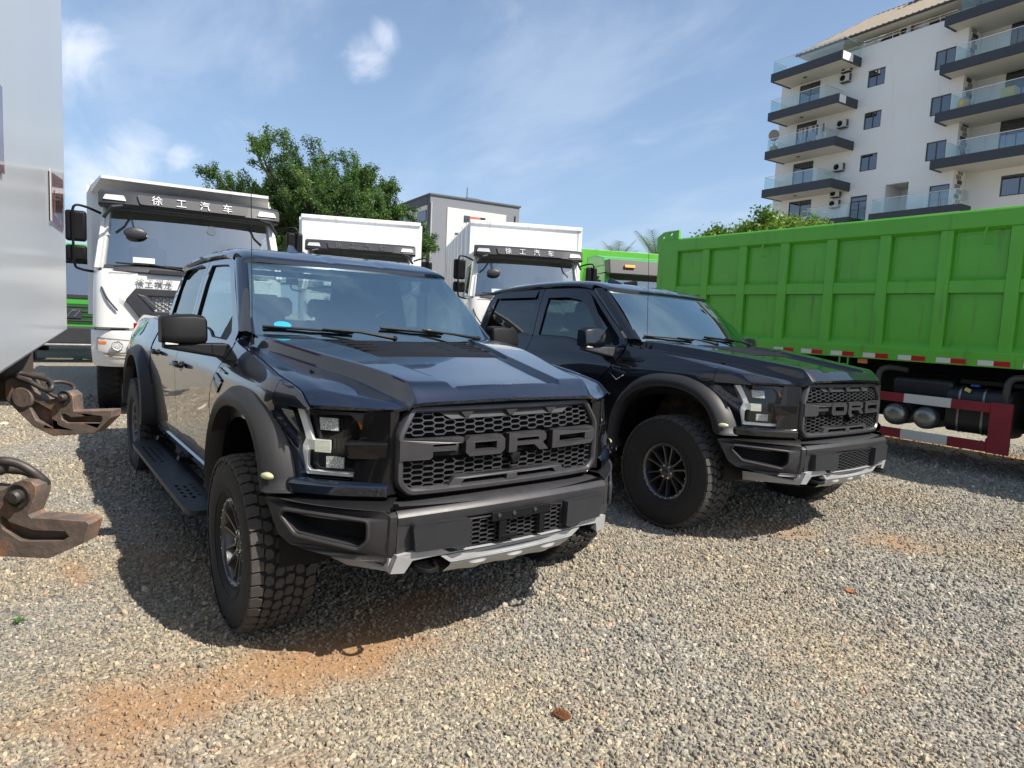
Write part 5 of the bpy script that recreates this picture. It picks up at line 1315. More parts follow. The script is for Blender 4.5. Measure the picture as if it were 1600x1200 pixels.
    # mirrors
    for s in (-1, 1):
        mb = MB(); mb.tube(crv([(-.30, s*1.12, 2.80), (-.22, s*1.30, 2.86), (-.18, s*1.42, 2.84), (-.18, s*1.43, 2.6), (-.18, s*1.42, 2.12), (-.25, s*1.36, 2.04), (-.35, s*1.22, 2.02)], 4), .017, 6)
        arm = mb.build('mirror_arm', plas, root, smooth=50)
        for (z0, z1) in ((2.40, 2.80), (2.14, 2.35)):
            mb = MB(); mb.box((-.25, s*1.40, (z0+z1)/2), (.10, .24, z1-z0)); mb.build('mirror', plas, arm, smooth=40, bevel=.035, bseg=3)
    # interior seen through the screen
    mb = MB(); mb.plate([(-1.04, 1.8), (1.04, 1.8), (1.0, 2.9), (-1.0, 2.9)], [[(-.85, 2.28), (-.85, 2.72), (-.12, 2.72), (-.12, 2.28)], [(.12, 2.28), (.12, 2.72), (.85, 2.72), (.85, 2.28)]], lambda u, v, t: (-1.74-t, u, v), .03); mb.build('rear_panel', mat('pale_lining', (.55, .56, .52), .7), cab, smooth=0)
    mb = MB(); mb.box((-.35, 0, 2.0), (.5, 2.1, .12)); mb.build('dashboard', dashm, cab, smooth=0, bevel=.03)
    for s in (-1, 1):
        mb = MB(); mb.box((-1.25, s*.55, 2.15), (.16, .5, .62)); mb.box((-1.27, s*.55, 2.53), (.12, .28, .16)); mb.build('seat', seatm, cab, smooth=30, bevel=.05, bseg=3)
    mb = MB(); mb.lathe([(.21, 0), (.23, .015), (.25, 0), (.23, -.015), (.21, 0)], origin=(0, 0, 0), axis='x', n=24); sw_ = mb.build('steering_wheel', plas, cab, smooth=60, loc=(-.62, .55, 2.22)); sw_.rotation_euler = (0, -.8, 0)
    mb = MB(); mb.lathe([(0, .003), (.062, .002), (.062, 0)], origin=(-.165, .23 if first else -.62, 2.70 if first else 2.62), axis='x', n=24); st_ = mb.build('round_sticker', white_st, wsn, smooth=0)
    mb = MB(); mb.box((-.055, -.62, 2.20), (.004, .26, .075), rot=(0, -.2, 0)); mb.build('paper_notice', mat('paper_blue', (.55, .64, .68), .6), wsn, smooth=0)
    mb = MB(); mb.ball((-.10, -.72, 2.56), .13, 8, sc3=(.28, 1.1, .62)); mb.tube([(-.12, -.80, 2.85), (-.10, -.74, 2.64)], .01, 6); mb.build('front_mirror', lead, wsn, smooth=30, bevel=.03)
    # running gear
    for s in (-1, 1):
        add_lwheel(root, -1.36, s*1.07, s); add_lwheel(root, -4.9, s*1.05, s); add_lwheel(root, -6.25, s*1.05, s)
    mb = MB(); [mb.box((-4.0, s*.42, .95), (7.0, .10, .28)) for s in (-1, 1)]; mb.box((-1.0, 0, .98), (1.6, .9, .6)); mb.box((-4.9, 0, .52), (.14, 2.0, .14)); mb.box((-6.25, 0, .52), (.14, 2.0, .14)); mb.box((-1.36, 0, .52), (.14, 2.0, .12)); mb.build('chassis', under, root, smooth=0)
    # tipping body with top lip and side ribs
    mb = MB(); L0, L1 = bx, bx-5.3; zt = btop; y0, y1 = boff-bw, boff+bw
    mb.box(((L0+L1)/2, (y0+y1)/2, 1.36), (L0-L1, y1-y0, .10))
    for y in (y0+.03, y1-.03): mb.box(((L0+L1)/2, y, (1.4+zt)/2), (L0-L1, .06, zt-1.4))
    mb.box((L0-.03, (y0+y1)/2, (1.4+zt)/2), (.06, y1-y0-.12, zt-1.4)); mb.box((L1+.03, (y0+y1)/2, (1.4+zt)/2-.1), (.06, y1-y0-.12, zt-1.6))
    tb = mb.build('tipping_body', white_b, root, smooth=0, bevel=.012)
    mb = MB(); mb.box((L0+.012, (y0+y1)/2, zt-.02), (.05, y1-y0+.03, .09)); mb.build('top_lip', white_b, tb, smooth=0, bevel=.015)
    for y, s in ((y0-.03, -1), (y1+.03, 1)):
        for i in range(7): x = L0-.2-i*.8; mb = MB(); mb.box((x, y, (1.4+zt)/2), (.12, .07, zt-1.45)); mb.build('rib', white_b, tb, smooth=0)
    if first:   # canopy over the cab
        mb = MB(); mb.hexa([(L0, y0, zt-.03), (L0, y1, zt-.03), (L0, y1, zt-.14), (L0, y0, zt-.14), (L0+1.0, y0+.16, zt-.035), (L0+1.0, y1-.16, zt-.035), (L0+1.0, y1-.16, zt-.075), (L0+1.0, y0+.16, zt-.075)]); mb.build('canopy', white_b, tb, smooth=0)
    return root
def dens2(P, L=.06):
    o_ = []
    for i in range(len(P)):
        a, b = Vector(P[i]), Vector(P[(i+1) % len(P)]); n = max(1, int((b-a).length/L))
        for j in range(n): c_ = a.lerp(b, j/n); o_.append((c_.x, c_.y))
    return o_
make_white_lorry('white dump truck at the left, charcoal visor and white cab front fully in view', (-6.625, .047, -.01), -.125, -1.40, 3.36, 1.24, -.04, True)
make_white_lorry('middle white dump truck, only its visor and body showing above the front pickup roof', (-9.60, 3.85, 0), -.42, -1.7, 3.80, 1.35, 0, dim=True)
make_white_lorry('white dump truck on the right between both pickups, round sticker on its windscreen', (-7.10, 6.40, 0), -.45, -1.7, 3.80, 1.30, .27)

# ---------------- green cab-over lorries
def make_green_lorry(label, loc, yaw, H, body, visor):
    root = thing('green_truck', label, 'dump truck', loc, yaw); k = H/3.0
    mb = MB(); W_ = 1.20
    P = []
    for z in (.95, 1.3, 1.7):
        q = rpoly([(0, -W_), (0, W_), (-1.9, W_), (-1.9, -W_)], [.12, .12, .03, .03], 4); P.append([(a, b, z*k) for a, b in q])
    mb.grid(P, close_v=True)
    for s in (-1, 1):
        mb.plate([(-1.9, 1.7), (-1.9, 2.88), (-.30, 2.92), (-.02, 1.7)], [rpoly([(-1.5, 1.8), (-.30, 1.8), (-.42, 2.45), (-.62, 2.70), (-1.5, 2.66)], .05)[::-1]], lambda u, v, t: (u, s*(W_-.06*max(0, v-1.7)-t), v*k), .05)
        mb.hexa([(-.12, s*(W_-.10), 1.7*k), (0, s*(W_-.12), 1.7*k), (-.02, s*(W_-.01), 1.7*k), (-.14, s*W_, 1.7*k), (-.36, s*(W_-.16), 2.9*k), (-.26, s*(W_-.18), 2.9*k), (-.28, s*(W_-.08), 2.9*k), (-.38, s*(W_-.07), 2.9*k)])
    mb.box((-1.1, 0, 2.93*k), (1.65, 2.2, .06)); mb.box((-1.88, 0, 2.3*k), (.05, 2.2, 1.2*k))
    cab = mb.build('cab', green_c, root, smooth=35, bevel=.01)
    mb = MB(); mb.grid([[(lerp(-.01, -.26, t), q*lerp(1.08, 1.02, t), lerp(1.72, 2.85, t)*k) for t in (0, 1)] for q in (-1, 1)]); wsn = mb.build('windscreen', g_lorry, cab, smooth=0)
    mb = MB(); mb.box((-.0, 0, 1.74*k), (.05, 2.2, .10)); mb.build('cowl_panel', lead, cab, smooth=0, bevel=.01)
    for s in (-1, 1): mb = MB(); mb.plate(rpoly([(-1.48, 1.82), (-.32, 1.82), (-.44, 2.45), (-.64, 2.68), (-1.48, 2.64)], .05), [], lambda u, v, t: (u, s*(W_-.03-.06*max(0, v-1.7)-t), v*k), .006); mb.build('door_window', g_dark, cab, smooth=0)
    # grille bands with a small square badge
    for i in range(4): mb = MB(); mb.box((.02, 0, (1.12+.12*i)*k), (.05, 1.9, .035)); mb.build('grille_bar', trim_lt, cab, smooth=0, bevel=.006)
    mb = MB(); mb.box((.012, 0, 1.30*k), (.03, 1.95, .50*k)); mb.build('grille_panel', mat('dark_green_grille', (.012, .08, .015), .4), cab, smooth=0)
    mb = MB(); mb.box((.055, 0, 1.30*k), (.03, .34, .24)); bd = mb.build('badge', lead, cab, smooth=0, bevel=.006)
    mb = MB(); mb.tube([(.075, -.14, 1.30*k-.09), (.075, -.02, 1.30*k+.08), (.075, .14, 1.30*k+.09), (.075, .02, 1.30*k-.09)], .014, 6); mb.build('badge_mark', chrome, bd, smooth=0)
    mb = MB(); mb.box((-.05, 0, .72), (.22, 2.45, .46)); bmp = mb.build('bumper', lead, root, smooth=0, bevel=.05, bseg=3)
    for s in (-1, 1): mb = MB(); mb.box((.07, s*.95, .78), (.03, .34, .16)); mb.build('headlight', lensw, bmp, smooth=0, bevel=.02)
    mb = MB(); mb.tube([(.08, -1.1, .48), (.08, 1.1, .48)], .035, 8); mb.build('under_bar', steel, bmp, smooth=40)
    for s in (-1, 1): mb = MB(); mb.tube([(-.2, s*1.12, 2.75*k), (-.1, s*1.40, 2.70*k), (-.1, s*1.40, 1.95*k)], .018, 6); mb.box((-.12, s*1.40, 2.35*k), (.09, .22, .45)); mb.build('mirror', plas, root, smooth=30, bevel=.02)
    if visor:
        mb = MB(); mb.hexa([(-.30, -1.12, 2.72*k), (.05, -1.12, 2.72*k), (.05, 1.12, 2.72*k), (-.30, 1.12, 2.72*k), (-.40, -1.12, 3.05*k), (-.06, -1.12, 3.05*k), (-.06, 1.12, 3.05*k), (-.40, 1.12, 3.05*k)]); vs = mb.build('sun_visor', lead, cab, smooth=0, bevel=.02)
        for y in (-.62, .62): mb = MB(); mb.box((.02, y, 2.90*k), (.05, .26, .07), rot=(0, -.3, 0)); mb.build('marker_lamp', mat('marker_orange', (.75, .36, .06), .3), vs, smooth=0, bevel=.006)
        mb = MB(); mb.lathe([(0, .003), (.05, .002), (.05, 0)], origin=(-.13, -.70, 2.52*k), axis='x', n=16); mb.build('round_sticker', white_st, wsn, smooth=0)
        mb = MB(); mb.box((-.02, -.55, 2.50*k), (.05, .34, .15), rot=(.2, 0, 0)); mb.build('front_mirror', plas, wsn, smooth=0, bevel=.04, bseg=3)
        mb = MB(); mb.plate([(-1.75, 2.92), (-.35, 2.92), (-.55, 3.13), (-1.1, 3.22), (-1.75, 3.22)], [], lambda u, v, t: (u, -1.10+t*2.2, v*k), 1); mb.build('roof_fairing', green_c, cab, smooth=0, bevel=.03)
    else:
        mb = MB(); mb.box((-.9, 0, 3.02*k), (1.5, 2.1, .16)); mb.build('roof_fairing', green_c, cab, smooth=0, bevel=.05)
        mb = MB(); mb.hexa([(-.20, -1.1, 2.70*k), (.03, -1.1, 2.70*k), (.03, 1.1, 2.70*k), (-.20, 1.1, 2.70*k), (-.30, -1.1, 2.90*k), (-.18, -1.1, 2.90*k), (-.18, 1.1, 2.90*k), (-.30, 1.1, 2.90*k)]); mb.build('sun_visor', lead, cab, smooth=0, bevel=.02)
        mb = MB(); mb.add([(-.13, -.5, 2.0*k), (-.13, -.2, 2.0*k), (-.17, -.3, 2.25*k)], [(0, 1, 2)]); mb.build('red_pennant', mat('pennant_red', (.5, .05, .08), .6), wsn, smooth=0)
    mb = MB(); mb.box((-1.7, 0, 2.2*k), (.04, 2.1, 1.0)); mb.build('rear_panel', lead, cab, smooth=0)
    for s in (-1, 1):
        mb = MB(); mb.box((-1.2, s*.55, 1.9*k), (.16, .5, .7)); mb.build('seat', seatm, cab, smooth=30, bevel=.05); add_lwheel(root, -1.45, s*1.05, s); add_lwheel(root, -5.4, s*1.05, s)
    mb = MB(); [mb.box((-4.0, s*.42, .95), (7.2, .10, .28)) for s in (-1, 1)]; mb.build('chassis', under, root, smooth=0)
    bz, bt, bw = body; mb = MB(); L0, L1 = -2.2, -7.6
    for y in (-bw+.03, bw-.03): mb.box(((L0+L1)/2, y, (bz+bt)/2), (L0-L1, .06, bt-bz))
    mb.box((L0-.03, 0, (bz+bt)/2), (.06, 2*bw-.12, bt-bz)); mb.box((L1+.03, 0, (bz+bt)/2), (.06, 2*bw-.12, bt-bz)); mb.box(((L0+L1)/2, 0, bz-.04), (L0-L1, 2*bw, .08))
    tb = mb.build('tipping_body', green_p, root, smooth=0, bevel=.01)
    for s in (-1, 1):
        for i in range(7): mb = MB(); mb.box((L0-.25-i*.8, s*(bw+.03), (bz+bt)/2), (.12, .07, bt-bz-.02)); mb.build('rib', green_p, tb, smooth=0)
        mb = MB(); mb.box(((L0+L1)/2, s*(bw+.04), bt-.05), (L0-L1, .10, .12)); mb.build('top_rail', green_p, tb, smooth=0)
    return root
make_green_lorry('green truck at the far left, partly hidden between white panel and white dump truck', (-16.6, -.80, 0), -.10, 2.95, (1.5, 3.1, 1.2), False)
make_green_lorry('green truck with black visor, cab just visible left of the long green dump truck', (-7.2, 10.27, 0), -.42, 3.12, (1.6, 3.62, 1.3), True)

# ---------------- long green dump truck on the right: its side faces the camera
gd = thing('dump_truck', 'long bright green dump truck on the right, side ribs, red and white guard below', 'dump truck', (1.1, 7.225, 0), -.038)
BL, BR = -5.64, 1.9; D = 2.42
mb = MB()
mb.box(((BL+BR)/2, .085, (1.45+3.02)/2), (BR-BL-.02, .05, 3.02-1.45)); mb.box(((BL+BR)/2, D-.08, 2.25), (BR-BL-.02, .06, 1.8)); mb.box(((BL+BR)/2, D/2, 1.38), (BR-BL-.04, D-.2, .08)); mb.box((BR-.03, D/2, 2.3), (.06, D-.24, 1.75)); mb.box((BL+.04, D/2, 2.25), (.06, D-.24, 1.7))
bd = mb.build('tipping_body', green_p, gd, smooth=0)
def prof_bar(nm, prof, x0, x1, m=green_p, par=bd, bev=.006):
    mb = MB(); n = len(prof); mb.add([(x0, y, z) for y, z in prof]+[(x1, y, z) for y, z in prof], [tuple(reversed(range(n))), tuple(range(n, 2*n))]+[(i, (i+1) % n, (i+1) % n+n, i+n) for i in range(n)]); return mb.build(nm, m, par, smooth=0, bevel=bev)
prof_bar('top_rail', [(-.012, 2.975), (-.02, 3.16), (.0, 3.19), (.13, 3.20), (.13, 2.93), (.06, 2.93)], BL+.36, BR)
prof_bar('bottom_sill', [(-.02, 1.32), (-.02, 1.49), (.06, 1.575), (.13, 1.575), (.13, 1.32)], BL, BR)
xs_ = [-5.46]+[-4.66+.737*i for i in range(9)]
for i, x in enumerate(xs_):
    w_ = .36 if i == 0 else .145
    mb = MB(); mb.box((x, .028, (1.50+2.97)/2 if i else (1.50+3.17)/2), (w_, .066, 1.47 if i else 1.67)); mb.build('rib', green_p, bd, smooth=0, bevel=.012)
seg = [-5.28]+[x for x in xs_[1:]]
for i in range(len(seg)-1):
    x0 = seg[i]+(.0725 if i else .0); x1 = seg[i+1]-.0725
    prof_bar('middle_rail', [(.004, 2.20), (.004, 2.345), (.059, 2.385), (.059, 2.20)], x0, x1)
# weld beads and thin raised frames round every panel
for i in range(len(seg)-1):
    x0 = seg[i]+(.0725 if i else .0); x1 = seg[i+1]-.0725
    for (z0, z1) in ((1.58, 2.20), (2.39, 2.955)):
        mb = MB(); mb.plate([(x0+.02, z0+.02), (x1-.02, z0+.02), (x1-.02, z1-.02), (x0+.02, z1-.02)], [[(x0+.045, z0+.045), (x0+.045, z1-.045), (x1-.045, z1-.045), (x1-.045, z0+.045)]], lambda u, v, t: (u, .054+t, v), .006); mb.build('panel', green_p, bd, smooth=0)
for x in (-3.55, -.55):
    mb = MB(); mb.tube(crv([(x, -.01, 2.97), (x, -.035, 2.93), (x, -.05, 2.85), (x+.01, -.03, 2.79), (x+.04, -.0, 2.80)], 4), .014, 6); mb.build('tarpaulin_hook', green_p, bd, smooth=40)
for i in range(11):
    x = -3.22+.4555*i
    if x > 1.7: break
    for (a, b, m_) in ((0, .165, tape_w), (.165, .33, tape_r)):
        mb = MB(); mb.box((x+(a+b)/2, -.0225, 1.368), (b-a, .003, .062)); mb.build('reflective_tape', m_, bd, smooth=0)
# tailgate hinge plate on the rear corner
mb = MB(); mb.plate([(BL-.16, 3.02), (BL+.34, 3.19), (BL+.34, 3.345), (BL-.02, 3.33), (BL-.16, 3.25)], [rpoly([(BL-.06, 3.20), (BL-.06, 3.26), (BL+.0, 3.28), (BL+.02, 3.23)], .01), rpoly([(BL+.12, 3.24), (BL+.12, 3.31), (BL+.18, 3.32), (BL+.20, 3.27)], .01)], lambda u, v, t: (u, .02+t, v), .05); hg = mb.build('hinge_plate', green_p, bd, smooth=0, bevel=.004)
mb = MB(); mb.box((BL-.05, D/2, 2.25), (.10, D, 1.75)); mb.build('tailgate', green_p, gd, smooth=0, bevel=.01)
# chassis, tanks, guard
mb = MB(); [mb.box((-1.4, y, 1.02), (8.4, .10, .30)) for y in (.80, 1.62)]; mb.box((-1.4, 1.2, 1.24), (8.2, 1.0, .12)); mb.box((-1.3, 1.25, .80), (3.4, .75, .62)); [mb.box((x, 1.2, .54), (.16, 2.1, .16)) for x in (-4.7, -3.35, .62)]; mb.build('chassis', plas, gd, smooth=0)  # solid block between the rails is added to darken the underside
mb = MB(); mb.box((-2.55, .30, 1.0), (.05, .5, .5)); mb.box((-.15, .35, 1.12), (1.1, .45, .05)); mb.build('bracket', plas, gd, smooth=0)
rail = [(-.05, 0), (-.05, 1), (.0, 1), (.0, 0)]
def gbar(nm, x0, x1, z0, z1, m, y=-.055): mb = MB(); mb.box(((x0+x1)/2, y, (z0+z1)/2), (x1-x0, .05, z1-z0)); return mb.build(nm, m, guard, smooth=0, bevel=.004)
mb = MB(); mb.box((-.175, -.055, .615), (.22, .052, .60)); [mb.tube([(x, .0, z), (x, .8, z+.25)], .03, 8) for x in (-2.8, -.3) for z in (.45, .80)]; guard = mb.build('side_guard', red_p, gd, smooth=0, bevel=.006)
for (z0, z1) in ((.79, .905), (.322, .44)):
    gbar('guard_rail', -3.3, -1.78, z0, z1, rustw); gbar('guard_rail', -1.778, -1.25, z0, z1, red_p); gbar('guard_rail', -1.248, -.70, z0, z1, rustw); gbar('guard_rail', -.698, -.287, z0, z1, red_p)
for x in (-1.40, -1.03):
    mb = MB(); mb.lathe([(0, -.26), (.05, -.258), (.10, -.248), (.132, -.225), (.145, -.19), (.146, .30)], origin=(x, .25, .615), n=28); t_ = mb.build('air_tank', steel, gd, smooth=40)
    mb = MB(); mb.lathe([(.147, -.12), (.152, -.12), (.152, -.09), (.147, -.09)], origin=(x, .25, .615), n=28); mb.build('tank_strap', plas, t_, smooth=30)
mb = MB(); q = rpoly([(.10, .48), (.10, 1.06), (.62, 1.06), (.62, .48)], .16, 5); P = [[(x, a, b) for a, b in q] for x in (-.82, -.80, -.16, -.14)]; mb.grid(P, close_v=True); mb.add(P[0], [tuple(range(len(q)))]); mb.add(P[-1], [tuple(reversed(range(len(q))))]); ft = mb.build('fuel_tank', mat('tank_black', (.018, .018, .02), .4, noise=.3), gd, smooth=40)
for x in (-.68, -.42):
    mb = MB(); P = [[(x+dx_, a+(.36-a)*-.012, b+(.77-b)*-.012) for a, b in rpoly([(.094, .474), (.094, 1.066), (.626, 1.066), (.626, .474)], .16, 5)] for dx_ in (-.012, .012)]; mb.grid(P, close_v=True); mb.build('tank_strap', steel, ft, smooth=40)
mb = MB(); mb.lathe([(.05, 0), (.06, .005), (.06, .045), (.045, .06), (0, .065)], origin=(-.56, .22, 1.06), axis='z', n=20); mb.build('filler_cap', mat('cap_blue', (.02, .12, .50), .35), ft, smooth=30)
mb = MB(); mb.box((-.60, .10, 1.02), (.07, .004, .045), rot=(0, .4, 0)); mb.build('tag_label', mat('tag_yellow', (.65, .55, .18), .5), ft, smooth=0)
mb = MB(); mb.box((-1.15, .40, .99), (.74, .5, .24)); mb.build('battery_box', mat('tank_black', (.018, .018, .02), .4), gd, smooth=30, bevel=.05, bseg=3)
for x in (-.20, -1.68): mb = MB(); mb.tube(crv([(x+.30, .25, 1.20), (x+.12, .12, 1.22), (x+.02, .10, 1.16), (x, .10, .98), (x, .12, .80)], 5), .04, 10); mb.build('mudguard_stay', mat('stay_grey', (.06, .06, .055), .6, noise=.3), gd, smooth=50)
mb = MB(); mb.box((-1.87, .02, 1.28), (.13, .01, .06)); mb.build('orange_reflector', mat('orange_lens', (.65, .22, .05), .3), gd, smooth=0)
mb = MB(); mb.tube([(-2.2, .03, 1.32), (-2.2, .03, 1.22), (-2.08, .03, 1.22), (-2.08, .03, 1.32)], .015, 6); mb.build('shackle', green_p, gd, smooth=30)
for x in (.62, -3.35, -4.70):
    for y, s in ((.16, -1), (D-.16, 1)): add_lwheel(gd, x, y, s, .53)
# cab at the front of the dump truck, beyond the right edge of the picture
mb = MB(); P = []
for z in (.6, 1.2, 1.9, 2.75, 2.95): P.append([(a, b, z) for a, b in rpoly([(2.05, .02), (2.05, D-.02), (3.75-.2*max(0, z-1.9), D-.02), (3.75-.2*max(0, z-1.9), .02)], .12, 4)])
mb.grid(P, close_v=True); mb.add(P[-1], [tuple(range(len(P[-1])))]); mb.build('cab', green_c, gd, smooth=35)
mb = MB(); mb.box((3.60, D/2, 2.3), (.1, 2.1, .8), rot=(0, -.2, 0)); mb.build('windscreen', g_dark, gd, smooth=0); mb = MB(); mb.box((2.8, -.0, 2.3), (.9, .05, .6)); mb.build('door_window', g_dark, gd, smooth=0)

# ---------------- white body at the left edge, with rusty locks below it
wb = thing('truck_body', 'large glossy white truck body filling the left edge above the rusty locks', 'truck body', (1.40, -2.00, 0), math.atan2(.32, -3.32))
gw = mat('white_panel_gloss', (.60, .62, .635), .34, coat=.25, coat_r=.12, noise=.04, nscale=.8)
mb = MB(); LW_ = 3.335; mb.box(((LW_-4.0)/2+.0, 1.2, 2.70), (LW_+4.0, 2.38, 2.60)); bxo = mb.build('box_panel', gw, wb, smooth=0, bevel=.012)
mb = MB(); mb.box(((LW_-4.0)/2, 1.2, 1.20), (LW_+3.8, 1.0, .35)); mb.build('chassis', under, wb, smooth=0)
for x in (-2.6, -1.2): mb = MB(); mb.lathe([(.0, -.16), (.30, -.16), (.50, -.15), (.52, -.1), (.52, .1), (.50, .15), (0, .16)], origin=(x, .9, .48), n=36); mb.build('wheel', rubber, wb, smooth=40)
# ================================================================ buildings
wallw = mat('white_render', (.84, .84, .82), .8, noise=.05, nscale=.25, dirt=(.60, .60, .58), dirt_amt=-.08, dirt_scale=.3, streak=((.62, .61, .58), (1.6, 1.6, .12), .57, .4))
wallc = mat('cream_render', (.74, .71, .62), .8, noise=.04, nscale=.4)
slabm = mat('slab_charcoal', (.045, .052, .062), .6, noise=.08, nscale=.6)
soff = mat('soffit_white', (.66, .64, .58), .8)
framem = mat('window_frame', (.06, .065, .07), .5)
winm = glass('house_glass', (.10, .11, .12), 1.6, (.9, .95, 1), base=.14)
railg = glass('rail_glass', (.90, .95, .94), 1.45, (.95, 1, 1), base=.05)
curt = mat('curtain_grey', (.24, .235, .24), .8, noise=.3, nscale=3); room = mat('room_dark', (.02, .02, .022), .9)
tile = mat('roof_tile', (.22, .185, .14), .75, noise=.3, nscale=2); tile2 = mat('roof_tile_gap', (.07, .062, .055), .8)
ap = thing('apartment_building', 'tall white apartment block with charcoal balconies and tiled roof behind the green dump truck', 'building', (-28.779, 50.44, 0), -.098)
SL0, FH = 13.444, 3.099
def bbox(nm, x0, x1, y0, y1, z0, z1, m, par=None, bev=0): mb = MB(); mb.box(((x0+x1)/2, (y0+y1)/2, (z0+z1)/2), (x1-x0, y1-y0, z1-z0)); return mb.build(nm, m, par or ap, smooth=0, bevel=bev)
WINS = []    # x0, x1, z0, z1, kind on the main wall
for k in range(4): WINS.append((6.84, 8.14, SL0+FH*k+.72-.02, SL0+FH*k+1.92))      # single column
WINS = [(6.84, 8.14, z-1.24, z) for z in (21.58, 18.50, 15.40)]+[(11.62, 12.92, z-1.28, z) for z in (21.50, 18.42, 15.36)]
DOORS = [(1.0, 2.86, z-1.92, z, 0) for z in (22.05, 18.95, 15.75)]+[(.88, 2.98, 11.3, 12.64, 0), (6.34, 7.66, 10.4, 12.36, 0), (12.12, 13.42, 10.4, 12.32, 0)]
OPEN = (9.0, 10.66, 9.5, 12.88)
def rect(a): return [(a[0], a[2]), (a[0], a[3]), (a[1], a[3]), (a[1], a[2])]
mb = MB(); mb.plate([(-.75, 0), (13.60, 0), (13.60, 23.46), (-.75, 23.46)], [rect(w_) for w_ in WINS]+[rect(d) for d in DOORS]+[rect(OPEN)], lambda u, v, t: (u, t, v), .22)
mb.box((-.65, 6, 11.7), (.20, 11.5, 23.4)); mb.box((13.50, 1.0, 11.7), (.2, 1.55, 23.4))
mb.build('wall', wallw, ap, smooth=0)
bbox('back_wall', -.5, 26.5, 11.5, 11.9, 0, 23.4, wallw); bbox('floor_slab', -.5, 26.3, .3, 11.4, 23.05, 23.25, soff)
bbox('recess_wall', 9.0-.02, 10.68, 2.2, 2.4, 9.0, 13.0, wallw); bbox('recess_side', 10.664, 10.70, .2, 2.3, 9.0, 13, wallw); bbox('recess_side', 8.96, 8.996, .2, 2.3, 9.0, 13, wallw); bbox('recess_soffit', 8.9, 10.7, .225, 2.3, 12.885, 13, soff)
# recessed wall of the right half
RW = 1.70
RD = [(15.35, 17.25, z-2.05, z) for z in (22.75, 19.50, 16.35)]
BW = (15.75, 17.90, 11.35, 12.70)
mb = MB(); mb.plate([(13.62, 0), (26.5, 0), (26.5, 24.21), (13.62, 24.21)], [rect(r) for r in RD]+[rect(BW)]+[rect((19.6, 21.6, z-2.05, z)) for z in (22.75, 19.5, 16.35)], lambda u, v, t: (u, RW+t, v), .22); mb.box((26.4, 6.5, 12), (.2, 10, 24)); mb.build('wall', wallw, ap, smooth=0)
bbox('rooms', -.4, 26.2, 2.6, 2.7, .2, 23.0, room)
def window(x0, x1, z0, z1, y, split=2, curtain=0, door=False):
    f = .07; mb = MB()
    mb.plate([(x0, z0), (x1, z0), (x1, z1), (x0, z1)], [[(x0+f+(x1-x0-f)*i/split, z0+f), (x0+f+(x1-x0-f)*i/split, z1-f-(.38 if door else 0)), (x0+(x1-x0-f)*(i+1)/split, z1-f-(.38 if door else 0)), (x0+(x1-x0-f)*(i+1)/split, z0+f)] for i in range(split)]+([[(x0+f, z1-.36), (x0+f, z1-f), (x1-f, z1-f), (x1-f, z1-.36)]] if door else []), lambda u, v, t: (u, y+.05+t, v), .06)
    w_ = mb.build('window', framem, ap, smooth=0)
    for i in range(split):
        a, b = x0+f+(x1-x0-f)*i/split, x0+(x1-x0-f)*(i+1)/split; mb = MB(); mb.box(((a+b)/2, y+.085, (z0+z1-(.38 if door else 0))/2), (b-a+.02, .01, z1-z0-2*f+.02-(.38 if door else 0))); mb.build('pane', winm, w_, smooth=0)
    if door: mb = MB(); mb.box(((x0+x1)/2, y+.085, z1-.215), (x1-x0-2*f+.02, .01, .31)); mb.build('pane', winm, w_, smooth=0)
    if curtain:
        for i in range(split):
            if curtain >> i & 1: a, b = x0+f+(x1-x0-f)*i/split, x0+(x1-x0-f)*(i+1)/split; mb = MB(); mb.grid([[(lerp(a, b, j/14), y+.26+.03*(j % 2), z) for z in (z0+.05, z1-.05)] for j in range(15)]); mb.build('curtain', curt, w_, smooth=0)
    mb = MB(); mb.box(((x0+x1)/2, y+.5, (z0+z1)/2), (x1-x0+.1, .02, z1-z0+.1)); mb.build('dark_room', room, w_, smooth=0)
for i, w_ in enumerate(WINS): window(w_[0], w_[1], w_[2], w_[3], .0, 2, (0, 0, 3, 0, 2, 3)[i])
for i, d in enumerate(DOORS): window(d[0], d[1], d[2], d[3], .0, 2, (0, 0, 2, 1, 2, 0)[i], door=(i in (1, 2, 4, 5)))
for i, d in enumerate(RD): window(d[0], d[1], d[2], d[3], RW, 2, (0, 2, 2)[i], door=True); window(19.6, 21.6, d[2], d[3], RW, 2, 1, door=True)
window(BW[0], BW[1], BW[2], BW[3], RW, 2, 2)
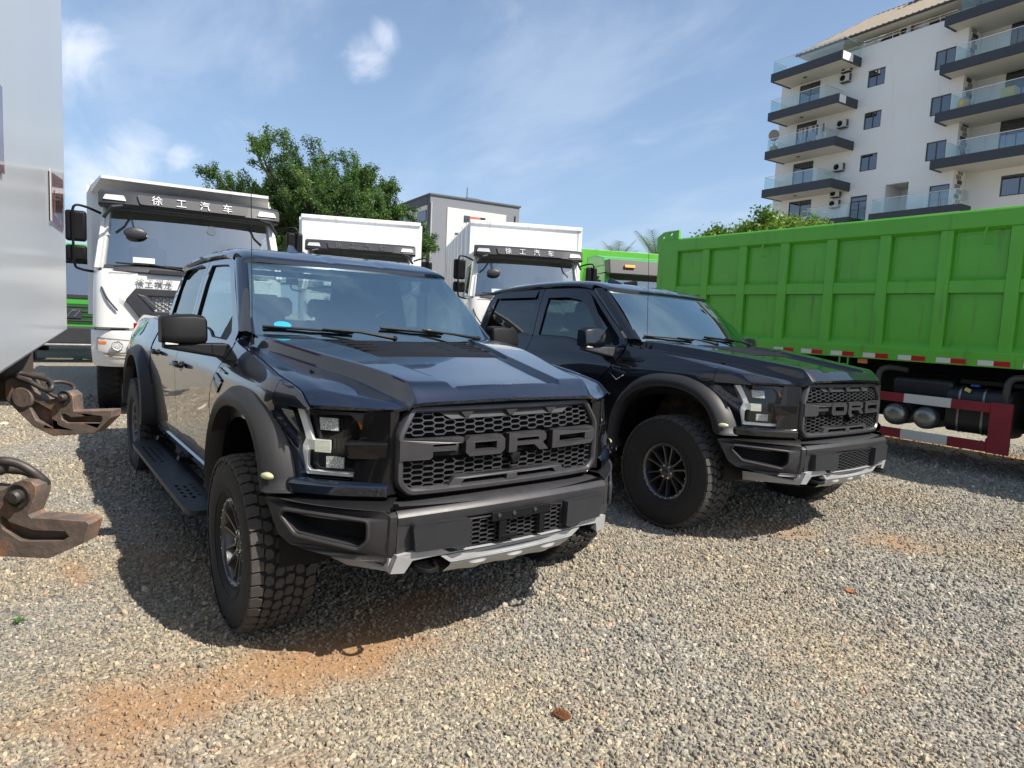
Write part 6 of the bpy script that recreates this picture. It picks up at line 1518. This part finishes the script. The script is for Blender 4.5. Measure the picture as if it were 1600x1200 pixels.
def balcony(x0, x1, yf, yb, z, th, rx0, rx1, ry, side_l=True, side_r=True, notch=None):
    mb = MB(); mb.box(((x0+x1)/2, yf+.06, z-th/2), (x1-x0, .12, th)); mb.box((x0+.06, (yf+.12+yb)/2, z-th/2), (.12, yb-yf-.12, th)); mb.box((x1-.06, (yf+.12+yb)/2, z-th/2), (.12, yb-yf-.12, th))
    bl = mb.build('balcony', slabm, ap, smooth=0)
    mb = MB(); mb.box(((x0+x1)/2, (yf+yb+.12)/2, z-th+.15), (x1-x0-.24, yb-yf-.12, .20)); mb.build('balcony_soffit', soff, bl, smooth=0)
    mb = MB(); mb.lathe([(0, -.04), (.14, -.04), (.16, 0)], origin=((x0+x1)/2-.8, (yf+yb)/2, z-th+.05), axis='z', n=12); mb.build('ceiling_lamp', framem, bl, smooth=40)
    n = max(2, int((rx1-rx0)/1.1)); H = 1.0
    for i in range(n):
        a, b = rx0+(rx1-rx0)*i/n+.02, rx0+(rx1-rx0)*(i+1)/n-.02; mb = MB(); mb.box(((a+b)/2, ry, z+H/2-.02), (b-a, .015, H-.06)); mb.build('glass_panel', railg, bl, smooth=0)
    for s, xx in ((side_l, rx0), (side_r, rx1)):
        if s: mb = MB(); mb.box((xx, (ry+yb)/2, z+H/2-.02), (.015, yb-ry-.1, H-.06)); mb.build('glass_panel', railg, bl, smooth=0); mb = MB(); mb.tube([(xx, ry, z+H), (xx, yb, z+H)], .025, 6); mb.build('handrail', chrome, bl, smooth=40)
    mb = MB(); mb.tube([(rx0, ry, z+H), (rx1, ry, z+H)], .028, 6); mb.build('handrail', chrome, bl, smooth=40)
    return bl
for k in range(4):
    z = SL0+FH*k; b_ = balcony(0, 6.214, -2.479, -.003, z, .648, .05 if k < 3 else .02, 4.9 if k < 3 else 6.15, -2.30, True, k < 3 or True)
    if k >= 2: mb = MB(); mb.box((6.216, -1.75 if k == 3 else -1.95, z-.30), (.012, 1.25 if k == 3 else .8, .56)); mb.build('pale_side_panel', wallw, b_, smooth=0)
balcony(3.5, 7.1, -1.35, -.003, 10.62, .45, 3.55, 7.0, -1.3); balcony(8.75, 14.9, -1.40, -.003, 10.62, .45, 8.85, 14.8, -1.34)
for k in range(1, 5):
    z = SL0+FH*k-2.785; balcony(12.706, 26.3, -1.423, RW-.003, z, .62, 13.0+.6, 26.2, -1.30, True, False)
# stone strip on the recess corner
for k in range(46):
    z = 9.6+.32*k; mb = MB(); mb.box((13.618, .25+.5*(k % 2)*.4+.4, z), (.05, .5+.3*random.random(), .26)); mb.box((13.61, 1.25-.1*(k % 3), z), (.06+.03*random.random(), .45, .24)) if False else None; mb.build('stone', mat('stone_strip', (.30, .27, .24), .85, noise=.5, nscale=4) if k % 3 else mat('stone_dark', (.08, .07, .065), .85), ap, smooth=0)
# roof terrace rail, attic storey, tiled hip roof
mb = MB(); mb.tube([(6.2, .12, 23.95), (12.7, .12, 23.95)], .025, 6); mb.tube([(6.2, .12, 23.72), (12.7, .12, 23.72)], .018, 6); [mb.tube([(x, .12, 23.4), (x, .12, 23.95)], .022, 6) for x in lin(6.2, 12.7, 6)]; mb.build('terrace_rail', chrome, ap, smooth=40)
AW = [(7.0, 8.35, 23.0, 24.12), (10.45, 11.70, 23.0, 24.14), (2.2, 4.0, 22.9, 23.75)]
mb = MB(); mb.plate([(1.3, 22.9), (13.4, 22.9), (13.4, 24.21), (1.3, 24.21)], [rect(a) for a in AW[:2]], lambda u, v, t: (u, .95+t, v), .2); mb.box((1.4, 6, 23.55), (.2, 9.6, 1.3)); mb.build('attic_wall', wallw, ap, smooth=0)
for a in AW[:2]: window(a[0], a[1], a[2], a[3], .95, 2, 2)
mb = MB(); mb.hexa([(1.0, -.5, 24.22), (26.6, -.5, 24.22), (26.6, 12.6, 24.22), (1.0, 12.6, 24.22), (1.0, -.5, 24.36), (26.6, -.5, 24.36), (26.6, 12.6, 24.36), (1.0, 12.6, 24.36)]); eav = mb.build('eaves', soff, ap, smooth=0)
E0, E1, E2, E3, Q0, Q1 = (.9, -.6, 24.37), (26.8, -.6, 24.37), (26.8, 12.8, 24.37), (.9, 12.8, 24.37), (3.2, 6.0, 28.4), (23, 6.0, 28.4)
mb = MB(); mb.add([E0, E1, E2, E3, Q0, Q1], [(0, 1, 5, 4), (1, 2, 5), (2, 3, 4, 5), (3, 0, 4)]); rf = mb.build('roof', tile2, ap, smooth=0)
mb = MB()
def rib(a, b): mb.tube([a, b], .10, 5, cap=False)
nrib = 62
for i in range(nrib):
    x = .9+25.9*i/nrib; t = 1.0
    if x < 3.2: t = (x-.9)/2.3
    if x > 23: t = (26.8-x)/3.8
    rib((x, -.6, 24.40), (x, lerp(-.6, 6.0, t), lerp(24.40, 28.43, t)))
for i in range(46):
    y = -.6+13.4*i/46; t = 1-abs(y-6.0)/6.7; rib((.9, y, 24.40), (lerp(.9, 3.2, t), y, lerp(24.40, 28.43, t)))
mb.build('tile_rows', tile, rf, smooth=40, kind='stuff')
mb = MB(); mb.tube([(.85, -.65, 24.33), (26.8, -.65, 24.33)], .08, 6); mb.tube([E0, Q0, Q1, E1], .13, 6); mb.build('gutter', slabm, rf, smooth=40)
mb = MB(); mb.box((8.0, 6.0, 28.9), (1.6, 1.4, 1.2)); mb.build('roof_turret', slabm, rf, smooth=0)
# things on the block
def on_ap(x, y, z): M_ = Matrix.Rotation(-.098, 4, 'Z'); v = M_ @ Vector((x, y, z)); return (v.x-28.779, v.y+50.44, v.z)
def ac(x, y, z, lab):
    t = thing('air_conditioner', lab, 'air conditioner', on_ap(x, y, z), -.098, 'outdoor air conditioning units on the white block')
    mb = MB(); mb.box((0, -.25, 0), (.80, .32, .56)); c_ = mb.build('casing', mat('ac_white', (.60, .60, .56), .5), t, smooth=0, bevel=.02)
    mb = MB(); mb.lathe([(0, -.02), (.08, -.02), (.21, -.012), (.22, 0)], origin=(-.12, -.415, 0), n=20); mb.build('fan_grille', dark, t, smooth=40)
    mb = MB(); mb.box((.0, -.18, -.31), (.70, .42, .04)); mb.box((.41, -.25, 0), (.02, .24, .5)); mb.build('bracket', framem, t, smooth=0)
for (x, z, lab) in ((5.15, 22.25, 'air conditioner under the top left balcony, upper of two'), (5.15, 21.50, 'air conditioner under the top left balcony, lower of two'), (5.25, 18.05, 'air conditioner beside the balcony with washing'), (5.3, 14.75, 'single air conditioner above the lowest full balcony'), (5.2, 12.75, 'air conditioner near the bottom of the block, upper of two'), (5.2, 11.95, 'air conditioner near the bottom of the block, lower of two')): ac(x, 0, z, lab)
ac(9.0, .95, 23.95, 'air conditioner between the two attic windows')
ds = thing('satellite_dish', 'grey satellite dish at the left corner of the balcony with washing', 'satellite dish', on_ap(.55, -2.2, SL0+FH), -.098)
mb = MB(); mb.lathe([(0, .14), (.2, .12), (.38, .05), (.46, 0)], n=24); o = mb.build('dish', mat('dish_grey', (.28, .28, .27), .5), ds, smooth=60, loc=(0, 0, 1.25)); o.rotation_euler = (.3, 0, .25)
mb = MB(); mb.tube([(0, .1, .3), (0, .1, 1.2)], .03, 6); mb.tube([(-.35, .1, .3), (.35, .1, .75)], .02, 5); mb.tube([(.35, .1, .3), (-.35, .1, .75)], .02, 5); mb.box((0, .1, .2), (.5, .4, .35)); mb.build('stand', mat('stand_straw', (.42, .36, .16), .7), ds, smooth=40)
cl = mat('cloth_white', (.55, .54, .54), .8); cl2 = mat('cloth_dark', (.05, .045, .05), .8); cl3 = mat('cloth_red', (.35, .06, .09), .8)
lr = thing('clothes_rack', 'washing hung out to dry on the third balcony from the top left', 'laundry', on_ap(3.7, -1.9, SL0+FH), -.098)
mb = MB(); [mb.tube([(x, 0, 0), (x, 0, 1.35)], .02, 5) for x in (-1.3, 1.3)]; mb.tube([(-1.3, 0, 1.35), (1.3, 0, 1.35)], .02, 5); mb.build('frame', chrome, lr, smooth=40)
for i in range(15):
    x = -1.25+.175*i; h = random.uniform(.35, .95); mb = MB(); mb.grid([[(x+q*.15, .03*math.sin(q*9+i), 1.34-t*h) for t in (0, .5, 1)] for q in lin(0, 1, 4)]); mb.build('garment', (cl2, cl, cl, cl3, cl)[i % 5], lr, smooth=50)
for (x, y, z, lab, sc_) in ((14.2, -1.0, SL0+FH*2-2.785+.003, 'round yellow pot on the left end of the middle right balcony', 1.0),):
    mb = MB(); mb.lathe([(0, 0), (.22, 0), (.33, .22), (.34, .42), (.26, .58), (.18, .60), (0, .55)], axis='z', n=20); o = mb.build('plant_pot', mat('yellow_pot', (.58, .45, .10), .5), smooth=50, loc=on_ap(x, y, SL0+FH*2-2.785+FH*0)); tag(o, lab, 'pot')
mb = MB(); mb.box((0, 0, .3), (.75, .5, .6)); mb.box((0, 0, .62), (.80, .55, .06)); o = mb.build('storage_box', mat('yellow_pot', (.58, .45, .10), .5), smooth=0, bevel=.03, loc=on_ap(16.8, -1.0, SL0+FH*2-2.785)); o.rotation_euler = (0, 0, -.098); tag(o, 'yellow box on the middle right balcony in front of the door', 'box')

# grey block behind the middle lorries
gb = thing('office_building', 'grey flat-roofed block with cream panels behind the middle white dump truck', 'building', (-50.35, 28.57, 0), 1.4447)
greyw = mat('grey_render', (.20, .215, .24), .8, noise=.05, nscale=.3); greyd = mat('dark_grey_render', (.10, .11, .125), .8); redw = mat('red_panel', (.55, .14, .11), .7)
def gbx(nm, x0, x1, y0, y1, z0, z1, m, par=None): mb = MB(); mb.box(((x0+x1)/2, (y0+y1)/2, (z0+z1)/2), (x1-x0, y1-y0, z1-z0)); return mb.build(nm, m, par or gb, smooth=0)
gbx('wall', 0, 9.46, 0, 14, 0, 12.75, greyw); gbx('roof', -.12, 9.58, -.12, 14.1, 12.752, 12.90, greyd)
mb = MB(); mb.add([(3.6, .3, 12.9), (6.4, .3, 12.9), (6.4, 3, 12.9), (3.6, 3, 12.9), (4.2, 1.2, 13.25), (5.4, 1.2, 13.25)], [(0, 1, 5, 4), (1, 2, 5), (2, 3, 4, 5), (3, 0, 4)]); mb.build('roof_light', greyd, gb, smooth=0)
gbx('cream_panel', 1.72, 7.96, -.06, -.002, 0, 11.84, wallc)
rp = gbx('red_panel', 4.02, 5.13, -.10, -.062, 10.70, 11.27, redw)
for (a, b) in ((3.42, 4.0), (5.15, 5.68)):
    w_ = gbx('window', a, b, -.12, -.062, 10.68, 11.29, framem); gbx('pane', a+.06, (a+b)/2-.03, -.13, -.122, 10.74, 11.23, winm, w_); gbx('pane', (a+b)/2+.03, b-.06, -.13, -.122, 10.74, 11.23, winm, w_)
for (a, b, z0, z1) in ((2.55, 2.95, 8.75, 9.6), (2.4, 3.0, 7.55, 8.1), (5.0, 6.0, 7.4, 8.4)): gbx('window', a, b, -.12, -.062, z0, z1, framem)
gbx('drain_pipe', 8.93, 9.01, -.09, -.002, 2, 11.86, dark); mb = MB(); mb.tube([(.10, -.08, 1), (.10, -.08, 12.1)], .06, 6); mb.build('drain_pipe', mat('pipe_pale', (.5, .5, .5), .5), gb, smooth=40)
gbx('side_panel', -.06, -.002, .62, 7.6, 0, 11.9, wallc); gbx('side_panel', -.06, -.002, 7.62, 9.6, 0, 11.9, redw); gbx('side_panel', -.012, -.0, .0, .6, 0, 12.7, greyd); gbx('side_panel', -.05, -.002, .61, 14, 11.92, 12.74, greyd)
for (y0, y1, z0, z1) in ((.65, 2.85, 10.4, 11.45), (5.3, 6.2, 10.65, 11.55), (6.75, 7.4, 10.75, 11.5), (.65, 1.9, 7.85, 8.95), (.65, 2.85, 5.0, 6.0)):
    w_ = gbx('window', -.13, -.064, y0, y1, z0, z1, framem); n = 3 if y1-y0 > 1.5 else 2
    for i in range(n): gbx('pane', -.14, -.132, y0+.05+(y1-y0-.05)*i/n, y0+(y1-y0-.05)*(i+1)/n, z0+.06, z1-.06, winm, w_)
gbx('sign_bracket', 3.9, 3.95, .5, .55, 12.9, 14.0, dark)
# ================================================================ rusty locks at the left edge
rust = mat('rusty_iron', (.15, .118, .10), .58, .25, noise=.3, nscale=22, bump=.22, bscale=70, dirt=(.50, .20, .07), dirt_amt=.30, dirt_scale=11)
H_ang = math.atan2(F_.y, F_.x)
def hook_thing(label, loc):
    t = thing('lock_hook', label, 'hook', loc, H_ang-PI/2, 'rusty cast iron lock hooks'); return t   # local x to the right, y away
def hooks_build(t, body, pockets, pin_r, chains, extra=None):
    mb = MB(); f = lambda u, v, t_: (u, -.028+t_, v)
    mb.plate(body if poly_area(body) > 0 else body[::-1], [p if poly_area(p) < 0 else p[::-1] for p in pockets], f, .056); b = mb.build('casting', rust, t, smooth=30, bevel=.006)
    mb = MB(); mb.plate(inset(body if poly_area(body) > 0 else body[::-1], .008), [], lambda u, v, t_: (u, -.004+t_, v), .012); mb.build('web', rust, t, smooth=0)
    mb = MB(); mb.lathe([(0, -.052), (pin_r*.7, -.052), (pin_r, -.046), (pin_r, .046), (0, .05)], n=18); mb.lathe([(pin_r*1.0, -.03), (pin_r*1.7, -.034), (pin_r*1.8, -.026), (pin_r*1.8, .0)], n=18); mb.build('pin', mat('worn_steel', (.075, .066, .062), .5, .6, noise=.3, nscale=30, dirt=(.22, .09, .04), dirt_amt=.0, dirt_scale=12), t, smooth=35)
    for pts, r in chains: mb = MB(); mb.tube(crv(pts, 5, closed=True)+[Vector(pts[0])], r, 10, cap=False); mb.build('chain_link', MATS['worn_steel'], t, smooth=50)
def poly_area(P): return sum(P[i][0]*P[(i+1) % len(P)][1]-P[(i+1) % len(P)][0]*P[i][1] for i in range(len(P)))
h1 = hook_thing('rusty iron lock hook nearer the trucks, smaller in view, above the other one', (.6733, -1.8179, 1.2594))
hooks_build(h1, [(-.214, -.013), (-.182, -.048), (-.114, -.112), (-.046, -.143), (.107, -.125), (.167, -.065), (.171, -.038), (.032, -.048), (.03, .008), (.01, .024), (-.016, .016), (-.024, -.004), (-.069, -.013), (-.115, .014), (-.133, .06), (-.172, .071), (-.212, .049)],
            [[(-.132, -.029), (-.112, -.017), (-.052, -.049), (-.044, -.112), (-.104, -.088)], [(-.014, -.062), (-.001, -.06), (.022, -.072), (.121, -.062), (.135, -.07), (.126, -.086), (.008, -.091), (-.011, -.08)]], .014,
            [([(-.17, -.03, .066), (-.12, -.035, .052), (-.06, -.035, .024), (-.042, -.03, .034), (-.065, -.01, .055), (-.12, .0, .066), (-.17, -.01, .078)], .009), ([(-.075, .0, .045), (-.045, .03, .048), (-.005, .03, .034), (.004, .0, .01), (-.02, -.03, -.0), (-.06, -.03, .02)], .007)])
mb = MB(); mb.lathe([(0, -.036), (.034, -.036), (.040, -.03), (.040, .03), (0, .03)], origin=(-.148, 0, -.007), n=20); mb.build('boss', rust, h1, smooth=35)
mb = MB(); mb.box((-.24, .05, .02), (.16, .12, .10)); mb.box((-.33, .06, .10), (.22, .14, .14)); mb.build('mounting_bracket', under, h1, smooth=0, bevel=.01)
h2 = hook_thing('rusty iron lock hook at the left edge, larger and lower of the two', (1.4867, -1.9538, 1.1165))
hooks_build(h2, [(-.194, -.151), (-.166, -.16), (-.074, -.159), (.07, -.159), (.159, -.115), (.175, -.065), (.167, -.058), (.049, -.055), (.029, -.056), (.022, -.048), (.041, .002), (.042, .025), (.031, .037), (.01, .04), (-.013, .032), (-.041, .011), (-.087, .015), (-.161, .002)],
            [[(-.05, -.059), (-.041, -.055), (-.025, -.07), (.035, -.088), (.113, -.087), (.123, -.099), (.106, -.112), (.02, -.117), (-.003, -.114), (-.044, -.087)], [(-.143, -.026), (-.074, -.027), (-.063, -.045), (-.081, -.098), (-.145, -.082)]], .017,
            [([(-.10, .0, .055), (-.055, -.02, .082), (-.02, -.01, .078), (.015, .0, .055), (.033, .02, .022), (.012, .035, .02), (-.02, .03, .045), (-.06, .02, .052)], .011)])
mb = MB(); mb.ball((-.062, -.01, .066), .022, 8); mb.tube([(-.062, -.01, .066), (-.16, .02, .05)], .018, 8); mb.build('ball_stud', MATS['worn_steel'], h2, smooth=50)
# marker reflectors on the white body
for (x0, x1, zl, zr, lab) in ((1.90, 3.02, (1.99, 2.23), (2.04, 2.36), 'maroon and clear reflector sticker near the far edge of the white panel'), (-.02, .20, (1.93, 2.14), (1.94, 2.17), 'maroon reflector strip cut off by the left edge, on the white panel')):
    mb = MB(); mb.hexa([(x0, .003, zl[0]), (x1, .003, zr[0]), (x1, .012, zr[0]), (x0, .012, zl[0]), (x0, .003, zl[1]), (x1, .003, zr[1]), (x1, .012, zr[1]), (x0, .012, zl[1])]); rfl = mb.build('reflector', mat('maroon_reflector', (.16, .02, .045), .25, coat=.5), wb, smooth=0)
    if x0 > 1: mb = MB(); mb.box((x0+.02, .0015, 2.115), (.08, .003, .25)); mb.build('reflector_edge', mat('maroon_edge_white', (.6, .6, .58), .3), rfl, smooth=0); mb = MB(); mb.box((2.5, .0012, 2.12), (.6, .003, .12)); mb.build('reflector_lens', mat('brown_lens', (.14, .06, .03), .15, coat=.8), rfl, smooth=0)
# ================================================================ trees
bark = mat('bark', (.10, .085, .07), .9, noise=.4, nscale=6)
def leaf_mat(name, a, b, tr):
    m = bpy.data.materials.new(name); m.use_nodes = True; t = m.node_tree; L = t.links.new; p = t.nodes['Principled BSDF']
    at_ = N(t, 'ShaderNodeAttribute', attribute_name='tone'); rp = N(t, 'ShaderNodeValToRGB'); rp.color_ramp.elements[0].color = (*a, 1); rp.color_ramp.elements[1].color = (*b, 1); L(at_.outputs['Fac'], rp.inputs[0]); L(rp.outputs[0], p.inputs['Base Color'])
    p.inputs['Roughness'].default_value = .5; p.inputs['Specular IOR Level'].default_value = .35
    ts = N(t, 'ShaderNodeBsdfTranslucent'); L(rp.outputs[0], ts.inputs[0]); mx = N(t, 'ShaderNodeMixShader'); mx.inputs[0].default_value = tr; o = t.nodes['Material Output']
    L(p.outputs[0], mx.inputs[1]); L(ts.outputs[0], mx.inputs[2]); L(mx.outputs[0], o.inputs[0]); return m
def tree(name, label, cat, base, H, R, lm, seed, trunk_h=.3, leaf=.09, nleaf=26, levels=4, droop=.0, spiky=0, lean=(0, 0)):
    rnd = random.Random(seed); root = thing(name, label, cat, base); mb = MB(); tips = []
    def grow(p, d, L_, r, lev):
        pts = [p]; q = p.copy(); dd = d.copy()
        for i in range(4):
            dd = (dd+Vector((rnd.gauss(0, .16), rnd.gauss(0, .16), rnd.gauss(.03, .10)-droop*(lev > 1)))).normalized(); q = q+dd*L_/4; pts.append(q.copy())
        mb.tube(pts, [r*(1-.13*i) for i in range(5)], 6 if lev < 2 else 4, cap=False)
        if lev >= levels-1: tips.append((pts, lev))
        if lev == levels: return
        n = rnd.randint(4, 5) if lev < 2 else rnd.randint(3, 5)
        for i in range(n):
            t = rnd.uniform(.35, 1); k = min(3, int(t*4)); pp = pts[k].lerp(pts[k+1], t*4-k) if t < 1 else pts[-1]
            a = rnd.uniform(0, 2*PI); sp_ = rnd.uniform(.45, 1.05); perp = dd.orthogonal().normalized(); perp = Matrix.Rotation(a, 3, dd) @ perp
            nd = (dd*math.cos(sp_)+perp*math.sin(sp_)); nd.z = nd.z*.75+.12; nd.normalize()
            grow(pp, nd, L_*rnd.uniform(.55, .78), r*.52, lev+1)
    h0 = H*trunk_h; trunk_top = Vector((lean[0]*.3, lean[1]*.3, h0))
    mb.tube([(0, 0, -.2), (lean[0]*.1, lean[1]*.1, h0*.5), trunk_top], [H*.035, H*.028, H*.024], 10, cap=False)
    for i in range(6):
        a = 2*PI*i/6+rnd.uniform(-.4, .4); e = rnd.uniform(.5, 1.2)
        grow(trunk_top+Vector((0, 0, -h0*.1*rnd.random())), Vector((math.cos(a)*math.cos(e), math.sin(a)*math.cos(e), math.sin(e))).normalized(), R*rnd.uniform(.62, .85), H*.014, 1)
    grow(trunk_top, Vector((0, 0, 1)), (H-h0)*.45, H*.016, 1)
    # shape the crown: scale the wood so that it fills the wanted size
    V = np.array([tuple(v) for v in mb.v]); up = V[:, 2] > h0; mxr = np.percentile(np.hypot(V[up, 0], V[up, 1]), 97); mxz = V[:, 2].max()
    sr, szz = R/mxr, (H-h0)/(mxz-h0)
    def fix0(p): return Vector((p[0]*sr if p[2] > h0 else p[0]*lerp(1, sr, max(0, p[2])/h0), p[1]*sr if p[2] > h0 else p[1]*lerp(1, sr, max(0, p[2])/h0), h0+(p[2]-h0)*szz if p[2] > h0 else p[2]))
    def fix(p):       # draw stray shoots back towards a rounded crown
        p = fix0(p)
        if p[2] <= h0: return p
        zc_ = h0+(H-h0)*.35; hz_ = (H-zc_) if p[2] > zc_ else (zc_-h0)*1.25; e = math.sqrt((p[0]/R)**2+(p[1]/R)**2+((p[2]-zc_)/hz_)**2)
        if e > .8: k_ = (.8+(e-.8)*.42)/e; return Vector((p[0]*k_, p[1]*k_, zc_+(p[2]-zc_)*k_))
        return p
    mb.v = [tuple(fix(v)) for v in mb.v]; mb.build('trunk', bark, root, smooth=50)
    g = np.random.default_rng(seed); VV = []; TT = []
    for pts, lev in tips:
        pts = [fix(p) for p in pts]
        P = np.array([tuple(p) for p in pts]); n = nleaf if lev == levels else nleaf//2
        t = g.uniform(.05, 1.08, n)*4; k = np.clip(t.astype(int), 0, 3); fr = (t-k)[:, None]; C_ = P[k]*(1-fr)+P[k+1]*fr+g.normal(0, leaf*(.8 if spiky else 1.3), (n, 3))
        d = g.normal(0, 1, (n, 3)); d[:, 2] *= .6; d /= np.linalg.norm(d, axis=1)[:, None]; e = g.normal(0, 1, (n, 3)); e = np.cross(d, e); e /= np.linalg.norm(e, axis=1)[:, None]
        s_ = leaf*g.uniform(.6, 1.3, n)[:, None]; w2 = s_*(.24 if spiky else .36); tone = np.clip(g.uniform(.0, .75)+g.normal(0, .13, n), 0, 1)
        VV.append(np.stack([C_-d*s_*.5, C_+e*w2, C_+d*s_*.5, C_-e*w2], 1)); TT.append(np.repeat(tone, 4))
    VV = np.concatenate(VV).reshape(-1, 3); TT = np.concatenate(TT); nf = len(VV)//4
    me = bpy.data.meshes.new('crown'); me.vertices.add(len(VV)); me.vertices.foreach_set('co', VV.ravel()); me.loops.add(nf*4); me.loops.foreach_set('vertex_index', np.arange(nf*4)); me.polygons.add(nf); me.polygons.foreach_set('loop_start', np.arange(0, nf*4, 4)); me.polygons.foreach_set('loop_total', np.full(nf, 4)); me.update(); me.validate()
    at_ = me.attributes.new('tone', 'FLOAT', 'POINT'); at_.data.foreach_set('value', TT); me.materials.append(lm)
    o = bpy.data.objects.new('crown', me); COL.objects.link(o); o.parent = root; return root
lf1 = leaf_mat('leaf_deep', (.045, .10, .025), (.16, .28, .06), .42); lf2 = leaf_mat('leaf_bright', (.07, .15, .02), (.26, .38, .06), .4)
tree('feathery_tree', 'large feathery dark green tree rising behind the white dump trucks', 'tree', (-25.0, 8.6, 0), 9.9, 4.9, lf1, 31, .25, .10, 230, 4, spiky=1)
tree('feathery_tree', 'lower bushy green tree left of the large feathery tree, behind the left dump truck', 'tree', (-26.6, 6.0, 0), 8.1, 3.6, lf1, 5, .25, .10, 210, 4, spiky=1)
tree('feathery_tree', 'green tree right of the large feathery tree, reaching towards the grey block', 'tree', (-23.8, 10.4, 0), 8.2, 3.4, lf1, 23, .25, .10, 210, 4, spiky=1)
tree('leafy_tree', 'bright yellow-green tree top above the long green dump truck, below the balconies', 'tree', (-10.2, 20.6, 0), 6.15, 2.9, lf2, 14, .58, .12, 220, 4)
tree('leafy_tree', 'small light green tree top left of the bright yellow-green one, above the green dump truck', 'tree', (-12.6, 19.4, 0), 5.35, .9, lf2, 9, .6, .12, 260, 3)
# palm fronds behind the green truck
def palm(label, base, H, n, seed, tilt=0.):
    rnd = random.Random(seed); root = thing('palm_tree', label, 'palm tree', base, 0, 'palm trees behind the green trucks'); mb = MB(); mb.tube([(0, 0, -.2), (.05, 0, H*.5), (0, 0, H)], [.18, .15, .12], 8); mb.build('trunk', bark, root, smooth=50)
    for i in range(n):
        a = 2*PI*i/n+rnd.uniform(-.2, .2); e = rnd.uniform(.5, 1.35); L_ = rnd.uniform(1.0, 1.35); mb = MB(); p = Vector((0, 0, H)); d = Vector((math.cos(a)*math.cos(e), math.sin(a)*math.cos(e), math.sin(e))); pts = [p.copy()]
        for j in range(8): d = (d+Vector((0, 0, -.09))).normalized(); p = p+d*L_/8; pts.append(p.copy())
        mb.tube(pts, [.02-.002*j for j in range(9)], 4)
        for j in range(1, 9):
            for q in (0, .5):
                c_ = pts[j-1].lerp(pts[j], q) if j < 9 else pts[j]; dd = (pts[j]-pts[j-1]).normalized(); sd = dd.cross(Vector((0, 0, 1))).normalized(); ll = .38*math.sin(PI*min(.97, (j+q)/9.5))+.08
                for s in (-1, 1): tip = c_+(sd*s*.75+dd*.65+Vector((0, 0, -.12))).normalized()*ll; w_ = dd*.016; mb.add([c_-w_, c_+w_, tip], [(0, 1, 2)])
        mb.build('frond', mat('palm_leaf', (.10, .15, .06), .5), root, smooth=0)
palm('palm fronds sticking up just left of the green dump truck rear corner', (-10.6, 14.3, 0), 3.6, 13, 3)
palm('pale palm crown showing above the green truck body', (-14.6, 16.6, 0), 3.9, 14, 4)
sc.cycles.max_bounces = 8; sc.cycles.diffuse_bounces = 3; sc.cycles.glossy_bounces = 4; sc.cycles.transparent_max_bounces = 16; sc.cycles.caustics_reflective = False; sc.cycles.caustics_refractive = False
